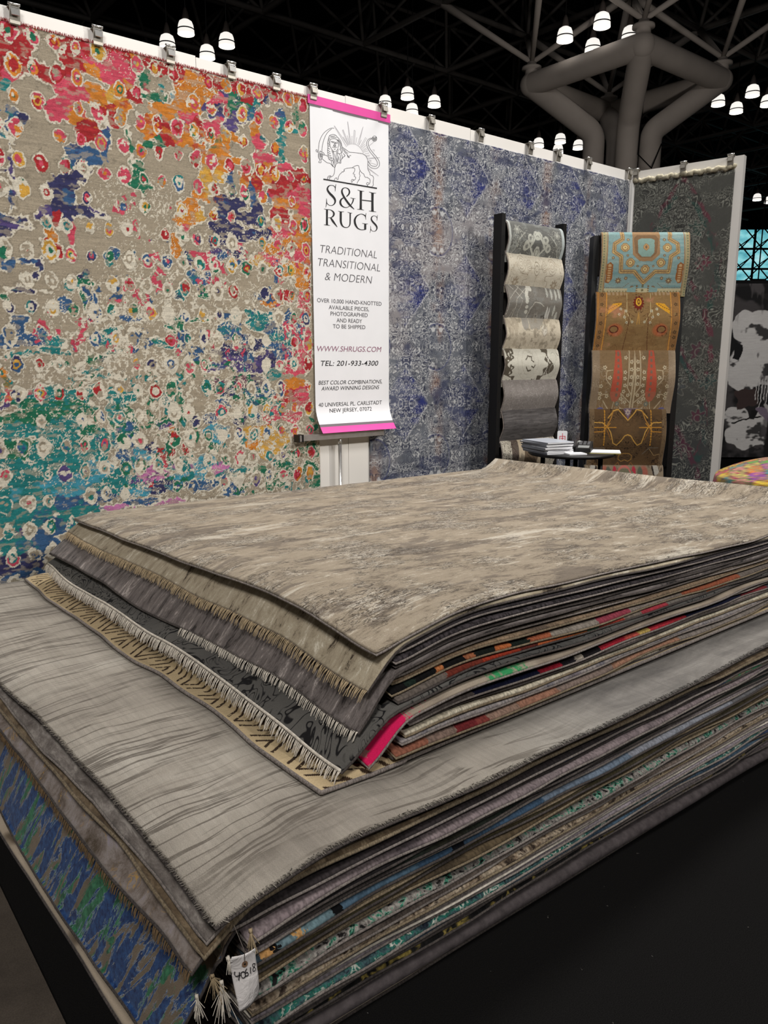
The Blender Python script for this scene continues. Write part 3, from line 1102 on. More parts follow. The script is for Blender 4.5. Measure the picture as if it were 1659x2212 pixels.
def fray(o, Lp, Fp, th):
    # cut pile frays along the two near edges
    mb = MB()
    rr = random.Random(3)
    for line, dvec in ((Lp, np.array([-1, 0, 0.2])), (Fp, np.array([0, -1, 0.2]))):
        d = np.linalg.norm(np.diff(line, axis=0), axis=1)
        s = np.concatenate([[0], np.cumsum(d)])
        q = 0
        while q < min(s[-1], 2.7):
            p = np.array([np.interp(q, s, line[:, k]) for k in range(3)])+np.array([0, 0, -0.003])
            e = dvec*(0.006+0.007*rr.random())+np.array([rr.gauss(0, .003), rr.gauss(0, .003), rr.gauss(0, .003)])
            mb.tube([p, p+e], [0.0014, 0.0005], 3, caps=False)
            q += 0.0022
    mb.build('pile_fray', M_greige, o)


lower(0, 'greige rug with carved wavy lines on top of the lower pile', M_greige, None, 0.556, 0.492, M_cord_dark, left=(0.014, 0.10), fy=1.185, ry=1.18, thick=0.014, then=fray)
lower(1, 'silver-grey rug just under the greige top rug of the lower pile', M_silver, None, 0.548, 0.474, M_cord_grey, left=(0.045, 0.10), fy=1.215)
lower(2, 'tan-brown rug with rounded corner, third from top of the lower pile', M_tanbrown, None, 0.540, 0.466, M_cord_tan, left=(0.055, 0.11), fy=1.205, bind_r=0.005)
lower(3, 'lilac and brown rug with gold scrolls and brown fringe above the blue-green rug', M_lilac, None, 0.525, 0.446, M_cord_dark, left=(0.085, 0.12), fy=1.235,
      then=lambda o, Lp, Fp, th: add_fringe(o, Lp, th, M_fr_brown, 0.028, (-1, 0, 0), 0.0045, 0.0016, 0.9, 21, reach=0.5, skip=lambda u: u > 0.72))


def hang(Z, X, Y, dx, dy):
    # long end hangs straight down the left side of the pile
    w = 0.42
    u = np.clip(dx/w, 0, 1)
    drop = 0.33
    Z = Z - 0.024*smooth((0.42-dx)/0.09)
    zz = np.where(dx < 0.33, Z - (0.33-dx)*0.95, Z)
    knee = smooth((dx-0.25)/0.16)
    base_x = X - dx           # edge position at this y
    xh = base_x + 0.33 - 0.02 - 0.06*(0.33-np.minimum(dx, 0.33))/0.33
    X2 = np.where(dx < 0.33, xh + 0.02*smooth(dx/0.33), X)
    Y2 = Y + np.where(dx < 0.33, (0.33-dx)*0.36*np.exp(-dy/0.5), 0)
    X2 = X2 + 0.006*np.sin(Y*5+1.0)*np.clip((0.33-dx)/0.33, 0, 1)
    return zz, X2, Y2


xh = np.concatenate([np.linspace(0, 0.13, 50)[:-1], np.linspace(0.13, 1, 40)])
lower(5, 'blue and green brushstroke rug hanging down the left side of the lower pile', M_blue, 0.457, 0.245, 0.175, M_cord_dark, zfun=hang, fy=1.23, jit=0.004, xs=xh)
lows = [
    (4, 'dark charcoal rug in the lower pile, right above the blue-green rug', pal((40, 36, 36), (60, 54, 54), (48, 42, 42)), 4, M_cord_grey, 0.0),
    (6, 'mauve-grey rug edge with thick cord under the blue-green rug', pal((122, 108, 110), (144, 130, 130), (100, 90, 92)), 4, M_cord_grey, 0.008),
    (7, 'black rug edge in the upper third of the lower pile', pal((20, 18, 19), (34, 30, 31), (24, 22, 22)), 4, M_cord_dark, 0.0),
    (8, 'black and dark green rug edge in the upper third of the lower pile', pal((18, 17, 18), (34, 40, 34), (46, 44, 34)), 3, M_cord_dark, 0.0),
    (9, 'lilac-grey rug edge right above the blue, orange and black edge', pal((126, 116, 118), (146, 136, 136), (104, 96, 98)), 4, M_cord_grey, 0.0),
    (10, 'rug with pale blue edge patched orange and black in the lower pile', [(0.30, (14, 13, 14)), (0.36, (198, 146, 86)), (0.41, (120, 140, 150)), (0.52, (84, 108, 128)), (0.62, (150, 158, 170)), (0.69, (20, 20, 24)), (0.74, (70, 96, 120))], 5.0, M_cord_dark, 0.009),
    (11, 'thin tan rug edge below the blue and orange edge', pal((120, 106, 86), (150, 134, 110), (104, 92, 76)), 3, M_cord_tan, 0.0),
    (12, 'dark olive rug edge in the middle of the lower pile', pal((58, 50, 36), (84, 76, 54), (48, 44, 36)), 3, M_cord_dark, 0.0),
    (13, 'brown rug edge in the middle of the lower pile', pal((72, 60, 46), (96, 82, 62), (64, 54, 42)), 3, M_cord_tan, 0.004),
    (14, 'rug with beige thread-wrapped edge in the middle of the lower pile', pal((132, 118, 92), (96, 84, 68), (146, 130, 100)), 12, M_cord_tan, 0.0),
    (15, 'rug with grey and mint green checked edge in the lower pile', [(0.36, (30, 28, 28)), (0.43, (132, 126, 120)), (0.52, (158, 152, 144)), (0.58, (64, 138, 112)), (0.63, (34, 32, 32))], 34, M_cord_grey, 0.012),
    (16, 'dark brown-grey rug edge below the mint green checked edge', pal((72, 64, 60), (98, 88, 82), (62, 56, 52)), 3, M_cord_dark, 0.0),
    (17, 'grey-brown rug edge with thick cord in the lower half of the lower pile', pal((112, 100, 92), (138, 124, 114), (92, 82, 76)), 4, M_cord_grey, 0.006),
    (18, 'rug with brown and cream twisted rope edge in the lower pile', [(0.38, (58, 48, 40)), (0.46, (136, 118, 98)), (0.56, (176, 160, 138)), (0.64, (70, 58, 50))], 22, M_cord_tan, 0.010),
    (19, 'pinkish taupe rug edge below the twisted rope edge', pal((146, 130, 120), (166, 150, 142), (118, 106, 100)), 4, M_cord_grey, 0.006),
    (20, 'light grey rug edge with white whipping in the lower pile', pal((150, 140, 136), (176, 166, 162), (110, 102, 100)), 9, M_fr_white, 0.004),
    (21, 'lilac-grey rug edge low in the lower pile, above the teal edge', pal((134, 124, 128), (156, 146, 150), (108, 100, 104)), 4, M_cord_grey, 0.006),
    (22, 'rug with teal green edge and white stripes low in the lower pile', [(0.36, (34, 40, 50)), (0.46, (70, 96, 98)), (0.53, (28, 104, 88)), (0.59, (200, 196, 186)), (0.63, (40, 110, 96))], 22, M_cord_grey, 0.010),
    (23, 'navy rug edge low in the lower pile', pal((28, 34, 58), (54, 66, 92), (34, 38, 56)), 4, M_cord_dark, 0.006),
    (24, 'slate blue rug edge low in the lower pile', pal((60, 82, 102), (92, 116, 136), (50, 60, 74)), 3, M_cord_grey, 0.010),
    (25, 'dark grey rug edge near the bottom of the lower pile', pal((70, 64, 64), (96, 88, 88), (60, 54, 54)), 4, M_cord_dark, 0.004),
    (26, 'rug with black and mustard yellow edge near the bottom of the lower pile', [(0.42, (16, 15, 15)), (0.52, (34, 32, 30)), (0.57, (150, 132, 70)), (0.62, (20, 19, 18))], 9, M_cord_dark, 0.004),
    (27, 'dark mauve-grey rug, second from bottom of the lower pile', pal((66, 58, 60), (88, 78, 80), (58, 52, 54)), 3, M_cord_dark, 0.0),
]
rl = random.Random(8)
for k, lb, st, sx_, bd, df in lows:
    m = edge_seq('blue_orange_edge', BO_) if k == 10 else E('low_edge_%s' % lb.split()[0], st, sx_)
    fl = (0.59 if k == 4 else 0.632)+0.014*rl.random()+0.002*max(0, k-10)
    lower(k, lb, m, None, fl, 0.545, bd, front=(df, 0.05) if df else None,
              fy=1.200+0.095*(k/29.0)**1.3-df*1.2+0.008*(rl.random()-0.5))
# bottom rug: dusty, sticking out on the floor
M_dusty = blotch('dusty_taupe', [(0.40, (104, 90, 74)), (0.47, (176, 160, 140)), (0.7, (192, 176, 156))], (1, 1, 1), 3.5, 3, 0.5, 0.2)
lower(29, 'dusty taupe rug at the very bottom of the lower pile, edge on the floor', M_dusty, 0.020, 0.515, 0.425, M_cord_dark, fy=1.305, ry=1.205, corner=0, jit=0.002, thick=0.018)
M_pad = plain('grey_felt', (74, 68, 68), 0.97, 0, 0.05, 0.15, 40, 0.4, 200)
lower(28, 'grey felt pad under the lower pile, along the black carpet', M_pad, 0.064, 0.66, 0.60, None, fy=1.286, ry=1.17, corner=0, thick=0.040, name='felt_pad', jit=0.002)

for _, job in sorted(JOBS, key=lambda q: q[0]):
    job()
# ------------------------------------------------------------------ rugs hung on the walls
C = {k: np.array(lin(v)) for k, v in dict(
    R=(170, 46, 50), P=(204, 78, 98), O=(206, 128, 50), Y=(208, 160, 70), G=(38, 112, 84), T=(40, 126, 126), B=(58, 92, 132),
    N=(58, 58, 96), V=(88, 74, 124), K=(104, 52, 84), W=(220, 212, 194), E=(166, 154, 134), D=(120, 108, 92), C=(70, 150, 172),
    L=(196, 120, 170)).items()}
HX, HZ0, HZ1 = (0.22, 2.632), 0.42, 2.988
XS = np.arange(HX[0], HX[1]+0.001, 0.0036)
ZS = np.arange(HZ0, HZ1+0.001, 0.0038)
S, T = np.meshgrid(XS, ZS)


def px_w(px, py):
    p = on_y(px, py, 3.872)
    return p[0], p[2]


def px_r(px, py, rx, ry):
    a, b = on_y(px-2, py, 3.872), on_y(px+2, py, 3.872)
    c, d = on_y(px, py-2, 3.872), on_y(px, py+2, 3.872)
    return rx*abs(b[0]-a[0])/4, ry*abs(d[2]-c[2])/4


BL = [
    # top band of reds, pinks and oranges
    (-60, 110, 70, 70, 'R'), (10, 90, 45, 35, 'R'), (40, 135, 40, 16, 'R'), (0, 150, 40, 22, 'P'), (52, 82, 16, 40, 'R'), (20, 75, 20, 10, 'O'),
    (75, 70, 8, 14, 'R'), (118, 85, 16, 10, 'R'), (155, 95, 14, 24, 'R'), (120, 165, 38, 20, 'R'), (158, 135, 30, 30, 'R'), (150, 185, 32, 30, 'P'),
    (185, 110, 36, 18, 'R'), (200, 118, 22, 12, 'O'), (165, 145, 16, 16, 'O'), (204, 150, 18, 14, 'O'), (215, 135, 40, 16, 'P'), (250, 150, 40, 40, 'P'),
    (262, 165, 26, 26, 'O'), (230, 110, 26, 16, 'R'), (275, 130, 30, 20, 'R'), (290, 125, 16, 20, 'O'), (185, 205, 40, 16, 'P'), (205, 205, 22, 22, 'O'),
    (250, 205, 24, 20, 'Y'), (245, 185, 12, 24, 'O'), (155, 225, 25, 22, 'P'), (120, 235, 18, 26, 'P'), (160, 245, 20, 20, 'O'), (190, 280, 26, 22, 'R'),
    (310, 130, 14, 16, 'R'), (345, 140, 28, 14, 'R'), (282, 205, 20, 16, 'R'), (265, 235, 18, 18, 'O'), (235, 240, 22, 18, 'R'), (245, 262, 14, 18, 'R'),
    (380, 150, 20, 18, 'R'), (395, 175, 24, 18, 'O'), (425, 190, 44, 30, 'O'), (405, 225, 30, 22, 'O'), (450, 170, 30, 12, 'R'), (480, 180, 30, 14, 'R'),
    (470, 215, 28, 18, 'P'), (515, 190, 30, 14, 'R'), (535, 205, 30, 20, 'R'), (560, 195, 30, 14, 'R'), (595, 205, 24, 12, 'R'), (640, 215, 26, 10, 'O'),
    (350, 235, 28, 20, 'O'), (360, 285, 24, 26, 'R'), (325, 275, 26, 22, 'O'), (405, 260, 20, 18, 'P'), (400, 290, 16, 22, 'O'), (420, 275, 14, 20, 'R'),
    (430, 320, 18, 14, 'O'), (455, 290, 14, 24, 'P'), (470, 270, 8, 22, 'P'),
    # greens and blues of the top centre
    (312, 170, 8, 24, 'G'), (335, 205, 30, 9, 'G'), (348, 250, 8, 60, 'T'), (330, 262, 26, 9, 'T'), (350, 295, 12, 20, 'G'), (320, 310, 18, 8, 'G'),
    (375, 205, 8, 8, 'C'), (385, 268, 14, 12, 'B'), (280, 325, 4, 30, 'G'), (298, 395, 24, 10, 'G'), (290, 370, 6, 22, 'G'), (302, 380, 6, 26, 'G'),
    (455, 240, 26, 14, 'V'), (470, 232, 16, 16, 'N'), (510, 205, 22, 12, 'G'), (492, 230, 12, 20, 'G'), (485, 200, 8, 12, 'V'), (520, 232, 26, 10, 'G'),
    (548, 215, 10, 22, 'T'), (545, 245, 10, 14, 'B'), (575, 210, 8, 18, 'N'), (515, 250, 18, 14, 'V'), (500, 270, 10, 14, 'V'), (600, 245, 8, 10, 'B'),
    (608, 265, 8, 18, 'T'), (625, 280, 14, 6, 'T'), (635, 250, 9, 14, 'G'), (607, 305, 7, 42, 'T'), (598, 345, 14, 6, 'T'), (572, 305, 6, 6, 'N'),
    # left blue vines
    (5, 178, 16, 14, 'T'), (10, 240, 34, 5, 'B'), (55, 255, 10, 10, 'N'), (12, 232, 7, 9, 'B'), (18, 270, 4, 24, 'B'), (8, 300, 10, 6, 'T'), (22, 320, 4, 10, 'N'),
    (24, 380, 5, 34, 'V'), (10, 373, 16, 4, 'N'), (20, 430, 5, 22, 'B'), (20, 470, 40, 7, 'N'), (18, 485, 34, 7, 'V'), (8, 500, 14, 14, 'N'),
    (168, 325, 26, 22, 'B'), (195, 338, 22, 18, 'B'), (150, 335, 10, 26, 'B'), (140, 360, 10, 22, 'T'), (135, 385, 22, 12, 'N'), (118, 410, 16, 28, 'N'),
    (120, 440, 14, 22, 'N'), (160, 385, 22, 12, 'N'), (182, 368, 14, 18, 'N'), (150, 405, 10, 22, 'N'), (150, 435, 16, 22, 'B'), (160, 458, 48, 8, 'N'),
    (150, 470, 12, 12, 'N'), (95, 465, 20, 16, 'V'), (205, 455, 8, 5, 'V'), (230, 300, 7, 30, 'B'), (225, 328, 6, 12, 'B'), (190, 275, 14, 5, 'G'), (105, 225, 12, 6, 'G'),
    # orange river, middle right
    (480, 320, 18, 22, 'O'), (470, 350, 26, 22, 'O'), (460, 380, 18, 20, 'Y'), (445, 400, 14, 26, 'Y'), (430, 420, 16, 16, 'O'), (500, 345, 22, 8, 'O'),
    (510, 298, 18, 8, 'O'), (555, 285, 8, 24, 'O'), (560, 310, 12, 18, 'P'), (570, 345, 22, 14, 'P'), (575, 370, 26, 22, 'O'), (555, 390, 10, 22, 'R'),
    (530, 395, 12, 22, 'O'), (405, 450, 18, 18, 'O'), (400, 475, 22, 16, 'O'), (425, 470, 20, 10, 'Y'), (385, 515, 16, 12, 'O'), (378, 535, 14, 16, 'O'),
    (400, 495, 10, 12, 'P'), (110, 505, 8, 18, 'O'), (115, 530, 18, 8, 'R'), (158, 505, 8, 24, 'P'), (125, 475, 10, 16, 'R'), (120, 545, 9, 12, 'R'),
    # right hot edge
    (620, 365, 22, 10, 'P'), (600, 385, 24, 12, 'R'), (620, 400, 34, 14, 'R'), (650, 380, 18, 14, 'R'), (645, 420, 26, 22, 'P'), (600, 420, 20, 14, 'R'),
    (625, 440, 30, 14, 'O'), (655, 450, 14, 30, 'P'), (605, 465, 20, 14, 'R'), (650, 485, 20, 22, 'O'), (615, 500, 30, 20, 'P'), (640, 520, 30, 26, 'O'),
    (600, 540, 24, 14, 'O'), (660, 540, 8, 40, 'P'), (640, 555, 26, 14, 'P'), (585, 560, 26, 12, 'P'), (560, 565, 24, 12, 'Y'), (620, 585, 24, 14, 'O'),
    (650, 600, 16, 22, 'O'), (665, 640, 5, 60, 'R'), (655, 650, 10, 22, 'P'), (620, 640, 16, 12, 'R'), (585, 650, 22, 10, 'O'), (664, 720, 6, 50, 'P'),
    (640, 790, 22, 20, 'P'), (655, 770, 12, 40, 'P'), (640, 830, 22, 14, 'O'), (620, 855, 26, 14, 'R'), (650, 860, 16, 22, 'P'), (600, 890, 16, 18, 'P'),
    (635, 900, 18, 14, 'P'), (580, 900, 10, 20, 'R'), (560, 935, 36, 16, 'Y'), (600, 945, 24, 16, 'Y'), (575, 970, 30, 16, 'Y'), (545, 960, 18, 14, 'O'),
    # navy patch, centre right
    (470, 435, 12, 10, 'N'), (500, 435, 26, 10, 'N'), (545, 430, 8, 40, 'B'), (490, 460, 20, 24, 'N'), (530, 470, 44, 12, 'N'), (555, 455, 14, 22, 'N'),
    (490, 495, 28, 18, 'N'), (535, 505, 48, 12, 'N'), (585, 500, 22, 8, 'N'), (480, 520, 22, 18, 'N'), (470, 545, 14, 12, 'V'), (510, 540, 20, 14, 'N'),
    (495, 392, 6, 18, 'B'), (500, 405, 8, 12, 'T'), (575, 430, 8, 12, 'B'), (440, 555, 12, 12, 'N'), (480, 555, 10, 12, 'B'),
    # teal, navy, violet lower right
    (560, 640, 14, 6, 'B'), (575, 690, 30, 12, 'T'), (610, 705, 40, 18, 'B'), (620, 725, 34, 14, 'T'), (600, 745, 30, 8, 'B'), (555, 700, 22, 14, 'T'),
    (545, 675, 16, 8, 'T'), (500, 720, 22, 18, 'B'), (540, 740, 30, 16, 'N'), (500, 760, 40, 14, 'N'), (530, 785, 50, 18, 'V'), (580, 775, 30, 16, 'N'),
    (610, 760, 20, 14, 'B'), (465, 795, 26, 10, 'V'), (475, 828, 20, 8, 'K'), (520, 825, 16, 12, 'K'), (555, 820, 24, 10, 'N'), (590, 805, 18, 12, 'T'),
    (560, 845, 30, 12, 'B'), (500, 845, 22, 12, 'N'), (545, 868, 14, 12, 'T'), (480, 870, 12, 12, 'B'), (365, 870, 12, 10, 'T'), (390, 865, 8, 14, 'G'),
    (350, 920, 14, 10, 'V'), (372, 905, 7, 16, 'N'), (455, 905, 14, 12, 'B'), (425, 910, 10, 12, 'N'), (520, 905, 16, 14, 'N'), (550, 895, 12, 14, 'B'),
    (520, 950, 10, 16, 'T'), (245, 550, 16, 16, 'B'), (240, 570, 8, 10, 'T'), (285, 565, 8, 12, 'B'), (285, 690, 22, 10, 'B'), (300, 685, 12, 6, 'T'),
    (370, 700, 10, 18, 'G'), (390, 705, 8, 14, 'G'), (430, 690, 22, 8, 'G'), (355, 740, 26, 7, 'T'), (405, 560, 8, 12, 'N'), (385, 635, 14, 14, 'T'),
    (415, 600, 12, 14, 'B'), (445, 600, 10, 14, 'B'), (440, 640, 12, 8, 'G'), (175, 605, 24, 8, 'G'), (160, 615, 16, 8, 'T'), (180, 595, 10, 12, 'N'),
    # left middle blues
    (45, 690, 22, 10, 'B'), (40, 715, 16, 26, 'B'), (70, 730, 20, 10, 'B'), (50, 738, 60, 10, 'B'), (120, 738, 30, 10, 'T'), (90, 725, 10, 14, 'B'),
    (145, 655, 10, 18, 'B'), (205, 660, 6, 26, 'B'), (200, 690, 16, 6, 'N'), (175, 640, 6, 20, 'G'), (10, 640, 8, 8, 'G'), (240, 720, 18, 8, 'T'), (215, 735, 18, 10, 'T'),
    (60, 625, 26, 4, 'N'), (55, 560, 16, 4, 'B'), (15, 560, 14, 18, 'B'), (80, 575, 8, 16, 'N'),
    (210, 775, 22, 7, 'G'), (240, 760, 18, 6, 'T'), (195, 800, 24, 7, 'T'), (220, 815, 28, 6, 'T'), (110, 760, 26, 6, 'T'), (60, 765, 34, 5, 'T'), (130, 785, 20, 5, 'G'),
    (8, 800, 6, 26, 'O'), (8, 855, 12, 14, 'P'), (4, 880, 8, 6, 'V'), (20, 945, 18, 4, 'P'), (50, 980, 10, 10, 'P'),
    # teal bottom left
    (125, 850, 70, 16, 'T'), (90, 870, 60, 14, 'G'), (165, 860, 30, 20, 'T'), (150, 885, 50, 18, 'G'), (60, 905, 60, 16, 'G'), (150, 915, 40, 16, 'T'),
    (200, 845, 20, 10, 'T'), (262, 860, 30, 12, 'T'), (255, 885, 18, 22, 'T'), (265, 905, 24, 22, 'G'), (275, 930, 20, 30, 'B'), (230, 950, 26, 22, 'T'),
    (40, 930, 44, 22, 'T'), (120, 940, 44, 18, 'T'), (190, 930, 20, 14, 'G'), (40, 975, 40, 18, 'G'), (100, 975, 40, 18, 'T'), (160, 980, 40, 20, 'T'),
    (210, 975, 30, 22, 'T'), (40, 1010, 44, 14, 'T'), (130, 1010, 70, 22, 'T'), (200, 1020, 50, 22, 'C'), (270, 980, 20, 22, 'B'), (300, 985, 26, 18, 'C'),
    (320, 970, 12, 18, 'N'), (250, 1040, 50, 16, 'T'), (60, 1035, 50, 16, 'T'), (140, 1050, 60, 22, 'C'), (50, 1070, 60, 18, 'T'), (150, 1085, 60, 18, 'B'),
    (90, 1100, 44, 22, 'T'), (30, 1120, 40, 26, 'T'), (170, 1110, 44, 20, 'T'), (110, 1140, 40, 22, 'B'), (40, 1180, 44, 22, 'T'), (90, 1180, 40, 22, 'B'),
    (30, 1220, 60, 20, 'N'), (60, 1250, 50, 20, 'B'), (220, 1070, 44, 14, 'B'), (290, 1060, 44, 12, 'C'), (360, 1050, 40, 14, 'N'), (330, 1025, 34, 14, 'L'),
    (280, 1035, 30, 10, 'V'), (400, 1030, 44, 12, 'C'), (440, 1000, 22, 14, 'C'), (470, 1010, 18, 12, 'L'), (390, 1000, 26, 14, 'T'), (440, 1045, 30, 10, 'B'),
    (500, 1055, 22, 12, 'B'), (500, 1020, 30, 10, 'T'), (240, 1098, 40, 5, 'L'), (370, 1085, 44, 5, 'L'), (300, 1085, 30, 8, 'B'), (470, 940, 22, 20, 'C'),
    (372, 950, 7, 30, 'R'), (350, 975, 18, 10, 'R'), (345, 1000, 10, 20, 'P'), (330, 1050, 8, 8, 'R'), (405, 970, 8, 8, 'R'), (372, 935, 8, 10, 'O'),
    (40, 1108, 14, 8, 'P'), (42, 1125, 8, 20, 'R'), (40, 1165, 12, 8, 'R'), (50, 1150, 12, 8, 'V'), (20, 1010, 14, 8, 'R'),
    (640, 975, 14, 10, 'G'), (675, 970, 14, 18, 'G'), (610, 1000, 14, 16, 'G'), (640, 1020, 22, 10, 'G'), (600, 1045, 26, 8, 'G'), (670, 1010, 16, 10, 'G'),
    (680, 1040, 10, 14, 'G'), (560, 1020, 16, 10, 'G'), (570, 860, 12, 10, 'G'), (460, 965, 12, 12, 'G'),
]


def colour_rug():
    ws = S + 0.030*(fbm(S*11, T*11, 1, 4)-0.5)*2 + 0.010*(fbm(S*60, T*60, 2, 2)-0.5)*2
    wt = T + 0.030*(fbm(S*11, T*11, 3, 4)-0.5)*2 + 0.010*(fbm(S*60, T*60, 4, 2)-0.5)*2
    ws = ws + 0.030*(vnoise(S*2.5, T*130, 5)-0.5)*smooth(fbm(S*3, T*3, 6, 2)*2-0.7)
    base = C['E'][None, None]*(0.90+0.2*fbm(S*2, T*30, 7, 3))[..., None]
    best = np.full(S.shape, -1.0)
    colr = base.copy()
    near = np.full(S.shape, 0, int)
    for i, (px, py, rx, ry, ch) in enumerate(BL):
        cs, ct = px_w(px, py)
        ax, ay = px_r(px, py, rx, ry)
        ax, ay = ax*1.12, ay*1.12
        d = np.sqrt(((ws-cs)/ax)**2+((wt-ct)/ay)**2)
        val = (1-d)*min(ax, ay)
        up_ = val > best
        best = np.where(up_, val, best)
        near = np.where(up_, i, near)
    cols = np.array([C[b[4]] for b in BL])
    tone = 0.62+0.75*fbm(S*16, T*90, 8, 4)
    fill = cols[near]*tone[..., None]
    # neighbouring dye bleeding in
    bleed = np.array([C[b[4]] for b in BL])[np.roll(np.arange(len(BL)), 1)][near]
    k = smooth((fbm(S*20, T*36, 9, 4)-0.58)*9)[..., None]*0.7
    fill = fill*(1-k)+bleed*k
    worn = smooth((fbm(S*30, T*70, 10, 3)-0.56)*12)[..., None]*0.55
    fill = fill*(1-worn)+base*1.1*worn
    val = best + 0.014*(fbm(S*28, T*28, 11, 3)-0.5)*2
    m = smooth(val/0.003+0.5)[..., None]
    colr = colr*(1-m)+fill*m
    rim = ((val < 0.0005) & (val > -0.0060) & (fbm(S*16, T*16, 12, 2) > 0.40))
    # net of cream outlines, densest in the middle of the rug
    dens = np.zeros(S.shape)
    for px, py, rx, ry, w in ((330, 760, 260, 170, 1.0), (420, 640, 190, 110, 0.8), (420, 900, 250, 120, 0.9), (560, 980, 170, 120, 1.0), (330, 470, 140, 90, 0.35),
                              (100, 800, 120, 60, 0.6), (620, 660, 60, 160, 0.6), (540, 560, 120, 80, 0.5), (430, 170, 300, 60, 0.12), (120, 960, 150, 120, 0.30), (330, 1000, 200, 90, 0.55)):
        cs, ct = px_w(px, py)
        ax, ay = px_r(px, py, rx, ry)
        dens = np.maximum(dens, w*smooth(1.25-np.sqrt(((S-cs)/ax)**2+((T-ct)/ay)**2)))
    n1 = fbm(ws*23+3, wt*19, 13, 3)
    net = (np.abs(n1-0.5) < 0.034*np.clip(dens*1.15, 0, 1)+0.006*(dens > 0.1))
    n2 = fbm(ws*36+9, wt*28, 14, 3)
    net2 = (np.abs(n2-0.47) < 0.030*np.clip(dens, 0, 1))
    bits = (n2 > 0.60) & (dens > 0.25)
    bc = np.where((T < 1.55)[..., None], np.where((fbm(S*7, T*7, 70, 2) > 0.5)[..., None], C['T'], C['G']), np.where((fbm(S*7, T*7, 71, 2) > 0.52)[..., None], C['B'], C['P']))
    colr = np.where((bits & (fbm(S*9, T*9, 72, 2) > 0.50))[..., None], bc*(0.7+0.5*fbm(S*40, T*90, 73, 2))[..., None], colr)
    dark_outline = (np.abs(n1-0.5) < 0.050*np.clip(dens*1.15, 0, 1)) & ~net  # dark outline beside the cream net, part of the dyed design
    colr = np.where(dark_outline[..., None], colr*0.72, colr)
    colr = np.where((net | net2 | rim)[..., None], C['W']*(0.9+0.2*fbm(S*90, T*90, 15, 2))[..., None], colr)
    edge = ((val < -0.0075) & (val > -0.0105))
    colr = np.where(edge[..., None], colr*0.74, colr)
    # rows of ringed dots
    PS, PT = 0.0945, 0.1290
    s0, t0 = px_w(85, 284)
    gi = np.floor((S-s0)/PS+0.5)
    gj = np.floor((T-t0)/PT+0.5)

    def hs(q):
        n = (gi.astype(np.int64)*73856093 + gj.astype(np.int64)*19349663 + q*83492791) & 0xFFFFFFFF
        n = ((n ^ (n >> 13))*1274126177) & 0xFFFFFFFF
        return ((n ^ (n >> 16)) & 0xFFFF)/65535.0
    dx = (ws*0.35+S*0.65)-s0-gi*PS-0.014*(hs(1)-0.5)
    dy = (wt*0.35+T*0.65)-t0-gj*PT-0.014*(hs(2)-0.5)
    sc_ = 0.68+0.42*hs(3)
    r = np.sqrt((dx/0.029)**2+(dy/0.038)**2)/sc_*(1+0.7*(fbm(S*26, T*26, 16, 3)-0.5))
    r = r*(1+0.18*np.abs(dx*dy)/(0.029*0.038))
    hot = smooth((T-2.15)/0.4) + smooth((S-2.30)/0.2)*0.9
    cool = smooth((1.55-T)/0.5)
    pick = hs(4)
    hotc = [C[q] for q in 'RPORPOYRGP']
    midc = [C[q] for q in 'BNGWPYWRWT']
    lowc = [C[q] for q in 'TWGWBTWVWP']

    def choose(u):
        ii = np.minimum((u*10).astype(int), 9)
        a, b, c = np.array(hotc)[ii], np.array(midc)[ii], np.array(lowc)[ii]
        h2 = (hs(9) < hot)[..., None]
        c2 = (hs(10) < cool)[..., None]
        return np.where(h2, a, np.where(c2, c, b))
    c1, c2, c3 = choose(pick), choose(hs(5)), choose(hs(6))
    pale = (hs(7) < 0.42*(1-np.clip(hot, 0, 1)))[..., None]
    c1 = np.where(pale, C['W'], c1)
    c2 = np.where(pale, C['E']*0.95, c2)
    half = (np.arctan2(dy, dx)+hs(11)*6.28) % 6.28 < 2.6
    c1 = np.where(half[..., None] & (hs(12) < 0.5)[..., None], c3, c1)
    on = hs(8) < 0.84
    shade = (0.62+0.72*fbm(S*22, T*110, 18, 4))[..., None]
    halo_ok = on & (fbm(S*30, T*30, 19, 3) > 0.40)
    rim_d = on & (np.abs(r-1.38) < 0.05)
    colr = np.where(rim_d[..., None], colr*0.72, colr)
    colr = np.where((halo_ok & (r < 1.27))[..., None], C['W'], colr)
    colr = np.where((on & (r < 1.02))[..., None], c1*shade, colr)
    colr = np.where((on & (r < 0.62) & (hs(13) < 0.8))[..., None], c2*shade, colr)
    colr = np.where((on & (r < 0.30))[..., None], c3*shade, colr)
    holes = on & (r < 1.0) & (fbm(S*48, T*60, 66, 3) > 0.60)
    colr = np.where(holes[..., None], np.where((hs(15) < 0.5)[..., None], C['E'], C['W']), colr)
    grain = 0.80+0.36*fbm(S*150, T*240, 67, 2)
    colr = colr*grain[..., None]
    return np.clip(colr, 0, 1)


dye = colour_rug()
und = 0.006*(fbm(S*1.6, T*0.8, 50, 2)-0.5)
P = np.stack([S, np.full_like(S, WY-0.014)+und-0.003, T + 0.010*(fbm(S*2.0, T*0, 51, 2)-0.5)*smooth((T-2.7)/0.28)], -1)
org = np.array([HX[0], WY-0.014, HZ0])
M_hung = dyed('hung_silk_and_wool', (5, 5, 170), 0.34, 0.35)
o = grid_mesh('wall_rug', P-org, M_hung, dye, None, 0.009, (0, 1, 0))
o.location = org
tag(o, 'large multicoloured rug with ringed dots hanging on the white wall at left', 'rug')
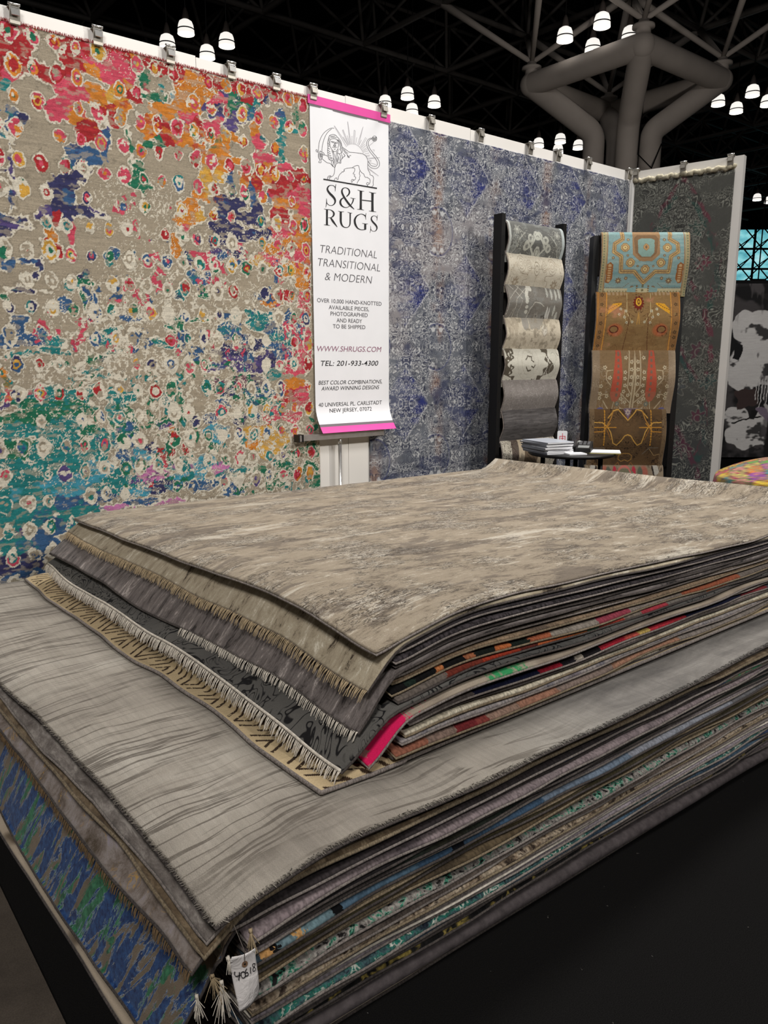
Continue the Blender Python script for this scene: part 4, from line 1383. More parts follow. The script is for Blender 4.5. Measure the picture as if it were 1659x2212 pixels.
# short nap standing up along its top edge
mb = MB()
rr = random.Random(7)
top = P[-1]
mats = [plain('nap_red', (150, 44, 44), 0.95), plain('nap_tan', (150, 132, 106), 0.95)]
for k in range(0, len(top)*3):
    p = top[min(k//3, len(top)-1)]-org
    p = p + np.array([rr.uniform(-.002, .002), -0.001-0.005*rr.random(), -0.002])
    mb.tube([p, p+np.array([rr.gauss(0, .003), -.003, 0.006+0.008*rr.random()])], [0.0013, 0.0005], 3, caps=False)
mb.build('top_nap', mats[0], o)

# ---- blue-grey rug right of the banner
BX, BZ0, BZ1 = (3.025, 5.690), 0.42, 2.975
S, T = np.meshgrid(np.arange(BX[0], BX[1]+0.001, 0.0036), np.arange(BZ0, BZ1+0.001, 0.0038))


def blue_rug():
    pit, vp = 0.536, 0.735
    g = 0.93+0.75*(fbm(S*7, T*13, 21, 5)-0.5)
    base = np.array(lin((106, 110, 119)))*g[..., None]
    warm = np.array(lin((140, 136, 138)))
    k = smooth((fbm(S*2.2, T*2.2, 22, 3)-0.45)*4)[..., None]
    base = base*(1-k)+warm*k
    tip = 3.517+pit*np.floor((S-3.517)/pit+1)         # next tip to the right
    c = tip-0.205
    row = np.round((T-2.745)/vp)
    tc = 2.745+vp*row
    ds = np.abs(S-c)/0.205
    dt = np.abs(T-tc)/0.235
    d = ds+dt
    # brown bands between columns
    ax = tip-pit+0.075
    bx = np.abs(S-ax)
    kb = smooth(1-bx/0.085)*smooth((fbm(S*9, T*5, 23, 3)-0.30)*3)*0.75
    brown = np.array(lin((150, 116, 96)))
    base = base*(1-kb[..., None])+brown*kb[..., None]
    # blue inside the diamonds, stronger to the right
    wear = smooth((fbm(S*7, T*26, 24, 4)-0.36)*4)
    rag = d + 0.25*(fbm(S*14, T*14, 25, 3)-0.5)
    kd = smooth((1.12-rag)*5)*(0.35+0.65*smooth((S-(c-0.08))/0.2))*np.clip(wear+0.3, 0, 1)
    blue = np.array(lin((44, 52, 110)))
    base = base*(1-kd[..., None])+blue*kd[..., None]
    # stray navy blotches
    kn = smooth((fbm(S*6+4, T*9, 26, 4)-0.57)*9)*0.75
    navy = np.array(lin((62, 68, 96)))
    base = base*(1-kn[..., None])+navy*kn[..., None]
    # dark upper edge haze of wool colour
    # scrollwork, mirrored about the column axes and the rows
    mx = np.abs(((S-ax+pit/2) % pit)-pit/2)
    my = np.abs(((T-2.745+vp/2) % vp)-vp/2)
    n = fbm(mx*25+2.0*fbm(mx*10, my*10, 30, 2), my*25+2.2*fbm(mx*9, my*9, 31, 2), 27, 2)
    fr = np.abs((n*6.5) % 1.0-0.5)
    n_b = fbm(mx*38+1, my*38, 28, 2)
    fr2 = np.abs((n_b*4) % 1.0-0.5)
    vis = smooth((fbm(S*9, T*20, 29, 4)-0.26)*4)
    light = np.array(lin((204, 204, 204)))
    kl = (smooth((0.15-fr)*14)*0.95+smooth((0.10-fr2)*14)*0.6)*vis*(1-0.35*kd)
    kl = np.clip(kl, 0, 1)
    dark = np.array(lin((42, 45, 66)))
    kk = smooth((fr-0.33)*12)*0.85*smooth((fbm(S*8+5, T*14, 37, 3)-0.3)*5)
    base = base*(1-kk[..., None])+dark*kk[..., None]
    base = base*(1-kl[..., None]*0.85)+light*kl[..., None]*0.85
    # petalled flower in each diamond
    fx, fy = (S-c+0.02)/0.13, (T-tc)/0.14
    rr_ = np.hypot(fx, fy)
    an = np.arctan2(fy, fx)
    pet = 0.55+0.35*np.abs(np.cos(an*4))
    kf = smooth((0.055-np.abs(rr_-pet))*26)+smooth((0.045-np.abs(rr_-0.25))*26)+smooth((0.05-np.abs(np.sin(an*4)))*14)*(rr_ < 0.8)*(rr_ > 0.2)
    kf = np.clip(kf, 0, 1)*0.45*smooth((fbm(S*12, T*12, 33, 2)-0.38)*5)
    base = base*(1-kf[..., None]*0.85)+light*kf[..., None]*0.85
    ko = smooth((0.035-np.abs(d-1.05))*40)*(S > c)*0.45*smooth((fbm(S*10, T*10, 34, 2)-0.3)*5)
    base = base*(1-ko[..., None])+light*ko[..., None]
    # round medallions half way between the rows
    tm = 2.745+vp*(np.floor((T-2.745)/vp)+0.5)
    rm = np.hypot((S-ax)/0.13, (T-tm)/0.15)
    km = smooth((0.06-np.abs(rm-1))*20)*0.45
    base = base*(1-km[..., None])+blue*km[..., None]
    return np.clip(base, 0, 1)


dye = blue_rug()
P = np.stack([S, np.full_like(S, WY-0.016)+0.006*(fbm(S*1.6, T*0.8, 52, 2)-0.5), T+0.012*(fbm(S*2.2, T*0, 53, 2)-0.5)*smooth((T-2.7)/0.27)], -1)
org = np.array([BX[0], WY-0.016, BZ0])
M_hungb = dyed('hung_wool', (5, 5, 110), 0.16, 0.3)
o = grid_mesh('wall_rug', P-org, M_hungb, dye, None, 0.009, (0, 1, 0))
o.location = org
tag(o, 'blue-grey oriental rug with diamond medallions hanging on the white wall', 'rug')

# ---- dark scrolled rug on the short side wall
S, T = np.meshgrid(np.arange(0.035, SL-0.055, 0.004), np.arange(0.42, 2.955, 0.0045))


def dark_rug():
    mid = (0.035+SL-0.055)/2
    mx = np.abs(S-mid)
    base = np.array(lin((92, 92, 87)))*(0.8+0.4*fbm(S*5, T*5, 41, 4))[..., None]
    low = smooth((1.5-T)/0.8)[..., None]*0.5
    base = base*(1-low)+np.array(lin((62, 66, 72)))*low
    # arching burgundy and green vine
    for (t_, col, ph) in ((0.0, (122, 62, 78), 0.0), (0.05, (58, 92, 84), 0.5), (0.62, (122, 62, 78), 0.3), (1.2, (112, 60, 76), 0.1), (1.25, (60, 90, 86), 0.6), (1.8, (110, 62, 80), 0.3)):
        cv = mx-0.31*np.sin(np.clip((2.95-t_-T)*2.2, 0, 1.571*1.6))
        k = smooth((0.030-np.abs(cv+0.02*(fbm(S*16, T*16, 42, 2)-0.5)*2))*70)*((2.95-t_-T) > 0)*((2.95-t_-T) < 0.95)
        k = k*smooth((fbm(S*14, T*14, 43, 3)-0.36)*6)*0.75
        base = base*(1-k[..., None])+np.array(lin(col))*k[..., None]
    for (u, t_, r, col) in ((0.20, 2.30, 0.07, (136, 66, 84)), (0.28, 2.05, 0.06, (120, 60, 78)), (0.10, 1.95, 0.07, (110, 106, 100)), (0.22, 1.62, 0.09, (104, 64, 78)),
                            (0.05, 1.35, 0.10, (88, 92, 96)), (0.25, 1.1, 0.08, (112, 62, 80)), (0.12, 2.55, 0.08, (70, 96, 88)), (0.3, 1.4, 0.08, (64, 90, 88)), (0.15, 0.85, 0.09, (104, 60, 78))):
        rr_ = np.hypot(mx-u, T-t_)/r
        an = np.arctan2(T-t_, mx-u)
        pet = 0.8+0.2*np.cos(an*8)
        k = smooth((pet-rr_)*6)*smooth((fbm(S*20, T*20, 44, 3)-0.35)*6)*0.75
        base = base*(1-k[..., None])+np.array(lin(col))*k[..., None]
        k = np.clip(smooth((0.08-np.abs(rr_-pet))*16)+smooth((0.08-np.abs(rr_-0.35))*16), 0, 1)*0.8
        base = base*(1-k[..., None])+np.array(lin((140, 138, 128)))*k[..., None]
    n = fbm(mx*22+2.0*fbm(mx*8, T*8, 45, 2), T*22+2.0*fbm(mx*8, T*8, 46, 2), 47, 2)
    fr = np.abs((n*7) % 1-0.5)
    vis = smooth((fbm(S*6, T*9, 48, 3)-0.28)*4)
    k = smooth((0.14-fr)*16)*vis*0.85
    base = base*(1-k[..., None])+np.array(lin((170, 170, 158)))*k[..., None]
    k = smooth((fr-0.36)*16)*vis*0.6
    base = base*(1-k[..., None])+np.array(lin((48, 47, 46)))*k[..., None]
    return np.clip(base, 0, 1)


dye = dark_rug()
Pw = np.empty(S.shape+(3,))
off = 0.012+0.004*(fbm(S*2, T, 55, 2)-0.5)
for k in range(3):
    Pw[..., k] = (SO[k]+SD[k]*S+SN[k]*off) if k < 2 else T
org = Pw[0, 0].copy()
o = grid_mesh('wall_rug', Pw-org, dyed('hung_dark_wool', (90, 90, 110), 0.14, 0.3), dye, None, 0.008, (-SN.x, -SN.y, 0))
o.location = org
tag(o, 'dark green-grey rug with burgundy scrolls on the short side wall', 'rug')
# its top end is rolled over and wrinkled
mb = MB()
pts, rs = [], []
for k in range(60):
    s = 0.03+(SL-0.085)*k/59
    p = side(s, 0.024+0.005*math.sin(k*1.7), 2.972+0.006*math.sin(k*0.9)+0.004*math.sin(k*2.3))
    pts.append(p-Vector(org))
    rs.append(0.018+0.0022*math.sin(k*1.3)+0.0016*math.sin(k*3.1))
mb.tube(pts, rs, 10)
mb.build('rolled_hem', plain('wool_back', (176, 168, 146), 0.9, 0, 0.1, 0.15, 30, 0.4, 80), o, shade=True)
# ------------------------------------------------------------------ spring clips along the wall tops


def make_clip(loc, rz, label, shine, group='metal clips along the wall tops'):
    """bulldog clip over the wall edge: jaw plate, rear plate over the top, flip lever"""
    e = empty('spring_clip', loc, rz)
    tag(e, label, 'clip', group)
    mb = MB()
    w, h = 0.021, 0.072
    n = 6
    # front jaw: curved plate
    prof = [(-0.004, 0.000), (-0.016, -0.006), (-0.021, -0.018), (-0.016, -0.040), (-0.011, -0.060), (-0.010, -h), (-0.007, -h-0.004), (-0.005, -h), (-0.005, -0.060), (-0.009, -0.040), (-0.014, -0.018), (-0.010, -0.010), (-0.002, -0.006)]
    vs, fs = [], []
    for x in (-w, w):
        for (y, z) in prof:
            vs.append((x, y, z))
    m = len(prof)
    for k in range(m):
        fs.append((k, (k+1) % m, m+(k+1) % m, m+k))
    fs.append(tuple(range(m))[::-1])
    fs.append(tuple(m+k for k in range(m)))
    mb.add(vs, fs)
    mb.build('jaw', M_steel, e)
    mb = MB()
    mb.box((-w, -0.004, -0.003), (w, 0.062, 0.001))
    mb.box((-w, 0.054, -0.05), (w, 0.057, 0.0))
    mb.build('back_plate', M_steel, e)
    mb = MB()
    mb.tube([(-w-0.004, -0.012, 0.004), (w+0.004, -0.012, 0.004)], 0.0055, 10)
    mb.build('spring_pin', M_chrome, e, shade=True)
    mb = MB()
    a = 0.018
    lv = [(-a, -0.020, -0.010), (a, -0.020, -0.010), (a*0.92, -0.030, -0.044), (-a*0.92, -0.030, -0.044), (-a, -0.0175, -0.011), (a, -0.0175, -0.011), (a*0.92, -0.0275, -0.045), (-a*0.92, -0.0275, -0.045)]
    mb.add(lv, [(0, 1, 2, 3), (7, 6, 5, 4), (0, 4, 5, 1), (1, 5, 6, 2), (2, 6, 7, 3), (3, 7, 4, 0)])
    mb.tube([(-a, -0.024, -0.004), (-a, -0.020, -0.012), (a, -0.020, -0.012), (a, -0.024, -0.004)], 0.0022, 6)
    mb.build('lever', M_chrome if shine else M_steel, e)
    return e


ordw = ['leftmost', 'second from left', 'third from left', 'fourth from left', 'fifth from left']
cl = [(1.072, ordw[0]+' steel clip holding the multicoloured rug, with bright lever', True)]
cl += [(x, w_+' steel clip holding the multicoloured rug on the wall', True) for x, w_ in ((1.429, ordw[1]), (1.782, ordw[2]), (2.113, ordw[3]), (2.382, ordw[4]))]
cl += [(2.62, 'dark steel clip at the left end of the banner\'s pink top strip', False), (3.125, 'steel clip at the right end of the banner\'s pink top strip', False)]
cl += [(x, w_+' clip on the blue-grey rug, counted from the banner', False) for x, w_ in ((3.51, 'first'), (3.955, 'second'), (4.454, 'third'), (4.762, 'fourth'), (5.125, 'fifth'), (5.655, 'sixth'))]
for x, lb, sh in cl:
    make_clip((x, WY-0.022, WH+0.004), 0.0, lb, sh)
rz_side = math.atan2(SD.y, SD.x)+math.pi
for px, py, lb in ((1378, 378, 'clip beside the wall corner on the dark green-grey rug'), (1480, 360, 'middle clip on the dark green-grey rug of the side wall'), (1582, 342, 'clip at the outer end of the dark green-grey rug on the side wall')):
    d = ray(px, py)
    # intersect with the side wall plane
    A2 = np.array([[d[0], -SD.x], [d[1], -SD.y]])
    uu = np.linalg.solve(A2, np.array([SO.x, SO.y]))
    s = uu[1]
    make_clip(side(max(0.03, s), 0.030, WH+0.004), math.atan2(SD.y, SD.x), lb, False)

# ------------------------------------------------------------------ the banner
BL_, BR_ = 2.598, 3.166


def ban_y(z, x=2.9):
    y = 0.0014*math.sin((x-2.6)*19+z*3)*(0.4+0.6*math.exp(-((z-2.75)/0.3)**2)) + 3.862 - 0.008*(3.0-z)/1.8
    return y - (2.5*max(0.0, 1.30-z)**2)


M_ban = plain('banner_vinyl', (225, 225, 228), 0.5, 0, 0.3, 0.01)
M_pinkv = plain('pink_vinyl', (214, 66, 150), 0.5, 0, 0.3, 0.03)
M_greyv = plain('grey_band', (104, 94, 100), 0.5, 0, 0.3, 0.02)
M_ink = plain('black_ink', (34, 33, 35), 0.6, 0, 0.2, 0.02)
M_inkgrey = plain('grey_ink', (74, 72, 76), 0.6, 0, 0.2, 0.02)
M_inkpale = plain('pale_ink', (176, 174, 178), 0.6, 0, 0.2, 0.02)
M_inkmauve = plain('mauve_ink', (140, 96, 116), 0.6, 0, 0.2, 0.02)
ban = empty('banner', ((BL_+BR_)/2, 3.862, 1.13))
tag(ban, 'white vertical rug-seller banner with line-drawn lion, hanging between two wall rugs', 'banner')
BO = np.array(ban.location)


def strip(name, z0, z1, mat, n=24, dy=0.0, grow=0.0, curl=True):
    vs, fs = [], []
    for k in range(n+1):
        z = z0+(z1-z0)*k/n
        for j in range(25):
            x = BL_-grow+(BR_-BL_+2*grow)*j/24.0
            vs.append((x, ban_y(z, x)-dy, z))
    for k in range(n):
        for j in range(24):
            a = k*25+j
            fs.append((a, a+1, a+26, a+25))
    N = len(vs)
    vs2 = [(x, y+0.0016, z) for x, y, z in vs]
    fs2 = [tuple(i+N for i in f)[::-1] for f in fs]
    mb = MB()
    mb.add(vs+vs2, fs+fs2)
    o = mb.build(name, mat, ban, shade=True, origin=tuple(BO))
    o.location = (0, 0, 0)
    return o


strip('sheet', 1.178, 2.950, M_ban, 70)
strip('grey_band', 1.163, 1.178, M_greyv, 2)
strip('pink_hem', 1.128, 1.163, M_pinkv, 4)
mb = MB()
mb.box((BL_-0.012, WY-0.026, 2.958), (BR_+0.012, WY-0.020, 3.004))
o = mb.build('pink_header', M_pinkv, ban, origin=tuple(BO))
o.location = (0, 0, 0)
mb = MB()
mb.box((BL_-0.004, WY-0.025, 2.946), (BR_+0.004, WY-0.0195, 2.958))
o = mb.build('grey_header_band', M_greyv, ban, origin=tuple(BO))
o.location = (0, 0, 0)


def on_ban(px, py, lift=0.0010):
    """where the sight line through a photo pixel meets the banner sheet (so traced drawing lies in the sheet)"""
    Y = 3.85
    for _ in range(4):
        p = on_y(px, py, Y)
        Y = ban_y(p[2], p[0])
    return (p[0]-BO[0], Y-lift-BO[1], p[2]-BO[2])


def zoomer(x0, y0, k):
    return lambda x, y: on_ban(x0+x/k, y0+y/k)


# the initials, thick and thin strokes with serifs
zz = zoomer(690, 385, 11.85)
letters = MB()


def catmull(st, n=7):
    P = np.array(st, float)
    if len(P) < 3:
        return P
    out = []
    Q = np.vstack([2*P[0]-P[1], P, 2*P[-1]-P[-2]])
    for i in range(1, len(Q)-2):
        for k in range(n):
            u = k/n
            a, b, c, d = Q[i-1], Q[i], Q[i+1], Q[i+2]
            out.append(0.5*((2*b)+(c-a)*u+(2*a-5*b+4*c-d)*u*u+(3*b-a-3*c+d)*u**3))
    out.append(P[-1])
    return np.array(out)


def stroke(mb, st, f3, smoothit=True):
    q = catmull(st) if (smoothit or len(st) > 2) else np.array([np.array(st[0])*(1-k/8)+np.array(st[1])*k/8 for k in range(9)], float)
    mb.ribbon(q[:, :2], np.maximum(q[:, 2], 3), f3)


Sst = [[(405, 245, 16), (365, 197, 16), (300, 182, 14), (240, 200, 28), (206, 250, 38), (210, 310, 46), (260, 385, 54), (330, 455, 58), (385, 525, 52), (402, 585, 44), (386, 645, 32), (342, 687, 20), (290, 698, 14), (232, 682, 14), (196, 642, 16), (178, 600, 14)],
       [(419, 150, 9), (408, 240, 18), (402, 336, 9)], [(178, 518, 9), (181, 620, 18), (162, 746, 10)]]
for st in Sst:
    stroke(letters, st, zz)
for st in [[(690, 470, 22), (748, 412, 34), (768, 345, 36), (738, 278, 28), (660, 243, 16), (594, 272, 30), (574, 340, 44), (602, 430, 46), (680, 560, 48), (780, 690, 46), (888, 795, 14)],
           [(640, 485, 18), (565, 535, 36), (533, 600, 48), (548, 672, 46), (602, 728, 28), (680, 750, 16), (756, 722, 16), (820, 662, 22), (858, 585, 30), (868, 522, 26)],
           [(790, 500, 8), (855, 518, 14), (925, 522, 8)]]:
    stroke(letters, st, zz)
for st in [[(1060, 325, 62), (1058, 560, 54), (1056, 800, 60)], [(1357, 375, 64), (1355, 610, 58), (1356, 850, 64)], [(970, 300, 8), (1060, 328, 20), (1145, 335, 8)],
           [(965, 795, 8), (1056, 798, 20), (1142, 820, 8)], [(1088, 560, 24), (1330, 588, 24)], [(1265, 350, 8), (1357, 378, 20), (1450, 382, 8)], [(1262, 838, 8), (1356, 848, 20), (1450, 860, 8)],
           [(193, 805, 52), (191, 1000, 48), (191, 1195, 54)], [(115, 785, 8), (190, 803, 18), (250, 800, 10)], [(113, 1188, 8), (191, 1198, 20), (272, 1212, 8)],
           [(213, 800, 14), (290, 815, 18), (350, 860, 36), (369, 915, 46), (348, 970, 36), (290, 1008, 16), (222, 1012, 12)], [(285, 1010, 34), (350, 1110, 50), (455, 1250, 14)],
           [(545, 852, 54), (544, 1000, 54), (548, 1120, 50), (575, 1200, 40), (622, 1248, 24), (682, 1262, 18), (738, 1246, 18), (776, 1190, 28), (785, 1090, 32), (787, 892, 34)],
           [(475, 840, 8), (550, 858, 16), (628, 855, 8)], [(715, 868, 8), (787, 890, 16), (838, 890, 8)],
           [(1186, 1000, 12), (1168, 965, 26), (1118, 930, 20), (1050, 920, 16), (962, 962, 30), (910, 1040, 46), (904, 1120, 52), (926, 1200, 48), (980, 1280, 30), (1060, 1318, 18), (1130, 1318, 18), (1192, 1308, 14)],
           [(1192, 893, 9), (1180, 970, 18), (1186, 1060, 9)], [(1171, 1170, 52), (1170, 1310, 54)], [(1092, 1155, 8), (1171, 1170, 18), (1242, 1170, 8)]]:
    stroke(letters, st, zz, len(st) > 3)
for st in Sst:
    st2 = [((x-160)/265*192+1295, (y-150)/595*455+940, w*0.78) for x, y, w in st]
    stroke(letters, st2, zz)
letters.build('initials', M_ink, ban)

# the lion with sword before the rising sun
zl = zoomer(670, 255, 10.369)
L1 = [  # body, legs, tail, sword
    [(185, 745), (190, 640), (210, 520), (260, 400), (330, 310), (420, 245), (480, 225), (535, 230)], [(262, 755), (265, 680), (290, 540), (340, 400), (400, 310), (480, 240)],
    [(150, 705), (130, 715), (135, 745), (170, 765), (215, 760), (225, 735), (245, 755), (290, 775), (315, 805), (300, 825), (275, 815), (280, 795)], [(150, 705), (160, 725), (175, 755)],
    [(185, 785), (180, 830), (195, 905), (265, 905), (275, 830), (262, 795), (185, 785)], [(188, 812), (265, 815)], [(188, 845), (268, 848)], [(190, 875), (266, 880)], [(215, 795), (235, 880)], [(240, 800), (255, 875)],
    [(200, 905), (215, 945), (190, 990), (245, 995), (240, 950), (260, 905)],
    [(300, 825), (350, 835), (390, 855)], [(260, 905), (310, 950), (380, 1000), (440, 1015), (480, 1050), (510, 1090)],
    [(880, 765), (1000, 775), (1120, 790), (1200, 815), (1260, 870), (1290, 960), (1288, 1080), (1295, 1150), (1340, 1240), (1340, 1270), (1390, 1290), (1420, 1340), (1410, 1440), (1415, 1500), (1380, 1535)],
    [(550, 1110), (545, 1200), (525, 1270), (485, 1310), (440, 1290), (395, 1315), (390, 1360), (420, 1390)], [(485, 1310), (440, 1310), (410, 1335)], [(470, 1330), (430, 1345), (425, 1385)],
    [(535, 1395), (560, 1350), (590, 1340), (600, 1370), (625, 1375), (630, 1330), (640, 1300), (655, 1270), (675, 1245), (690, 1235), (705, 1215), (720, 1200), (735, 1210), (750, 1190), (770, 1185), (755, 1160), (800, 1130), (940, 1112)],
    [(940, 1112), (1000, 1075), (1060, 1060), (1090, 1080), (1105, 1150), (1150, 1220), (1200, 1255), (1215, 1300), (1245, 1330), (1270, 1325), (1300, 1345), (1330, 1365), (1345, 1410), (1330, 1460), (1280, 1445), (1262, 1475), (1290, 1520)],
    [(940, 1112), (995, 1130), (990, 1200), (960, 1240), (1000, 1270), (985, 1300), (1020, 1330), (1010, 1370), (985, 1385), (940, 1375), (920, 1400), (935, 1450)], [(985, 1390), (955, 1400), (945, 1430)],
    [(1110, 1180), (1100, 1240), (1115, 1290), (1100, 1340), (1105, 1380), (1075, 1390), (1080, 1410), (1060, 1430), (1050, 1470)],
    [(1330, 1480), (1290, 1490), (1285, 1520)],
    [(1300, 970), (1350, 1050), (1420, 1080), (1480, 1075), (1505, 1030), (1490, 960), (1430, 870), (1340, 760), (1280, 650), (1265, 560), (1290, 490), (1340, 455), (1395, 450)],
    [(1295, 1040), (1350, 1105), (1430, 1130), (1500, 1120), (1550, 1060), (1545, 980), (1500, 890), (1400, 770), (1330, 670), (1305, 590), (1310, 520), (1350, 475), (1395, 470)],
]
L2 = [  # mane and face
    [(430, 390), (470, 375), (520, 370), (570, 385), (610, 430), (650, 470), (690, 540), (710, 620), (730, 660), (790, 700), (840, 740), (890, 770)], [(430, 390), (410, 460), (390, 540), (405, 570)],
    [(450, 470), (470, 470), (520, 460), (560, 465), (600, 490), (630, 540), (635, 610), (620, 670)], [(450, 470), (440, 540), (440, 610), (470, 680), (500, 720), (530, 760)],
    [(470, 520), (500, 525), (520, 545), (490, 545), (470, 520)], [(565, 545), (600, 545), (610, 565), (575, 570), (565, 545)], [(530, 520), (540, 580), (520, 620)], [(555, 540), (560, 590), (575, 630)],
    [(520, 620), (545, 640), (575, 625), (550, 610), (520, 620)], [(490, 650), (530, 655), (600, 655)], [(530, 690), (550, 700), (570, 690)], [(530, 740), (560, 750), (600, 720), (625, 680)],
    [(390, 560), (395, 640), (390, 740), (400, 850), (420, 920), (470, 960), (490, 1040), (550, 1110), (580, 1030), (640, 1000), (685, 1010), (690, 940), (740, 880), (780, 840)],
    [(400, 620), (430, 640)], [(395, 670), (440, 700)], [(395, 720), (450, 760)], [(395, 770), (460, 800)], [(400, 820), (470, 850)], [(410, 870), (490, 890)], [(425, 915), (500, 900)],
    [(480, 720), (510, 800), (520, 900), (500, 960)], [(500, 720), (540, 820), (560, 900), (555, 1000), (550, 1090)], [(600, 740), (580, 830), (590, 930), (585, 1010)], [(630, 700), (610, 800), (625, 900), (620, 1000)],
    [(660, 690), (700, 760), (660, 800), (610, 780)], [(690, 640), (720, 740), (700, 800)], [(720, 660), (770, 760), (830, 820), (870, 890), (880, 840), (915, 845)], [(760, 700), (800, 760), (850, 790)],
    [(650, 800), (680, 860), (670, 960), (660, 1000)], [(700, 810), (720, 870), (700, 930)], [(740, 790), (780, 845), (750, 860)], [(830, 830), (850, 880)], [(440, 400), (500, 410), (560, 400)], [(450, 430), (520, 430), (590, 440)],
    [(610, 480), (650, 540), (670, 620), (680, 700)], [(630, 480), (680, 560), (695, 640)], [(540, 920), (530, 990), (520, 1050)], [(470, 930), (500, 960), (530, 900)], [(640, 860), (645, 940)], [(600, 900), (605, 980)],
    [(515, 960), (525, 1040)], [(430, 440), (420, 500), (425, 560)], [(400, 580), (440, 590), (430, 620)],
]
L3 = [[(535, 170), (800, 620)], [(545, 175), (835, 600)], [(840, 80), (890, 570)], [(840, 80), (915, 570)], [(1185, 195), (1060, 590)], [(1180, 205), (1090, 600)],
      [(720, 270), (850, 590)], [(740, 265), (865, 585)], [(985, 270), (965, 570)], [(1010, 290), (990, 575)], [(985, 270), (1010, 290)], [(720, 270), (745, 265)],
      [(830, 390), (880, 570)], [(935, 400), (935, 560)], [(740, 420), (830, 590)], [(1045, 430), (1020, 580)], [(1150, 490), (1090, 610)], [(1245, 430), (1120, 640)], [(1270, 450), (1140, 650)],
      [(1230, 580), (1150, 660)], [(1250, 610), (1165, 690)], [(1265, 660), (1180, 720)], [(1280, 690), (1190, 740)], [(1300, 730), (1200, 760)], [(1320, 780), (1220, 800)], [(1340, 830), (1240, 840)], [(1330, 850), (1255, 860)],
      [(1560, 885), (1290, 895)], [(1300, 915), (1500, 890)], [(1370, 955), (1310, 940)], [(1370, 965), (1310, 975)], [(1480, 1040), (1330, 1000)], [(1530, 1295), (1290, 1110)], [(1500, 1275), (1300, 1140)], [(1430, 530), (1320, 620)],
      [(1395, 710), (1435, 715), (1425, 750)]]
sun = [(800+0, 640), (850, 600), (920, 578), (1000, 585), (1080, 625), (1150, 700), (1195, 790)]


def lines(name, L, w, mat, soft=True):
    mb = MB()
    for st in L:
        q = catmull([(x, y, w) for x, y in st], 5) if (soft and len(st) > 2) else np.array([(st[0][0]*(1-k/8)+st[1][0]*k/8, st[0][1]*(1-k/8)+st[1][1]*k/8, w) for k in range(9)], float)
        mb.ribbon(q[:, :2], np.full(len(q), w), zl)
    return mb.build(name, mat, ban)


lines('lion_outline', L1, 9, M_inkgrey)
lines('lion_mane', L2, 9, M_inkgrey)
lines('sun_rays', L3+[sun], 9, M_inkpale)
ball = [[(1440+52*math.cos(a), 462+60*math.sin(a)) for a in np.linspace(0, 6.283, 20)]] + [[(1395+k*4, 430+k*16), (1440, 440+k*16), (1488-k*3, 425+k*16)] for k in range(5)]
lines('tail_tuft', ball, 8, M_ink)
mb = MB()
mb.ribbon([(295+1200*k/30, 1370+205*k/30) for k in range(31)], [30]*31, zl)
mb.build('base_rule', M_ink, ban)

# printed lines of text
DG = None


def text_line(txt, xl, yl, xr, yr, cap_px, mat, thin=0.0, shear=0.0):
    cu = bpy.data.curves.new('text', 'FONT')
    cu.body = txt
    cu.size = 1.0
    cu.shear = shear
    cu.offset = thin
    cu.resolution_u = 6
    cu.fill_mode = 'FRONT'
    ob = bpy.data.objects.new('text', cu)
    COL.objects.link(ob)
    dg = bpy.context.evaluated_depsgraph_get()
    me = bpy.data.meshes.new_from_object(ob.evaluated_get(dg))
    bpy.data.objects.remove(ob)
    n = len(me.vertices)
    co = np.empty(n*3, np.float32)
    me.vertices.foreach_get('co', co)
    co = co.reshape(-1, 3)
    x0, x1 = co[:, 0].min(), co[:, 0].max()
    # cap height of the face
    cap = 0.70
    pl, pr = np.array(on_ban(xl, yl)), np.array(on_ban(xr, yr))
    zb = 0.5*(pl[2]+pr[2])
    xm, ym = 0.5*(xl+xr), 0.5*(yl+yr)
    h = on_ban(xm, ym-cap_px)[2]-on_ban(xm, ym)[2]
    X = pl[0]+(co[:, 0]-x0)/(x1-x0)*(pr[0]-pl[0])
    Z = zb+co[:, 1]/cap*h
    Y = np.array([ban_y(z+BO[2], x+BO[0]) for x, z in zip(X, Z)])-BO[1]-0.0010
    me.vertices.foreach_set('co', np.stack([X, Y, Z], -1).astype(np.float32).ravel())
    me.materials.clear()
    me.materials.append(mat)
    me.update()
    me.name = 'lettering'
    return link(bpy.data.objects.new('lettering', me), ban)


text_line('TRADITIONAL', 692, 546, 814, 558, 17, M_inkgrey, -0.015, 0.2)
text_line('TRANSITIONAL', 687, 575, 821, 586, 17, M_inkgrey, -0.015, 0.2)
text_line('& MODERN', 702, 605, 804, 613, 17, M_inkgrey, -0.015, 0.2)
text_line('OVER 10,000 HAND-KNOTTED', 685, 653, 824, 660, 8.6, M_inkgrey, 0.0)
text_line('AVAILABLE PIECES,', 710, 668, 797, 672, 8.6, M_inkgrey, 0.0)
text_line('PHOTOGRAPHED', 714, 681.5, 794, 685, 8.6, M_inkgrey, 0.0)
text_line('AND READY', 727, 696, 782, 698, 8.6, M_inkgrey, 0.0)
text_line('TO BE SHIPPED', 719, 709, 789, 711, 8.6, M_inkgrey, 0.0)
text_line('WWW.SHRUGS.COM', 685, 759, 824, 760, 11.5, M_inkmauve, 0.0, 0.2)
text_line('TEL: 201-933-4300', 693, 790, 817, 790, 11.0, M_ink, 0.004, 0.2)
text_line('BEST COLOR COMBINATIONS,', 688, 830, 825, 829, 8.4, M_ink, 0.0, 0.2)
text_line('AWARD WINNING DESIGNS', 694, 843, 819, 841, 8.4, M_ink, 0.0, 0.2)
text_line('40 UNIVERSAL PL. CARLSTADT', 688, 878, 825, 874, 8.4, M_ink, 0.0, 0.1)
text_line('NEW JERSEY, 07072', 712, 891, 803, 887, 8.4, M_ink, 0.0, 0.1)

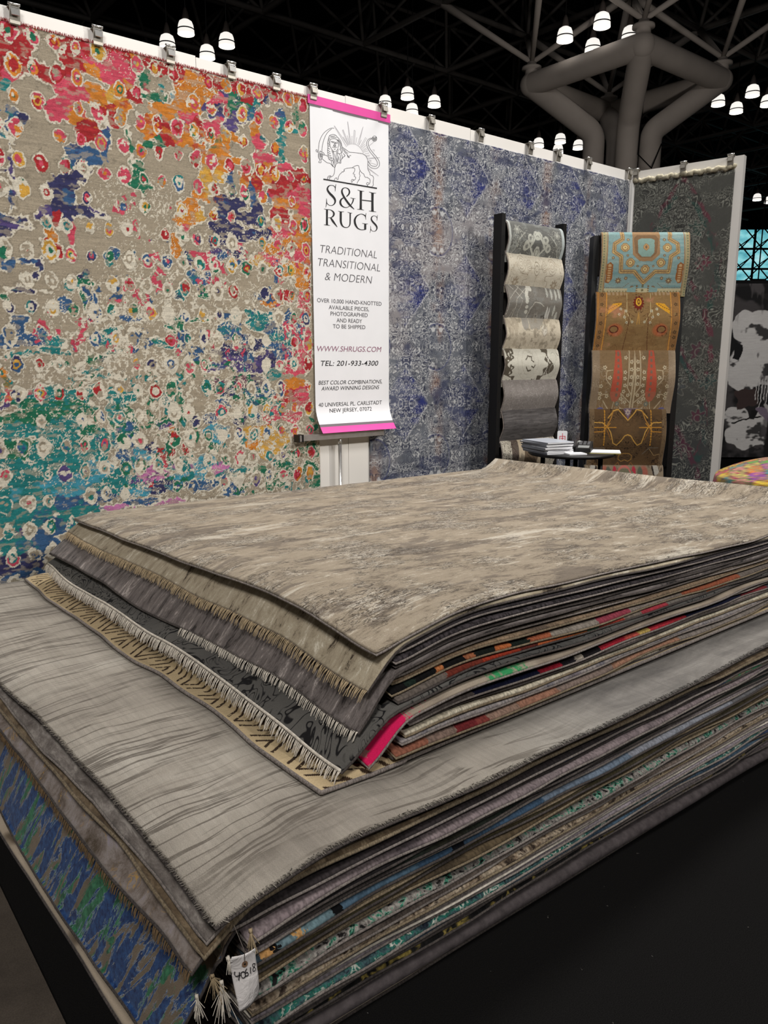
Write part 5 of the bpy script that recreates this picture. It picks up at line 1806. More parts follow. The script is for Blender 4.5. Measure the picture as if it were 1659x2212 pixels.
# ---- stand the banner's lower end rests on
st = empty('banner_stand', (2.75, 3.80, 0.0))
tag(st, 'grey bar on a thin chrome pole behind the lower end of the banner', 'stand')
SOo = (2.75, 3.80, 0.0)


def stp(mb, name, mat, shade=False):
    o = mb.build(name, mat, st, shade, origin=SOo)
    o.location = (0, 0, 0)
    return o


M_alu = plain('brushed_aluminium', (186, 182, 180), 0.38, 0.9, 0.5, 0.04, 20)
mb = MB()
mb.box((2.475, 3.805, 1.088), (3.085, 3.850, 1.122))
stp(mb, 'cross_bar', M_alu)
mb = MB()
mb.box((2.440, 3.802, 1.082), (2.450, 3.853, 1.126))
mb.box((2.466, 3.802, 1.082), (2.476, 3.853, 1.126))
stp(mb, 'end_cap', M_black)
mb = MB()
mb.box((2.450, 3.806, 1.086), (2.466, 3.849, 1.122))
stp(mb, 'end_insert', M_alu)
mb = MB()
mb.tube([(2.755, 3.828, 1.06), (2.755, 3.828, 0.03)], 0.0105, 14)
stp(mb, 'pole', M_chrome, True)
mb = MB()
mb.tube([(2.755, 3.828, 1.088), (2.755, 3.828, 1.074), (2.755, 3.828, 1.052)], [0.007, 0.0125, 0.0125], 14)
stp(mb, 'collar', M_chrome, True)
mb = MB()
mb.box((2.60, 3.77, 0.0), (2.91, 3.88, 0.012))
mb.tube([(2.755, 3.828, 0.012), (2.755, 3.828, 0.04)], 0.02, 14)
stp(mb, 'base_plate', M_black)
# ------------------------------------------------------------------ sample racks


class Cv:
    """a small woven design, drawn in the coordinates of rect (x0,y0,x1,y1), y downwards"""

    def __init__(s, rect, nx, ny, base, seed=0, warp=0.0, wsc=0.08):
        s.x0, s.y0, s.x1, s.y1 = rect
        s.X, s.Y = np.meshgrid(np.linspace(s.x0, s.x1, nx), np.linspace(s.y0, s.y1, ny))
        s.c = np.empty((ny, nx, 3))
        s.c[:] = np.array(lin(base))
        s.seed = seed
        s.wx = warp*2*(fbm(s.X*wsc, s.Y*wsc, seed+1, 3)-0.5)
        s.wy = warp*2*(fbm(s.X*wsc, s.Y*wsc, seed+2, 3)-0.5)
        s.mx = None

    def xy(s):
        X, Y = s.X+s.wx, s.Y+s.wy
        if s.mx is not None:
            X = s.mx-np.abs(X-s.mx)
        return X, Y

    def put(s, m, col, a=1.0):
        m = np.clip(m*a, 0, 1)[..., None]
        s.c = s.c*(1-m)+np.array(lin(col))*m

    def mottle(s, col, sx, sy, lo=0.5, hard=5, a=0.6, sd=0):
        s.put(smooth((fbm(s.X*sx, s.Y*sy, s.seed+10+sd, 4)-lo)*hard), col, a)

    def disc(s, cx, cy, rx, ry, col, a=1.0, soft=0.12):
        X, Y = s.xy()
        d = np.sqrt(((X-cx)/rx)**2+((Y-cy)/ry)**2)
        s.put(smooth((1-d)/soft+0.5), col, a)

    def ring(s, cx, cy, rx, ry, w, col, a=1.0):
        X, Y = s.xy()
        d = np.sqrt(((X-cx)/rx)**2+((Y-cy)/ry)**2)
        s.put(smooth((w-np.abs(d-1)*min(rx, ry))/(0.4*w)), col, a)

    def seg(s, pts, w, col, a=1.0, dash=None):
        X, Y = s.xy()
        D = np.full(X.shape, 1e9)
        acc = 0
        for (ax, ay), (bx, by) in zip(pts[:-1], pts[1:]):
            vx, vy = bx-ax, by-ay
            L2 = vx*vx+vy*vy+1e-9
            t_ = np.clip(((X-ax)*vx+(Y-ay)*vy)/L2, 0, 1)
            d = np.hypot(X-ax-t_*vx, Y-ay-t_*vy)
            if dash:
                ph = (acc+t_*L2**0.5) % dash
                d = np.where(ph < dash*0.55, d, 1e9)
            acc += L2**0.5
            D = np.minimum(D, d)
        s.put(smooth((w*0.5-D)/(0.25*w)+0.5), col, a)

    def poly(s, pts, col, a=1.0):
        X, Y = s.xy()
        ins = np.zeros(X.shape, bool)
        n = len(pts)
        for i in range(n):
            ax, ay = pts[i]
            bx, by = pts[(i+1) % n]
            if ay == by:
                continue
            cond = ((ay > Y) != (by > Y)) & (X < (bx-ax)*(Y-ay)/(by-ay)+ax)
            ins ^= cond
        s.put(ins*1.0, col, a)

    def flower(s, cx, cy, r, pet, core, n=6, a=1.0):
        X, Y = s.xy()
        an = np.arctan2(Y-cy, X-cx)
        d = np.hypot(X-cx, Y-cy)/r/(0.8+0.2*np.cos(an*n))
        s.put(smooth((1-d)*5), pet, a)
        s.put(smooth((0.38-d)*8), core, a)

    def octa(s, cx, cy, r, w, cols):
        X, Y = s.xy()
        x, y = np.abs(X-cx), np.abs(Y-cy)
        d = np.maximum(np.maximum(x, y), (x+y)/1.35)
        for k, c in enumerate(cols):
            s.put((d < r-k*w)*1.0, c)

    def scroll(s, sc, col, w=0.12, mult=6, vis=0.4, a=0.9, sd=0, dist=1.6):
        X, Y = s.xy()
        n = fbm(X*sc+dist*fbm(X*sc*.4, Y*sc*.4, s.seed+30+sd, 2), Y*sc+dist*fbm(X*sc*.4+9, Y*sc*.4, s.seed+31+sd, 2), s.seed+32+sd, 2)
        f = np.abs((n*mult) % 1-0.5)
        v = smooth((fbm(X*sc*.5, Y*sc*.5, s.seed+33+sd, 2)-vis)*6)
        s.put(smooth((w-f)*14)*v, col, a)

    def get(s):
        g = 0.86+0.2*fbm(s.X*0.02, s.Y*0.25, s.seed+60, 3)
        return np.clip(s.c*g[..., None], 0, 1)


def design_grey_palmette(R):
    q = Cv(R, 170, 130, (104, 104, 100), 1, 14, 0.02)
    q.mottle((128, 130, 126), .01, .02, .5)
    x0, x1 = R[0], R[2]
    W_, H_ = x1-x0, R[3]-R[1]
    cx, cy = x0+W_*0.5, R[1]+H_*0.62
    q.mx = cx
    P_ = (190, 190, 178)
    for k in range(5):
        an = -0.2-0.62*k
        q.disc(cx+.20*W_*math.cos(an)*(-1), cy+.34*H_*math.sin(an), .055*W_, .11*H_, P_, .95)
        q.disc(cx+.20*W_*math.cos(an)*(-1), cy+.34*H_*math.sin(an), .022*W_, .05*H_, (122, 122, 116), .9)
    q.seg([(cx-.02*W_, cy+.5*H_), (cx-.06*W_, cy+.1*H_), (cx-.13*W_, cy-.05*H_), (cx-.06*W_, cy-.25*H_), (cx, cy-.42*H_)], 26, P_)
    q.seg([(cx-.02*W_, cy+.3*H_), (cx-.2*W_, cy+.3*H_), (cx-.27*W_, cy+.12*H_)], 20, P_)
    q.disc(cx, cy+.06*H_, .05*W_, .14*H_, P_)
    q.ring(cx, cy+.06*H_, .03*W_, .08*H_, 5, (116, 116, 108))
    q.scroll(.016, P_, .10, 5, .42, .8)
    q.scroll(.016, (92, 92, 88), .08, 5, .42, .7, 4)
    q.mx = None
    q.mx = cx
    q.seg([(x0+.06*W_, R[1]+.85*H_), (x0+.16*W_, R[1]+.45*H_), (x0+.27*W_, R[1]+.25*H_)], 7, P_)
    q.flower(x0+.2*W_, R[1]+.85*H_, .055*W_, P_, (120, 118, 112), 7)
    q.flower(x0+.14*W_, R[1]+.2*H_, .06*W_, (150, 150, 142), (190, 190, 178), 6)
    q.flower(x0+.1*W_, R[1]+.55*H_, .05*W_, (150, 152, 146), (110, 110, 106), 5)
    q.mx = None
    q.put((q.X < x0+.03*W_)*1.0, (186, 188, 182))
    q.put((q.X > x1-.05*W_)*1.0, (176, 184, 182))
    return q.get()


def design_ivory_geometric(R):
    q = Cv(R, 170, 130, (206, 198, 180), 2, 5, 0.05)
    q.mottle((190, 178, 158), .01, .02, .5, 5, .5)
    x0, x1 = R[0], R[2]
    W_, H_ = x1-x0, R[3]-R[1]
    q.mx = x0+.5*W_
    D_ = (120, 104, 84)
    X_ = lambda u: x0+u*W_
    Y_ = lambda v: R[1]+v*H_
    q.seg([(X_(.09), Y_(0)), (X_(.07), Y_(1))], 3, D_, .8)
    q.seg([(X_(.045), Y_(0)), (X_(.04), Y_(1))], 5, (110, 96, 80), .8, 22)
    for cxx, cyy, r in ((.22, .28, .075), (.36, .3, .05)):
        for k in (1, .65, .3):
            q.ring(X_(cxx), Y_(cyy), r*W_*k, r*W_*1.2*k, 2.2, D_, .85)
    q.ring(X_(.5), Y_(.36), .05*W_, .16*H_, 3, D_)
    q.ring(X_(.5), Y_(.36), .025*W_, .08*H_, 3, D_)
    q.seg([(X_(.38), Y_(.36)), (X_(.46), Y_(.36))], 4, D_)
    q.seg([(X_(.2), Y_(.5)), (X_(.33), Y_(.52)), (X_(.33), Y_(.62)), (X_(.28), Y_(.66)), (X_(.28), Y_(.85)), (X_(.22), Y_(.95))], 4, D_)
    q.seg([(X_(.30), Y_(.8)), (X_(.5), Y_(.8))], 10, D_, .7, 12)
    q.seg([(X_(.5), Y_(.55)), (X_(.5), Y_(1))], 8, D_, .6, 14)
    q.seg([(X_(.3), Y_(.93)), (X_(.4), Y_(.93)), (X_(.42), Y_(1))], 4, D_)
    q.flower(X_(.15), Y_(.72), .07*W_, (150, 134, 112), (206, 198, 180), 8, .8)
    q.scroll(.03, D_, .10, 6, .5, .6)
    return q.get()


def design_grey_lattice(R):
    q = Cv(R, 170, 130, (126, 121, 113), 3, 8, 0.03)
    q.mottle((140, 140, 134), .01, .02, .48, 5, .6)
    x0, x1 = R[0], R[2]
    W_, H_ = x1-x0, R[3]-R[1]
    X_ = lambda u: x0+u*W_
    Y_ = lambda v: R[1]+v*H_
    L_ = (196, 192, 180)
    for a in (.12, .25):
        q.seg([(X_(a-.1), Y_(0)), (X_(a+.13), Y_(.35))], 6, L_)
        q.seg([(X_(a+.13), Y_(0)), (X_(a-.1), Y_(.38)), (X_(a-.14), Y_(1))], 6, L_)
    q.seg([(X_(.25), Y_(.4)), (X_(.2), Y_(.7)), (X_(.27), Y_(1))], 5, L_)
    q.seg([(X_(.12), Y_(.6)), (X_(.02), Y_(1))], 5, L_)
    for k in range(6):
        a = -1.7+k*.42
        q.disc(X_(.40)+.07*W_*math.cos(a)*(-1), Y_(.3)+.22*H_*(-math.sin(-a)), .028*W_, .075*H_, (205, 202, 190))
    for k in range(4):
        q.disc(X_(.335+.006*k*k*.2), Y_(.3+.12*k), .03*W_, .05*H_, (200, 198, 186))
    q.seg([(X_(.36), Y_(1)), (X_(.41), Y_(.6)), (X_(.48), Y_(.42)), (X_(.58), Y_(.42)), (X_(.66), Y_(.5))], 9, L_)
    q.seg([(X_(.39), Y_(1)), (X_(.44), Y_(.62)), (X_(.5), Y_(.5))], 4, (84, 80, 74))
    for u, v in ((.72, .15), (.8, .2), (.88, .2), (.95, .15), (.86, .6), (.92, .75)):
        q.disc(X_(u), Y_(v), .02*W_, .14*H_, (190, 190, 180), .9)
    q.disc(X_(.73), Y_(.72), .018*W_, .22*H_, (206, 204, 196))
    q.disc(X_(.77), Y_(.72), .014*W_, .2*H_, (206, 204, 196))
    q.flower(X_(.55), Y_(.75), .05*W_, (150, 146, 136), (92, 88, 82), 5)
    q.flower(X_(.68), Y_(.8), .05*W_, (96, 92, 86), (150, 146, 136), 5)
    q.scroll(.02, (88, 84, 78), .10, 6, .5, .7)
    return q.get()


def design_ivory_faded(R):
    q = Cv(R, 170, 130, (204, 193, 172), 4, 16, 0.02)
    q.mottle((176, 164, 144), .012, .01, .52, 8, .8)
    x0, x1 = R[0], R[2]
    W_, H_ = x1-x0, R[3]-R[1]
    X_ = lambda u: x0+u*W_
    Y_ = lambda v: R[1]+v*H_
    G_ = (150, 143, 128)
    q.poly([(X_(.4), Y_(0)), (X_(.72), Y_(0)), (X_(.6), Y_(.3)), (X_(.42), Y_(.3))], (158, 152, 140))
    q.disc(X_(.34), Y_(.12), .06*W_, .24*H_, (150, 146, 138), .9)
    q.ring(X_(.68), Y_(.32), .055*W_, .15*H_, 4, G_)
    q.disc(X_(.68), Y_(.32), .045*W_, .13*H_, (212, 205, 190))
    for u, h in ((.26, .8), (.5, .95), (.58, .9), (.77, .95), (.87, .9)):
        q.seg([(X_(u), Y_(.42)), (X_(u+.01), Y_(h))], 3, G_, .9)
    q.seg([(X_(.42), Y_(.35)), (X_(.62), Y_(.36))], 4, G_)
    q.seg([(X_(.5), Y_(.46)), (X_(.58), Y_(.46))], 4, G_)
    q.mottle((150, 140, 122), .02, .02, .56, 10, .8, 5)
    q.scroll(.016, (164, 154, 136), .09, 5, .45, .7)
    return q.get()


def design_white_acanthus(R):
    q = Cv(R, 170, 130, (206, 202, 188), 5, 10, 0.03)
    x0, x1 = R[0], R[2]
    W_, H_ = x1-x0, R[3]-R[1]
    X_ = lambda u: x0+u*W_
    Y_ = lambda v: R[1]+v*H_
    K_ = (92, 84, 72)
    rad = np.hypot((q.X-X_(.40))/(.34*W_), (q.Y-Y_(.36))/(.52*H_))
    an = np.arctan2(q.Y-Y_(.36), q.X-X_(.40))
    jag = 1+.1*np.sign(np.sin(an*17))*np.abs(np.sin(an*17))
    q.put(((rad > jag) & (rad < 1.30+.16*np.sin(an*9)) & (fbm(q.X*.02, q.Y*.02, 71, 2) > .30))*1.0, K_)
    q.ring(X_(.4), Y_(.36), .12*W_, .3*H_, 4, (186, 180, 164))
    q.ring(X_(.4), Y_(.36), .19*W_, .42*H_, 4, (190, 184, 170))
    q.scroll(.014, K_, .10, 4, .62, .9)
    for (a0, b0), (a1, b1), (a2, b2) in (((.36, .30), (.40, .20), (.47, .22)), ((.47, .22), (.46, .32), (.50, .36)), ((.36, .48), (.40, .58), (.46, .56)), ((.46, .46), (.50, .50), (.52, .44))):
        q.seg([(X_(a0), Y_(b0)), (X_(a1), Y_(b1)), (X_(a2), Y_(b2))], 16, K_)
    q.ring(X_(.88), Y_(.25), .05*W_, .14*H_, 4, (176, 176, 160))
    q.ring(X_(.87), Y_(.58), .06*W_, .16*H_, 4, (176, 176, 160))
    for u, v in ((.11, .12), (.11, .24), (.1, .5), (.09, .62)):
        q.flower(X_(u), Y_(v), .05*W_, K_, (206, 202, 188), 3)
    q.seg([(X_(.82), Y_(0)), (X_(.78), Y_(.3)), (X_(.7), Y_(.9))], 8, (212, 208, 196))
    q.seg([(X_(.76), Y_(.6)), (X_(.86), Y_(.9)), (X_(.95), Y_(.75))], 8, (212, 208, 196))
    return q.get()


def design_taupe_tonal(R):
    q = Cv(R, 170, 130, (132, 125, 120), 6, 10, 0.03)
    q.scroll(.03, (172, 166, 160), .12, 7, .36, .75)
    q.scroll(.04, (104, 98, 94), .10, 7, .40, .6, 4)
    return q.get()


def design_slate_plain(R):
    q = Cv(R, 170, 130, (84, 80, 79), 7, 0)
    q.mottle((104, 100, 98), .004, .05, .46, 6, .7)
    q.mottle((62, 59, 58), .01, .08, .52, 6, .6, 3)
    x0, x1 = R[0], R[2]
    q.seg([(x0, R[1]+.32*(R[3]-R[1])), (x1, R[1]+.30*(R[3]-R[1]))], 5, (136, 132, 126), .6, 14)
    q.seg([(x0, R[1]+.42*(R[3]-R[1])), (x1, R[1]+.40*(R[3]-R[1]))], 4, (120, 116, 112), .5, 26)
    return q.get()


def design_stone_border(R):
    q = Cv(R, 170, 130, (196, 188, 172), 8, 12, 0.02)
    x0, x1 = R[0], R[2]
    W_ = x1-x0
    q.scroll(.022, (62, 52, 44), .16, 6, .2, .9)
    u = (q.X-x0)/W_
    q.put(((u > .17) & (u < .29))*1.0, (64, 46, 40), .85)
    q.put(((u > .29) & (u < .40))*1.0, (186, 170, 146))
    q.put(((u > .40) & (u < .64))*1.0, (104, 88, 70))
    q.put(((u > .64) & (u < .75))*1.0, (180, 164, 140))
    for k in range(7):
        q.seg([(x0+.44*W_, R[1]+(.1*k+.1)*(R[3]-R[1])), (x0+.6*W_, R[1]+(.1*k+.35)*(R[3]-R[1]))], 4, (50, 40, 34))
    return q.get()


RD = []          # (rect drawn in, painter)


def design_turquoise(R):
    # drawn in the 7.54x crop of the photo: x 205..1550, y 85..1045
    q = Cv((205, 85, 1500, 1045), 260, 200, (136, 164, 162), 9, 3, 0.05)
    q.mottle((114, 150, 152), .004, .02, .5, 6, .7)
    q.mottle((160, 180, 174), .004, .03, .55, 6, .6, 2)
    q.mx = 855
    A_ = (156, 124, 90)
    A2 = (130, 102, 74)
    Q_ = (196, 186, 150)
    q.put((q.Y > 915)*1.0, Q_)
    q.put((q.X < 285)*1.0, (168, 156, 118))
    q.put((q.X > 1430)*1.0, (168, 156, 118))
    q.seg([(296, 85), (270, 1045)], 16, A_)
    q.seg([(215, 85), (190, 1045)], 16, A_)
    q.seg([(245, 85), (228, 1045)], 22, (104, 112, 92), .8, 40)
    q.seg([(500, 85), (510, 190), (395, 260), (385, 380), (490, 450), (500, 670), (700, 668), (855, 830)], 62, A_)
    q.seg([(500, 85), (510, 190), (395, 260), (385, 380), (490, 450), (500, 670), (700, 668), (855, 830)], 40, (214, 186, 120), .9, 22)
    q.seg([(500, 85), (510, 190), (395, 260), (385, 380), (490, 450), (500, 670), (700, 668), (855, 830)], 12, A2)
    q.poly([(655, 85), (655, 420), (760, 520), (950, 520), (1055, 420), (1055, 85)], A_)
    q.poly([(672, 180), (700, 400), (770, 470), (940, 470), (1030, 400), (1038, 180), (1000, 130), (720, 130)], A2)
    q.poly([(735, 200), (735, 390), (790, 455), (920, 455), (975, 390), (975, 200), (930, 180), (780, 180)], (132, 160, 150))
    q.scroll(.02, (150, 110, 70), .14, 6, .4, .0)
    q.octa(868, 310, 55, 12, (A_, (190, 150, 96), A2))
    for x, y in ((545, 318), (630, 540), (855, 635)):
        q.octa(x, y, 66, 9, (A2, (206, 176, 116), A_, A_, (214, 190, 130), A2))
        q.flower(x, y, 34, (214, 190, 130), A2, 8)
    for x, y, r in ((480, 800, 56), (590, 200, 30), (585, 435, 26), (740, 590, 24), (590, 765, 34), (375, 470, 30), (700, 905, 40), (680, 1005, 38), (1130, 760, 10)):
        q.flower(x, y, r, A2, (206, 186, 140), 8)
    q.poly([(290, 560), (340, 530), (385, 570), (385, 780), (340, 840), (290, 830)], (150, 96, 54))
    q.seg([(335, 580), (335, 800)], 46, (206, 176, 130), .8, 34)
    q.seg([(290, 905), (560, 905), (650, 830)], 10, A2, 1, 26)
    q.seg([(280, 970), (630, 970)], 34, (120, 110, 76), .7, 46)
    q.seg([(270, 1030), (640, 1030)], 18, (100, 96, 60), .8, 50)
    q.poly([(630, 920), (760, 880), (760, 1045), (630, 1045)], (140, 170, 166))
    q.seg([(770, 880), (770, 1045)], 26, A2, 1, 30)
    q.seg([(855, 870), (855, 1045)], 30, (110, 100, 66), .9, 60)
    return q.get()


def design_gold(R):
    q = Cv((175, 1045, 1450, 1990), 260, 200, (146, 116, 76), 10, 3, 0.05)
    q.mottle((130, 98, 62), .003, .004, .5, 5, .7)
    q.mottle((158, 128, 86), .01, .03, .55, 6, .5, 2)
    q.mx = 820
    O_ = (186, 128, 62)
    q.put((q.X < 330)*1.0, (152, 112, 70))
    q.put((q.X > 1310)*1.0, (152, 112, 70))
    q.seg([(205, 1045), (180, 1990)], 16, O_)
    q.seg([(335, 1045), (300, 1990)], 14, (214, 152, 70))
    for y in (1090, 1230, 1380, 1510, 1640, 1720, 1850):
        q.flower(262-(y-1090)*.03, y, 34, (78, 62, 44), (160, 120, 76), 5, .9)
    q.poly([(345, 1310), (430, 1220), (560, 1205), (560, 1230), (480, 1290), (345, 1380)], (226, 164, 50))
    q.seg([(355, 1310), (430, 1280), (520, 1225)], 12, (120, 74, 36), 1, 34)
    an = np.arctan2(q.Y-1210, q.X-818)
    rr_ = np.hypot((q.X-818)/78, (q.Y-1210)/100)
    q.put((rr_ < 1+.14*np.sin(an*12))*1.0, (120, 44, 34))
    q.disc(818, 1195, 42, 62, (232, 178, 60))
    q.ring(818, 1190, 14, 30, 7, (120, 74, 36))
    q.seg([(640, 1070), (640, 1360), (720, 1490)], 10, (198, 176, 128))
    q.seg([(610, 1310), (600, 1410), (640, 1500)], 8, (198, 176, 128))
    for x, y in ((545, 1300), (525, 1380), (625, 1330), (605, 1420), (640, 1500), (725, 1490)):
        q.flower(x, y, 26, (214, 206, 176), (60, 54, 40), 6)
    q.disc(475, 1610, 112, 92, (196, 104, 66), .75, .5)
    q.disc(455, 1600, 72, 58, (98, 40, 30))
    q.disc(455, 1600, 56, 42, (150, 116, 74))
    q.seg([(680, 1370), (660, 1650), (620, 1990)], 9, (96, 58, 38))
    q.seg([(820, 1350), (800, 1520)], 16, (196, 148, 76), .8)
    q.mottle((206, 140, 110), .006, .006, .66, 6, .5, 5)
    q.seg([(360, 1070), (600, 1075)], 40, (176, 150, 120), .8, 60)
    q.mx = 820
    q.scroll(.012, (82, 54, 34), .09, 6, .46, .8)
    q.scroll(.016, (190, 158, 104), .07, 5, .5, .6, 4)
    return q.get()


def design_cypress(R):
    q = Cv((120, 105, 1430, 1035), 260, 200, (142, 116, 84), 11, 3, 0.05)
    q.mottle((124, 104, 78), .004, .006, .5, 5, .7)
    q.mx = 790
    L_ = (196, 178, 146)
    q.put((q.X < 240)*1.0, (150, 130, 106))
    q.put((q.X > 1320)*1.0, (160, 140, 116))
    q.scroll(.013, (196, 180, 154), .12, 6, .50, .85)
    q.scroll(.015, (86, 66, 50), .07, 6, .5, .6, 3)
    q.poly([(487, 105), (567, 105), (598, 440), (596, 740), (560, 830), (520, 860), (470, 840), (425, 740), (440, 560), (470, 300)], (190, 92, 70))
    q.poly([(430, 700), (596, 700), (560, 830), (520, 860), (470, 840), (425, 740)], (176, 112, 88), .7)
    q.seg([(530, 140), (530, 800)], 34, (120, 112, 96), .85, 84)
    q.seg([(505, 855), (488, 970)], 12, L_)
    q.seg([(770, 940), (770, 560), (800, 105)], 24, L_)
    for a, b in (((770, 880), (600, 730)), ((770, 760), (690, 640)), ((690, 640), (705, 105)), ((600, 730), (640, 860))):
        q.seg([a, b], 16, L_)
    for x, y in ((650, 210), (640, 420), (640, 510), (650, 610), (640, 700), (715, 755), (610, 810), (680, 860), (740, 270), (740, 380), (740, 490), (735, 590), (400, 500), (380, 770), (320, 350), (270, 620), (270, 800), (270, 730)):
        q.flower(x, y, 36, (208, 192, 160), (92, 70, 50), 5)
    q.seg([(520, 1030), (430, 980), (330, 840)], 16, L_)
    q.seg([(250, 780), (330, 740), (400, 740)], 12, L_)
    q.seg([(420, 610), (340, 520), (350, 400), (440, 390)], 12, L_)
    q.flower(560, 890, 44, (120, 128, 118), L_, 6)
    q.disc(300, 975, 52, 36, (108, 104, 150))
    q.disc(740, 985, 90, 34, (150, 134, 140))
    return q.get()


def design_brown_gold(R):
    q = Cv((135, 1035, 1360, 1940), 260, 200, (104, 80, 54), 12, 3, 0.05)
    q.mottle((84, 66, 48), .004, .006, .48, 5, .8)
    q.put((q.X < 215)*1.0, (124, 102, 76))
    q.put((q.X > 1290)*1.0, (124, 102, 76))
    q.mx = 745
    q.scroll(.016, (46, 34, 26), .16, 6, .36, .85)
    q.scroll(.018, (150, 124, 86), .07, 6, .45, .6, 3)
    G_ = (206, 158, 78)
    q.seg([(430, 1160), (520, 1060), (600, 1045), (680, 1130), (745, 1195)], 15, G_)
    q.seg([(215, 1225), (340, 1230), (420, 1290), (470, 1370), (520, 1530), (580, 1560), (640, 1500), (700, 1420), (745, 1405)], 15, G_)
    q.seg([(400, 1290), (470, 1180), (510, 1070)], 15, (180, 128, 60))
    q.seg([(410, 1330), (480, 1480)], 12, (150, 100, 46))
    q.seg([(375, 1060), (375, 1560)], 18, (206, 146, 56), 1, 40)
    q.seg([(375, 1060), (375, 1560)], 8, (206, 146, 56))
    q.seg([(215, 1300), (560, 1300)], 13, (196, 138, 54))
    q.seg([(215, 1365), (350, 1362), (460, 1240)], 13, (190, 134, 56))
    q.poly([(680, 1045), (810, 1045), (745, 1180)], (120, 96, 120))
    q.flower(745, 1080, 50, (180, 164, 150), (120, 96, 120), 7)
    q.seg([(640, 1780), (640, 1720), (690, 1690), (745, 1690)], 11, (176, 132, 70))
    q.seg([(640, 1780), (690, 1815), (745, 1790)], 11, (176, 132, 70))
    q.seg([(550, 1935), (640, 1830), (700, 1935)], 11, (150, 104, 62))
    q.seg([(240, 1600), (380, 1600), (480, 1700)], 9, (120, 112, 100))
    q.mx = None
    q.seg([(1115, 1620), (1200, 1720), (1290, 1700)], 9, (170, 140, 96))
    return q.get()


def design_rose_border(R):
    q = Cv((100, 1940, 1370, 2500), 150, 80, (150, 134, 112), 13, 6, 0.03)
    q.mx = 735
    q.scroll(.012, (60, 46, 40), .14, 5, .45, .8)
    q.disc(580, 2010, 36, 60, (190, 60, 76))
    q.disc(420, 2010, 70, 60, (176, 100, 84), .9, .5)
    q.disc(690, 2040, 120, 70, (126, 122, 98))
    q.ring(735, 2060, 120, 110, 12, (206, 120, 110))
    q.disc(480, 2010, 44, 56, (104, 106, 90))
    q.disc(230, 1985, 56, 50, (190, 184, 172))
    q.seg([(280, 1960), (240, 2080)], 26, (52, 40, 36))
    return q.get()


M_sample = dyed('sample_wool', (60, 60, 60), 0.12, 0.3)
M_back = plain('rug_backing', (96, 90, 84), 0.95, 0, 0.1, 0.15, 40)
M_backdark = plain('rug_backing_dark', (52, 48, 46), 0.95, 0, 0.1, 0.2, 40)


def rack(origin, ux, name, label):
    e = empty(name, origin, math.atan2(ux.y, ux.x))
    tag(e, label, 'rack')
    return e


def drape(label, width, z_top, z_bot, painter, place, bulge, parent_bar_y, group, seed, tail=0.34, left_sag=0.0):
    """a sample rug folded over a bar: rounded top, S-shaped hang in front, tail behind. place(u, y, z) -> world"""
    q = painter((0, 0, 1000, 1000*(z_top-z_bot)/width))
    ny, nx, _ = q.shape
    rr_ = random.Random(seed)
    H_ = z_top-z_bot
    v = np.linspace(0, 1, ny)
    # front: starts at the fold, bulges to the viewer, tucks back in
    s = v*H_
    fold = 0.022
    yf = np.where(s < fold, -np.sqrt(np.maximum(0, fold**2-(fold-s)**2)), -fold)
    yf = yf - bulge*np.sin(np.clip((s-fold*0.3)/(0.45*H_), 0, 1)*math.pi/2)*(1-smooth((s-0.40*H_)/(0.60*H_)))
    yf = yf + 0.016*smooth((s-0.45*H_)/(0.55*H_))
    z = z_top-s
    u = np.linspace(0, width, nx)
    U, Vv = np.meshgrid(u, v)
    Yf = np.repeat(yf[:, None], nx, 1)
    Zf = np.repeat(z[:, None], nx, 1)
    wob = 0.006*2*(fbm(U*6+seed, Vv*2, 80+seed, 2)-0.5)
    Yf = Yf + wob*smooth(Vv*3) - 0.012*left_sag*np.exp(-U/0.06)*np.sin(Vv*3.1)
    # back tail
    nb = 14
    vb = np.linspace(0, 1, nb)[1:]
    ang = vb*0.0
    yb = 0.030+0.045*vb+0.022*np.sin(vb*3.6+seed)
    zb = z_top - 0.006 - vb*tail
    yb[0] = 0.016
    Ub, _ = np.meshgrid(u, vb)
    Yb = np.repeat(yb[:, None], nx, 1)
    Zb = np.repeat(zb[:, None], nx, 1)
    Uall = np.concatenate([Ub[::-1], U])
    Yall = np.concatenate([Yb[::-1], Yf])
    Zall = np.concatenate([Zb[::-1], Zf])
    P = place(Uall, Yall, Zall)
    org = P[nb-1, 0].copy()
    dy = np.concatenate([np.repeat(np.array(lin((52, 48, 45)))[None, None], nb-1, 0).repeat(nx, 1), q])
    o = grid_mesh('sample_rug', P-org, M_sample, dy, None, None)
    o.location = org
    tag(o, label, 'rug', group)
    md = o.modifiers.new('pile', 'SOLIDIFY')
    md.thickness = 0.008
    md.offset = -1
    # stitched selvedge along both sides
    for col in (0, -1):
        mb = MB()
        mb.tube([tuple(p) for p in (P[nb-1::3, col]-org)], 0.0042, 6)
        mb.build('edge_binding', M_cord_grey, o, shade=True)
    return o


# left rack, flat against the long wall
RY = 3.66
LZ = 2.50
xl, xr = 3.955, 4.590


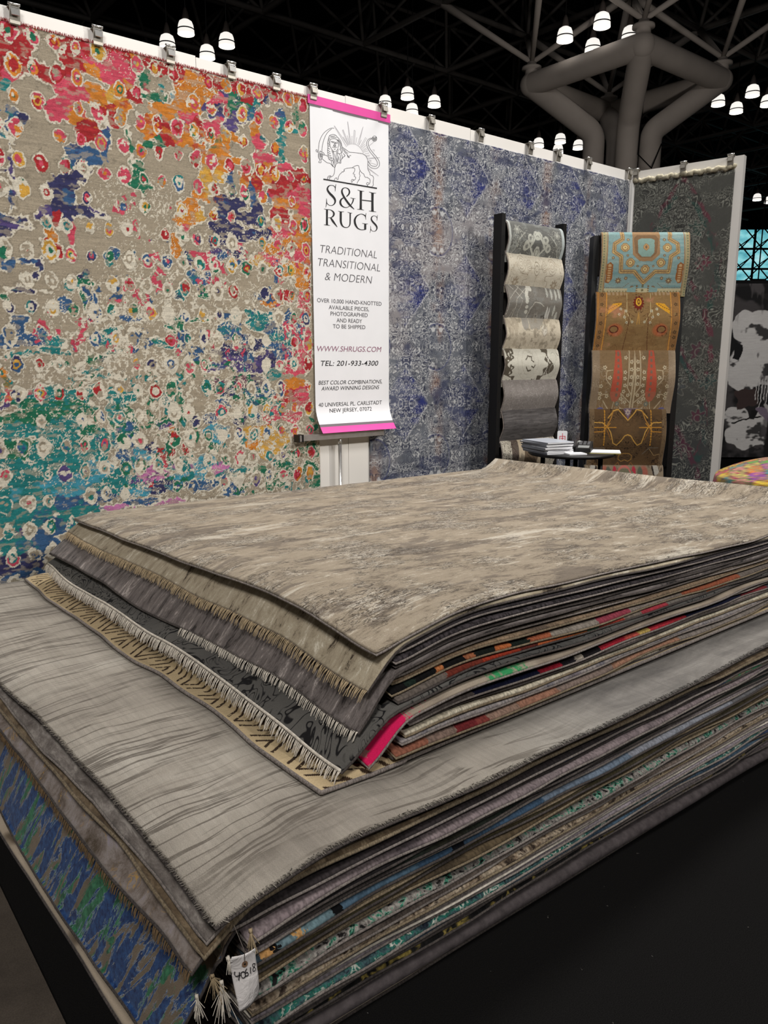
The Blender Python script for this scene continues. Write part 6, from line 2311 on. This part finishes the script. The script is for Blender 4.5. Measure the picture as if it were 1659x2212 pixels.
def rack_left():
    e = empty('sample_rack', (0.5*(xl+xr), RY, 0))
    tag(e, 'tall black display rack of grey and ivory sample rugs against the blue-grey rug', 'rack')
    O = (0.5*(xl+xr), RY, 0)

    def b(mb, n, m=M_black, sh=False):
        o = mb.build(n, m, e, sh, origin=O)
        o.location = (0, 0, 0)
    for x in (xl, xr):
        mb = MB()
        mb.box((x-0.018, RY-0.028, 0.0), (x+0.018, RY+0.045, LZ))
        for z in np.arange(0.2, 2.45, 0.12):
            mb.tube([(x, RY-0.028, z), (x, RY-0.031, z)], 0.004, 8)
        b(mb, 'upright')
        mb = MB()
        mb.box((x-0.03, RY-0.14, 0.0), (x+0.03, RY+0.16, 0.03))
        b(mb, 'foot')
    for k in range(8):
        mb = MB()
        z = LT[k]-0.02
        mb.tube([(xl+0.019, RY-0.002, z), (xr-0.019, RY-0.002, z)], 0.010, 10)
        b(mb, 'bar', M_black, True)
    return e


LT = [on_y(1094, y, 3.635)[2] for y in (476, 543, 613, 683, 752, 820, 884, 952)]
rack_left()
names = [('grey sample rug with pale palmettes, topmost on the left rack', design_grey_palmette), ('ivory sample rug with fine geometric lines, second from top on the left rack', design_ivory_geometric),
         ('grey sample rug with white lattice and flowers, third from top on the left rack', design_grey_lattice), ('faded ivory sample rug, fourth from top on the left rack', design_ivory_faded),
         ('white sample rug with dark jagged acanthus leaves on the left rack', design_white_acanthus), ('taupe tonal sample rug between the white leafy and dark slate ones', design_taupe_tonal),
         ('dark slate plain sample rug above the round table', design_slate_plain), ('cream sample rug with dark pebble border, lowest on the left rack behind the table', design_stone_border)]
for k, (lb, fn) in enumerate(names):
    zt = LT[k]
    w = xr-xl-0.062
    drape(lb, w, zt, zt-0.262, fn, lambda U, Y, Z: np.stack([xl+0.029+U, RY-0.004+Y, Z], -1), 0.026, 0, 'sample rugs on the left rack', k+1, 0.40+0.1*(k % 3), 1.0 if k == 2 else 0.0)

# right rack, standing across the corner
RU = Vector((rt[0], rt[1], 0)).normalized()
RN = Vector((-RU.y, RU.x, 0))       # points away from the viewer
if RN.x*math.cos(AZ)+RN.y*math.sin(AZ) < 0:
    RN = -RN
q0 = at_depth(1287, 505, 6.06)
RO = Vector((q0[0], q0[1], 0))
RW = 0.665


def rp(u, y, z):
    p = RO+RU*u+RN*y
    return (p.x, p.y, z)


def rack_right():
    c0 = rp(RW/2, 0, 0)
    e = empty('sample_rack', c0)
    tag(e, 'tall black display rack of turquoise, gold and brown sample rugs across the corner', 'rack')

    def b(mb, n, m=M_black, sh=False):
        o = mb.build(n, m, e, sh, origin=c0)
        o.location = (0, 0, 0)
    for u in (0.0, RW):
        mb = MB()
        vs = [rp(u-0.02, -0.03, 0), rp(u+0.02, -0.03, 0), rp(u+0.02, 0.09, 0), rp(u-0.02, 0.09, 0)]
        mb.add(vs+[(x, y, 2.47) for x, y, _ in vs], [(3, 2, 1, 0), (4, 5, 6, 7), (0, 1, 5, 4), (1, 2, 6, 5), (2, 3, 7, 6), (3, 0, 4, 7)])
        for z in np.arange(0.2, 2.4, 0.15):
            mb.tube([rp(u, -0.03, z), rp(u, -0.033, z)], 0.004, 8)
        b(mb, 'upright')
        mb = MB()
        vs = [rp(u-0.03, -0.16, 0), rp(u+0.03, -0.16, 0), rp(u+0.03, 0.12, 0), rp(u-0.03, 0.12, 0)]
        mb.add(vs+[(x, y, 0.03) for x, y, _ in vs], [(3, 2, 1, 0), (4, 5, 6, 7), (0, 1, 5, 4), (1, 2, 6, 5), (2, 3, 7, 6), (3, 0, 4, 7)])
        b(mb, 'foot')
    for k in range(5):
        mb = MB()
        z = RZ[k]-0.02
        mb.tube([rp(0.02, 0, z), rp(RW-0.02, 0, z)], 0.010, 10)
        b(mb, 'bar', M_black, True)


RZ = [at_depth(1300, y, 6.06)[2] for y in (505, 633, 758, 884, 1004)]
rack_right()
rn = [('turquoise sample rug with tan medallions, topmost on the right rack', design_turquoise), ('gold-brown sample rug with orange leaves and red sunburst on the right rack', design_gold),
      ('brown sample rug with two red cypress trees on the right rack', design_cypress), ('dark brown sample rug with golden scrolling lines on the right rack', design_brown_gold),
      ('sample rug with rose and grey border, lowest on the right rack just above the pile', design_rose_border)]
ruw = [(0.030, 0.655), (0.012, 0.63), (0.004, 0.635), (0.006, 0.595), (-0.008, 0.615)]
for k, (lb, fn) in enumerate(rn):
    u0, w = ruw[k]
    zb = RZ[k+1]-0.03 if k < 4 else RZ[k]-0.45

    def pl(U, Y, Z, u0=u0):
        y = Y-0.014-0.012*1
        return np.stack([RO.x+RU.x*(U+u0)+RN.x*y, RO.y+RU.y*(U+u0)+RN.y*y, Z], -1)
    drape(lb, w, RZ[k], zb, fn, pl, 0.035, 0, 'sample rugs on the right rack', 20+k, 0.3)

# ------------------------------------------------------------------ round table with papers
tc = at_depth(1235, 975, 5.15)
TX, TY, TZ = tc[0], tc[1], tc[2]
tab = empty('round_table', (TX, TY, 0))
tag(tab, 'round black table in front of the sample racks', 'table')
TR = 0.288
mb = MB()
mb.lathe([(0.0, TZ-0.022), (TR-0.01, TZ-0.022), (TR, TZ-0.014), (TR, TZ-0.004), (TR-0.006, TZ), (0.0, TZ)], 48)
mb.build('table_top', M_black, tab, True)
for a in (0.5, 2.1, 3.67, 5.2):
    mb = MB()
    mb.tube([(0.19*math.cos(a), 0.19*math.sin(a), TZ-0.02), (0.20*math.cos(a), 0.20*math.sin(a), 0.0)], 0.016, 10)
    mb.build('leg', M_black, tab, True)
mb = MB()
mb.tube([(0.195*math.cos(a), 0.195*math.sin(a), 0.28) for a in np.linspace(0, 2*math.pi, 25)[:-1]], 0.008, 8, closed=True)
mb.build('foot_ring', M_chrome, tab, True)

M_paper = plain('paper_white', (226, 226, 228), 0.6, 0, 0.3, 0.02)
M_cover = plain('catalogue_cover', (176, 180, 188), 0.35, 0, 0.4, 0.05)
M_cover2 = plain('catalogue_spine', (122, 126, 134), 0.4, 0, 0.4, 0.05)


def catalogue(label, loc, rz, w=0.21, d=0.28, h=0.008, cover=M_paper):
    e = empty('catalogue', loc, rz)
    tag(e, label, 'catalogue', 'catalogues stacked on the round table')
    mb = MB()
    mb.box((-w/2+0.002, -d/2+0.001, 0.0008), (w/2-0.001, d/2-0.001, h-0.0008))
    mb.build('pages', M_paper, e)
    mb = MB()
    mb.box((-w/2, -d/2, 0), (w/2, d/2, 0.0008))
    mb.box((-w/2, -d/2, h-0.0008), (w/2, d/2, h))
    mb.build('cover', cover, e)
    mb = MB()
    mb.box((-w/2-0.0008, -d/2, 0.0), (-w/2+0.0018, d/2, h))
    mb.build('spine', M_cover2, e)
    return e


cs = at_depth(1183, 972, 5.13)
rr = random.Random(4)
base_rz = math.atan2(RU.y, RU.x)
zc = TZ
ncat = 9
wd = ['bottom catalogue of the stack on the round table', 'second catalogue from the bottom of the stack on the round table', 'third catalogue from the bottom of the stack on the round table',
      'fourth catalogue from the bottom of the stack on the round table', 'middle catalogue of the stack on the round table', 'fourth catalogue from the top of the stack on the round table',
      'third catalogue from the top of the stack on the round table', 'second catalogue from the top of the stack on the round table', 'topmost grey-covered catalogue of the stack on the round table']
for k in range(ncat):
    catalogue(wd[k], (cs[0]+rr.uniform(-.012, .012)-0.01*k*0.3, cs[1]+rr.uniform(-.012, .012), zc), base_rz+0.42+rr.uniform(-.08, .08), h=0.0085, cover=M_cover if k == ncat-1 else M_paper)
    zc += 0.0087
lp = at_depth(1243, 977, 4.98)
mb = MB()
mb.box((-0.06, -0.045, 0), (0.06, 0.045, 0.009))
o = mb.build('leaflet_stack', M_paper)
o.location = (lp[0], lp[1], TZ)
o.rotation_euler = (0, 0, base_rz+0.2)
tag(o, 'small white stack of leaflets in front of the catalogues at the table edge', 'leaflets')
# card holder with a white card that carries a red sign
hp = at_depth(1216, 958, 5.27)
ch = empty('card_holder', (hp[0], hp[1], TZ), base_rz)
tag(ch, 'black card holder with a white card marked with a red sign, behind the catalogues', 'card holder')
mb = MB()
mb.box((-0.045, -0.03, 0), (0.05, 0.03, 0.006))
mb.box((-0.045, -0.012, 0.006), (0.05, -0.006, 0.045))
mb.box((-0.045, 0.008, 0.006), (0.05, 0.014, 0.075))
mb.box((-0.049, -0.03, 0), (-0.045, 0.03, 0.05))
mb.box((0.05, -0.03, 0), (0.054, 0.03, 0.05))
mb.build('tray', M_black, ch)
mb = MB()
n = 6
ol = []
for cx_, cz_, a0 in ((0.018, 0.118, 0), (-0.032, 0.118, 90), (-0.032, 0.04, 180), (0.018, 0.04, 270)):
    for k in range(n):
        a = math.radians(a0+90*k/(n-1))
        ol.append((cx_+0.009*math.cos(a), cz_+0.009*math.sin(a)))
vs = [(x, -0.003, z) for x, z in ol]+[(x, 0.0, z) for x, z in ol]
m_ = len(ol)
mb.add(vs, [tuple(range(m_))[::-1], tuple(m_+i for i in range(m_))]+[(i, (i+1) % m_, m_+(i+1) % m_, m_+i) for i in range(m_)])
mb.build('card', M_paper, ch)
mb = MB()
M_redink = plain('red_ink', (206, 44, 66), 0.6, var=0.02)
for x0_, z0_, x1_, z1_ in ((-0.026, 0.088, 0.014, 0.092), (-0.026, 0.066, -0.022, 0.092), (0.010, 0.066, 0.014, 0.092), (-0.008, 0.060, -0.004, 0.100), (-0.016, 0.074, 0.004, 0.078), (-0.009, 0.103, -0.003, 0.109)):
    mb.box((x0_, -0.0038, z0_), (x1_, -0.0031, z1_))
mb.build('red_sign', M_redink, ch)
mb = MB()
for k in range(5):
    mb.tube([(0.030+0.004*k, 0.0, 0.01), (0.034+0.007*k, 0.004*(k % 2), 0.10+0.012*(k % 3))], 0.0042, 7)
o = mb.build('pens', M_black, ch, True)
# terminal with keypad on a white pad
tp = at_depth(1262, 970, 5.12)
tr_ = empty('desk_phone', (tp[0], tp[1], TZ+0.009), base_rz-0.35)
tag(tr_, 'black keypad desk phone with grey screen on the white pad', 'phone')
mb = MB()
mb.add([(-.05, -.09, 0), (.05, -.09, 0), (.05, .09, 0), (-.05, .09, 0), (-.048, -.088, .022), (.048, -.088, .022), (.048, .088, .055), (-.048, .088, .055)],
       [(0, 3, 2, 1), (4, 5, 6, 7), (0, 1, 5, 4), (1, 2, 6, 5), (2, 3, 7, 6), (3, 0, 4, 7)])
mb.build('body', M_black, tr_)
mb = MB()
mb.add([(-.036, -.07, .0262), (.036, -.07, .0262), (.036, -.015, .0362), (-.036, -.015, .0362)], [(0, 1, 2, 3)])
mb.build('screen', plain('grey_screen', (140, 142, 140), 0.3), tr_)
mb = MB()
for i in range(3):
    for j in range(4):
        x, y = -.026+.026*i, .005+.02*j
        z = .022+(y+.088)/.176*.033
        mb.box((x-.008, y-.006, z), (x+.008, y+.006, z+.005))
mb.build('keys', plain('keycaps', (120, 120, 122), 0.4), tr_)
pp_ = at_depth(1296, 972, 5.10)
pad = empty('note_pad', (pp_[0], pp_[1], TZ), base_rz-0.25)
tag(pad, 'white note pad with a yellow edge at the right of the round table', 'pad')
mb = MB()
mb.box((-0.12, -0.085, 0.0035), (0.13, 0.085, 0.009))
mb.build('sheets', M_paper, pad)
mb = MB()
mb.box((-0.121, -0.086, 0), (0.129, 0.085, 0.0035))
mb.build('backing', plain('yellow_board', (190, 178, 90), 0.7), pad)
dp = at_depth(1248, 968, 5.2)
sp_ = empty('tape_dispenser', (dp[0], dp[1], TZ), base_rz+0.1)
tag(sp_, 'black tape dispenser between the catalogues and the desk phone', 'tape dispenser')
mb = MB()
mb.add([(-.05, -.02, 0), (.05, -.02, 0), (.05, .02, 0), (-.05, .02, 0), (-.045, -.018, .02), (.03, -.018, .045), (.03, .018, .045), (-.045, .018, .02)],
       [(0, 3, 2, 1), (4, 5, 6, 7), (0, 1, 5, 4), (1, 2, 6, 5), (2, 3, 7, 6), (3, 0, 4, 7)])
mb.build('body', M_black, sp_)
mb = MB()
mb.tube([(0.012, -.01, .048), (0.012, .01, .048)], 0.02, 16)
mb.build('tape_roll', plain('tape', (150, 150, 146), 0.25), sp_, True)
# ------------------------------------------------------------------ tubular column and lamps overhead
M_pipe = plain('column_paint', (150, 141, 134), 0.7, 0, 0.25, 0.04, 1.5)
col = empty('support_column', (16.92, 11.8, 0))
tag(col, 'huge grey tubular column with branching arms and square ring under the truss', 'column')
HXc, RR = 1.62, 0.255
KN, TH, RZc = 0.47, 6.92, 8.02
corners = [(-HXc, -HXc+0.12), (HXc, -HXc+0.12), (HXc, HXc-0.0), (-HXc, HXc-0.12)]
for i in range(4):
    a, b = corners[i], corners[(i+1) % 4]
    mb = MB()
    mb.tube([(a[0], a[1], RZc), (b[0], b[1], RZc)], RR, 24, caps=False)
    mb.build('ring_beam', M_pipe, col, True)
for (cx_, cy_) in corners:
    sx_, sy_ = (1 if cx_ > 0 else -1), (1 if cy_ > 0 else -1)
    k = (sx_*KN, sy_*KN)
    mb = MB()
    A_ = Vector((k[0], k[1], TH))
    dn, ou = Vector((0, 0, -1)), (Vector((cx_, cy_, RZc))-A_).normalized()
    bend = [A_+dn*0.22*(1-q_)**2+ou*0.22*q_**2 for q_ in np.linspace(0, 1, 9)]
    mb.tube([(k[0], k[1], 0)]+[tuple(b_) for b_ in bend]+[(cx_, cy_, RZc)], RR, 24, caps=False)
    mb.build('branch_pipe', M_pipe, col, True)
    mb = MB()
    mb.lathe([(RR*1.03*math.cos(t_), RR*1.03*math.sin(t_)) for t_ in np.linspace(-math.pi/2, math.pi*0.29, 22)]+[(RR*0.55, RR*1.25), (RR*0.9, RR*1.3), (RR*0.9, RR*1.5), (RR*0.5, RR*1.55), (RR*0.4, RR*1.9), (0.0, RR*2.0)], 32, (cx_, cy_, RZc))
    mb.build('node_cap', M_pipe, col, True)
    mb = MB()
    nx_, ny_ = cx_, cy_
    for gx in (-MOD/2, MOD/2):
        for gy in (-MOD/2, MOD/2):
            # up to the nearest lower nodes of the space frame
            tx = round((nx_+gx)/MOD)*MOD
            ty = round((ny_+gy)/MOD)*MOD
            mb.tube([(cx_, cy_, RZc+RR*1.9), (tx, ty, ZL)], [0.055, 0.09], 10)
    mb.build('strut', M_pipe, col, True)
mb = MB()
mb.tube([(-0.35, -0.75, 7.3), (-0.5, -0.8, 6.2), (0.1, -0.78, 6.0), (0.5, -0.75, 6.6)], 0.015, 6)
mb.build('cable', M_blackmatte, col, True)

M_bell = emis('lamp_glow', (250, 245, 238), 0.95)
M_bellrim = emis('lamp_mouth', (255, 252, 246), 4.0)
LZZ = 8.5


def lamp_proto():
    e = empty('dome_lamp', (0, 0, 0))
    mb = MB()
    r = 0.178
    mb.lathe([(r, 0.0), (r*1.0, 0.03), (r*0.97, 0.10), (r*0.90, 0.18), (r*0.76, 0.245), (r*0.45, 0.28), (0.06, 0.285)], 28)
    mb.build('shade', M_bell, e, True)
    mb = MB()
    mb.lathe([(0.0, 0.012), (r*0.6, 0.008), (r*0.97, 0.002)], 28)
    mb.build('diffuser', M_bellrim, e, True)
    mb = MB()
    mb.lathe([(r*1.012, 0.075), (r*1.035, 0.075), (r*1.035, 0.098), (r*1.008, 0.098)], 28)
    mb.build('band', M_black, e, True)
    mb = MB()
    mb.lathe([(0.08, 0.28), (0.07, 0.36), (0.05, 0.45), (0.025, 0.52), (0.0, 0.53)], 20)
    mb.build('ballast', plain('ballast_grey', (70, 62, 58), 0.6), e, True)
    mb = MB()
    mb.tube([(0, 0, 0.52), (0, 0, 13.5-LZZ)], 0.012, 6)
    mb.build('hanger', M_black, e)
    return e


def copy_tree(o, parent=None):
    c = o.copy()
    COL.objects.link(c)
    c.parent = parent
    for k in list(o.children):
        copy_tree(k, c)
    return c


lamps = [((402, 74), 'top one of the four lit lamps above the multicoloured rug'), ((362, 104), 'left one of the four lit lamps above the multicoloured rug'),
         ((490, 101), 'right one of the four lit lamps above the multicoloured rug'), ((448, 126), 'bottom one of the four lit lamps above the multicoloured rug'),
         ((1220, 89), 'left lit lamp of the four in front of the grey column ring'), ((1300, 59), 'top lit lamp of the four in front of the grey column ring'),
         ((1360, 87), 'right lit lamp of the four, touching the column ring corner'), ((1280, 113), 'bottom lit lamp of the four in front of the grey column ring'),
         ((832, 230), 'left lit lamp of the group rising behind the banner\'s right corner'), ((880, 213), 'top lit lamp of the group behind the banner\'s right corner'),
         ((938, 230), 'right lit lamp of the group behind the banner\'s right corner'), ((890, 247), 'lowest lit lamp of the group behind the banner\'s right corner, half hidden'),
         ((1210, 309), 'top lit lamp of the far group left of the column trunk'), ((1163, 318), 'left lit lamp of the far group, half behind the wall top'),
         ((1249, 322), 'right lit lamp of the far group, touching the column trunk'), ((1205, 331), 'lowest lit lamp of the far group, mostly behind the wall top'),
         ((1590, 244), 'lowest lit lamp of the group right of the column'), ((1625, 208), 'top lit lamp of the group right of the column'),
         ((1551, 228), 'left lit lamp of the group right of the column, under its ring'), ((1657, 229), 'right lit lamp of the group right of the column, cut by the frame'),
         ((1635, 433), 'small far lit lamp right of the side wall, the left of two'), ((1660, 439), 'small far lit lamp at the right frame edge, the right of two'),
         ((1606, 537), 'tiny far lamp in front of the window wall, next to the side wall'), ((1640, 533), 'tiny far lamp in front of the window wall, near the frame edge')]
proto = lamp_proto()
for i, (p, lb) in enumerate(lamps):
    o = proto if i == 0 else copy_tree(proto)
    q = on_z(p[0], p[1], LZZ)
    o.location = q
    tag(o, lb, 'lamp', 'dome lamps under the hall roof')
mb = MB()
hd = MB()
for g in (lamps[0:4], lamps[4:8], lamps[8:12], lamps[12:16], lamps[16:20]):
    pass
# small floodlight on the window truss
fl = empty('floodlight', tuple(at_depth(1637, 612, 36)))
tag(fl, 'small white floodlight in front of the far window', 'lamp')
mb = MB()
mb.box((-0.35, -0.12, -0.16), (0.35, 0.12, 0.16), Matrix.Rotation(-0.6, 4, 'Z') @ Matrix.Rotation(0.5, 4, 'X'))
mb.build('head', M_blackmatte, fl)
mb = MB()
mb.box((-0.30, -0.13, -0.13), (0.30, -0.121, 0.13), Matrix.Rotation(-0.6, 4, 'Z') @ Matrix.Rotation(0.5, 4, 'X'))
mb.build('lens', M_bell, fl)
mb = MB()
mb.tube([(0, 0, 0.15), (0, 0, 9.9-fl.location.z)], 0.03, 6)
mb.build('hanger', M_blackmatte, fl)

# ------------------------------------------------------------------ neighbour's booth: black panel with splashed picture
ac = at_depth(1650, 820, 8.6)
AU = RU
aw, ah = 1.5, 1.88
az0 = at_depth(1600, 988, 8.6)[2]
AO = Vector(at_depth(1557, 988, 8.6))
q = Cv((0, 0, 1000, 1000*ah/aw), 260, 320, (18, 17, 17), 21, 26, 0.012)
q.mottle((60, 56, 56), .004, .006, .54, 8, .9)
q.mottle((94, 88, 92), .006, .003, .62, 9, .8, 2)
Wt = (176, 172, 168)
for x, y, rx, ry in ((230, 330, 190, 150), (90, 300, 90, 120), (210, 560, 210, 170), (120, 640, 120, 120), (300, 480, 120, 120), (430, 400, 120, 90), (330, 220, 40, 120), (90, 980, 100, 110), (180, 1080, 170, 110), (330, 1020, 120, 130), (650, 560, 160, 220), (780, 980, 180, 160)):
    q.disc(x, y, rx, ry, Wt, 0.97, .05)
q.mottle((30, 28, 28), .007, .012, .57, 14, .95, 8)
q.mottle((70, 66, 66), .012, .004, .60, 10, .8, 11)
q.poly([(330, 380), (420, 420), (440, 560), (380, 540)], (16, 15, 15))
q.poly([(40, 420), (90, 440), (70, 540), (20, 520)], (16, 15, 15))
q.poly([(60, 760), (220, 740), (250, 860), (90, 900)], (52, 40, 38))
q.poly([(240, 880), (420, 860), (380, 1010), (300, 960)], (104, 92, 104))
for k in range(5):
    q.seg([(215+22*k, 680), (213+22*k, 820+30*(k % 3))], 6, Wt)
q.seg([(300, 860), (390, 1020)], 26, (150, 146, 142))
q.seg([(60, 1010), (270, 940)], 12, (20, 18, 18))
q.seg([(360, 880), (350, 1240)], 60, (20, 18, 18))
dye = q.get()[::-1]
ny, nx, _ = dye.shape
uu, vv_ = np.meshgrid(np.linspace(0, aw, nx), np.linspace(0, ah, ny))
P = np.stack([AO.x+AU.x*uu, AO.y+AU.y*uu, AO.z+vv_], -1)
org = P[0, 0].copy()
M_art = dyed('splashed_paint', (2, 2, 2), 0.1, 0.1)
o = grid_mesh('painting', P-org, M_art, dye, None, 0.03, tuple(RN))
o.location = org
tag(o, 'black and white splashed abstract painting beyond the end of the side wall', 'painting')
mb = MB()
b0 = AO - RU*0.4 + RN*0.035
pts = [b0, b0+RU*2.6, b0+RU*2.6+RN*0.06, b0+RN*0.06]
vs = [(p.x, p.y, 0.0) for p in pts]+[(p.x, p.y, AO.z+ah+0.04) for p in pts]
mb.add(vs, [(3, 2, 1, 0), (4, 5, 6, 7), (0, 1, 5, 4), (1, 2, 6, 5), (2, 3, 7, 6), (3, 0, 4, 7)])
struct(mb.build('wall_neighbour', M_blackmatte))

# ------------------------------------------------------------------ patchwork rug heaped on another pile at right
pc = Vector(at_depth(1650, 1015, 5.0))
PC = np.array([pc.x+0.20, pc.y-0.16, 0])
nu, nv = 90, 120
th_ = np.linspace(0, 2*math.pi, nv)
rd = np.concatenate([np.linspace(0.02, 0.85, 50), np.linspace(0.855, 1, 40)])
Rg, Tg = np.meshgrid(rd, th_)
topz = at_depth(1640, 993, 5.0)[2]
X = PC[0]+0.62*Rg*np.cos(Tg)*(1+0.06*np.sin(3*Tg))
Y = PC[1]+0.62*Rg*np.sin(Tg)*(1+0.05*np.cos(2*Tg))
Z = topz+0.01 - 0.17*Rg**2.4 - 0.75*smooth((Rg-0.86)/0.14) + 0.006*np.sin(5*Tg)*Rg
ph = 0.6
arc = 0.62*Rg+0.75*smooth((Rg-0.86)/0.14)
a = arc*np.cos(Tg)*math.cos(ph)+arc*np.sin(Tg)*math.sin(ph)
b = -arc*np.cos(Tg)*math.sin(ph)+arc*np.sin(Tg)*math.cos(ph)
ca, cb = np.floor(a/0.11+0.2*np.floor(b/0.09)), np.floor(b/0.09)
hh = np.abs(np.sin(ca*12.9898+cb*78.233)*43758.5453) % 1
PLT = np.array([lin(c) for c in ((206, 60, 110), (222, 190, 70), (110, 170, 80), (222, 130, 70), (196, 60, 60), (150, 80, 160), (214, 200, 110), (90, 150, 150), (226, 150, 140))])
dye = PLT[np.minimum((hh*9).astype(int), 8)]
e_ = ((np.abs((a/0.11+0.2*np.floor(b/0.09)) % 1-0.5) > 0.475) | (np.abs((b/0.09) % 1-0.5) > 0.47))
dye = np.where(e_[..., None], np.array(lin((90, 60, 60))), dye)
sc2 = np.abs((fbm(a*60, b*60, 91, 2)*6) % 1-0.5) < 0.12
dye = np.where(sc2[..., None], PLT[((hh*9).astype(int)+3) % 9]*0.7, dye)
gr_ = np.array(lin((150, 128, 104)))
kk_ = smooth((fbm(a*40, b*60, 93, 3)-0.40)*5)[..., None]*0.6
dye = (dye*(1-kk_)+gr_*kk_)*(0.6+0.5*fbm(a*30, b*50, 92, 3))[..., None]
P = np.stack([X, Y, np.maximum(Z, 0.006)], -1)[:, ::-1]
org = np.array([PC[0], PC[1], 0.0])
o = grid_mesh('patchwork_rug', P-org, M_dye, dye[:, ::-1], None, None)
o.location = org
tag(o, 'multicoloured patchwork rug mounded over a floor heap beyond the beige rug\'s right end', 'rug')

# ------------------------------------------------------------------ paper tag on the lower pile, loose tassels
TYp = 1.150


def tp3(px, py, off=0.0):
    p = on_y(px, py, TYp)
    return np.array([p[0], p[1]-off, p[2]])


tagc = tp3(528, 2110)
te = empty('price_tag', tuple(tagc))
tag(te, 'white paper tag with handwritten number hanging at the lower pile\'s front corner', 'tag')
TL, TRr, BRr, BLr = (497, 2068), (553, 2050), (561, 2150), (512, 2182)
ng = 16
vs, fs = [], []
M_tag = NT('tag_paper')
M_tag.bump(M_tag.noise(M_tag.coords((1, 1, 1)), 26, 3, 0.6, 1.0), 0.5, 0.01)
M_tag = M_tag.out((214, 208, 204), 0.55, 0, 0.3)


def tagpt(u, v, off=0.0):
    x = (TL[0]*(1-u)+TRr[0]*u)*(1-v)+(BLr[0]*(1-u)+BRr[0]*u)*v
    y = (TL[1]*(1-u)+TRr[1]*u)*(1-v)+(BLr[1]*(1-u)+BRr[1]*u)*v
    p = tp3(x, y)
    bend = 0.006*math.sin(u*3.1)+0.010*v*v*(0.5-u)-0.004*math.sin(v*5+u)
    return p+np.array([0, -bend-off, 0])-tagc


for j in range(ng+1):
    for i in range(ng+1):
        u, v = i/ng, j/ng
        # clipped upper corners
        if v == 0 and i == 0:
            u, v = 0.04, 0.03
        vs.append(tuple(tagpt(u, v)))
for j in range(ng):
    for i in range(ng):
        a_ = j*(ng+1)+i
        fs.append((a_, a_+ng+1, a_+ng+2, a_+1))
mb = MB()
mb.add(vs, fs)
N = len(vs)
o = mb.build('card', M_tag, te, True)
md = o.modifiers.new('thickness', 'SOLIDIFY')
md.thickness = 0.0006
mb = MB()
cu_, cv_ = 0.50, 0.20
ring_o = [(cu_+0.115*math.cos(t_), cv_+0.062*math.sin(t_)) for t_ in np.linspace(0, 2*math.pi, 25)]
ring_i = [(cu_+0.04*math.cos(t_), cv_+0.022*math.sin(t_)) for t_ in np.linspace(0, 2*math.pi, 25)]
vs = [tuple(tagpt(u, v, 0.0012)) for u, v in ring_o]+[tuple(tagpt(u, v, 0.0012)) for u, v in ring_i]
mb.add(vs, [(k, k+1, 26+k, 25+k) for k in range(24)])
mb.build('hole_ring', plain('kraft_ring', (130, 100, 76), 0.7), te)
mb = MB()
mb.add([tuple(tagpt(u, v, 0.0013)) for u, v in ring_i[:-1]], [tuple(range(24))])
mb.build('hole', M_blackmatte, te)
mb = MB()
mb.add([tuple(tagpt(*p_, 0.0016)) for p_ in ((0.80, 0.0), (1.0, 0.0), (1.0, 0.07))], [(0, 2, 1)])
mb.build('folded_corner', plain('paper_back', (246, 242, 236), 0.5), te)
# handwriting, traced on the tag face from a 5.53x crop with origin (380,1880)


def hw(x, y):
    p = tp3(380+x/5.53, 1880+y/5.53)
    # drop on the tag surface
    px_, py_ = 380+x/5.53, 1880+y/5.53
    u = (px_-504)/(556-504)
    v = (py_-2060)/(2160-2060)
    bend = 0.006*math.sin(u*3.1)+0.010*v*v*(0.5-u)-0.004*math.sin(v*5+u)
    return tuple(p+np.array([0, -bend-0.0016, 0])-tagc)


mb = MB()
for st_ in ([(705, 1210), (700, 1250), (725, 1255), (760, 1235)], [(752, 1205), (745, 1250), (735, 1298)],
            [(790, 1195), (768, 1215), (770, 1255), (795, 1262), (815, 1235), (805, 1200), (788, 1195)],
            [(835, 1160), (815, 1195), (812, 1228), (830, 1240), (848, 1222), (838, 1200), (818, 1212)],
            [(882, 1145), (878, 1215)],
            [(945, 1115), (918, 1112), (915, 1140), (945, 1165), (940, 1192), (915, 1195), (918, 1165), (942, 1140), (948, 1110)]):
    qq = catmull([(x, y, 9) for x, y in st_], 6) if len(st_) > 2 else np.array([(x, y, 9) for x, y in st_], float)
    mb.ribbon(qq[:, :2], np.full(len(qq), 9.0), hw)
mb.build('handwriting', M_ink, te)
mb = MB()
p0 = tagpt(cu_, cv_, 0.001)
p1 = tp3(522, 2018)-tagc
mb.tube([tuple(p0), tuple(0.5*(p0+p1)+np.array([0, -0.004, 0])), tuple(p1+np.array([0, 0.03, 0]))], 0.0007, 5)
mb.build('string', plain('string', (96, 88, 80), 0.9), te)

# loose end tassels of rugs in the lower pile's front corner
M_tas = M_fr_white


def corner_tassel(k, px, py, d, mat, Y, length=0.04, seed=0, n=34):
    o = byk[k][0]
    p = on_y(px, py, Y)-np.array(o.location)
    tassel(o, p, d, mat, length, n, seed)


corner_tassel(6, 541, 2008, (-0.1, -0.35, -1), M_fr_tan, 1.195, 0.036, 1)
corner_tassel(12, 458, 2105, (0.1, -0.4, -1), M_fr_tan, 1.235, 0.036, 2)
corner_tassel(14, 478, 2120, (-0.1, -0.4, -1), M_fr_white, 1.225, 0.055, 3)
corner_tassel(16, 425, 2150, (-0.2, -0.5, -1), M_fr_white, 1.26, 0.04, 4)
corner_tassel(11, 492, 2068, (0.2, -0.4, -1), M_fr_white, 1.21, 0.03, 5)
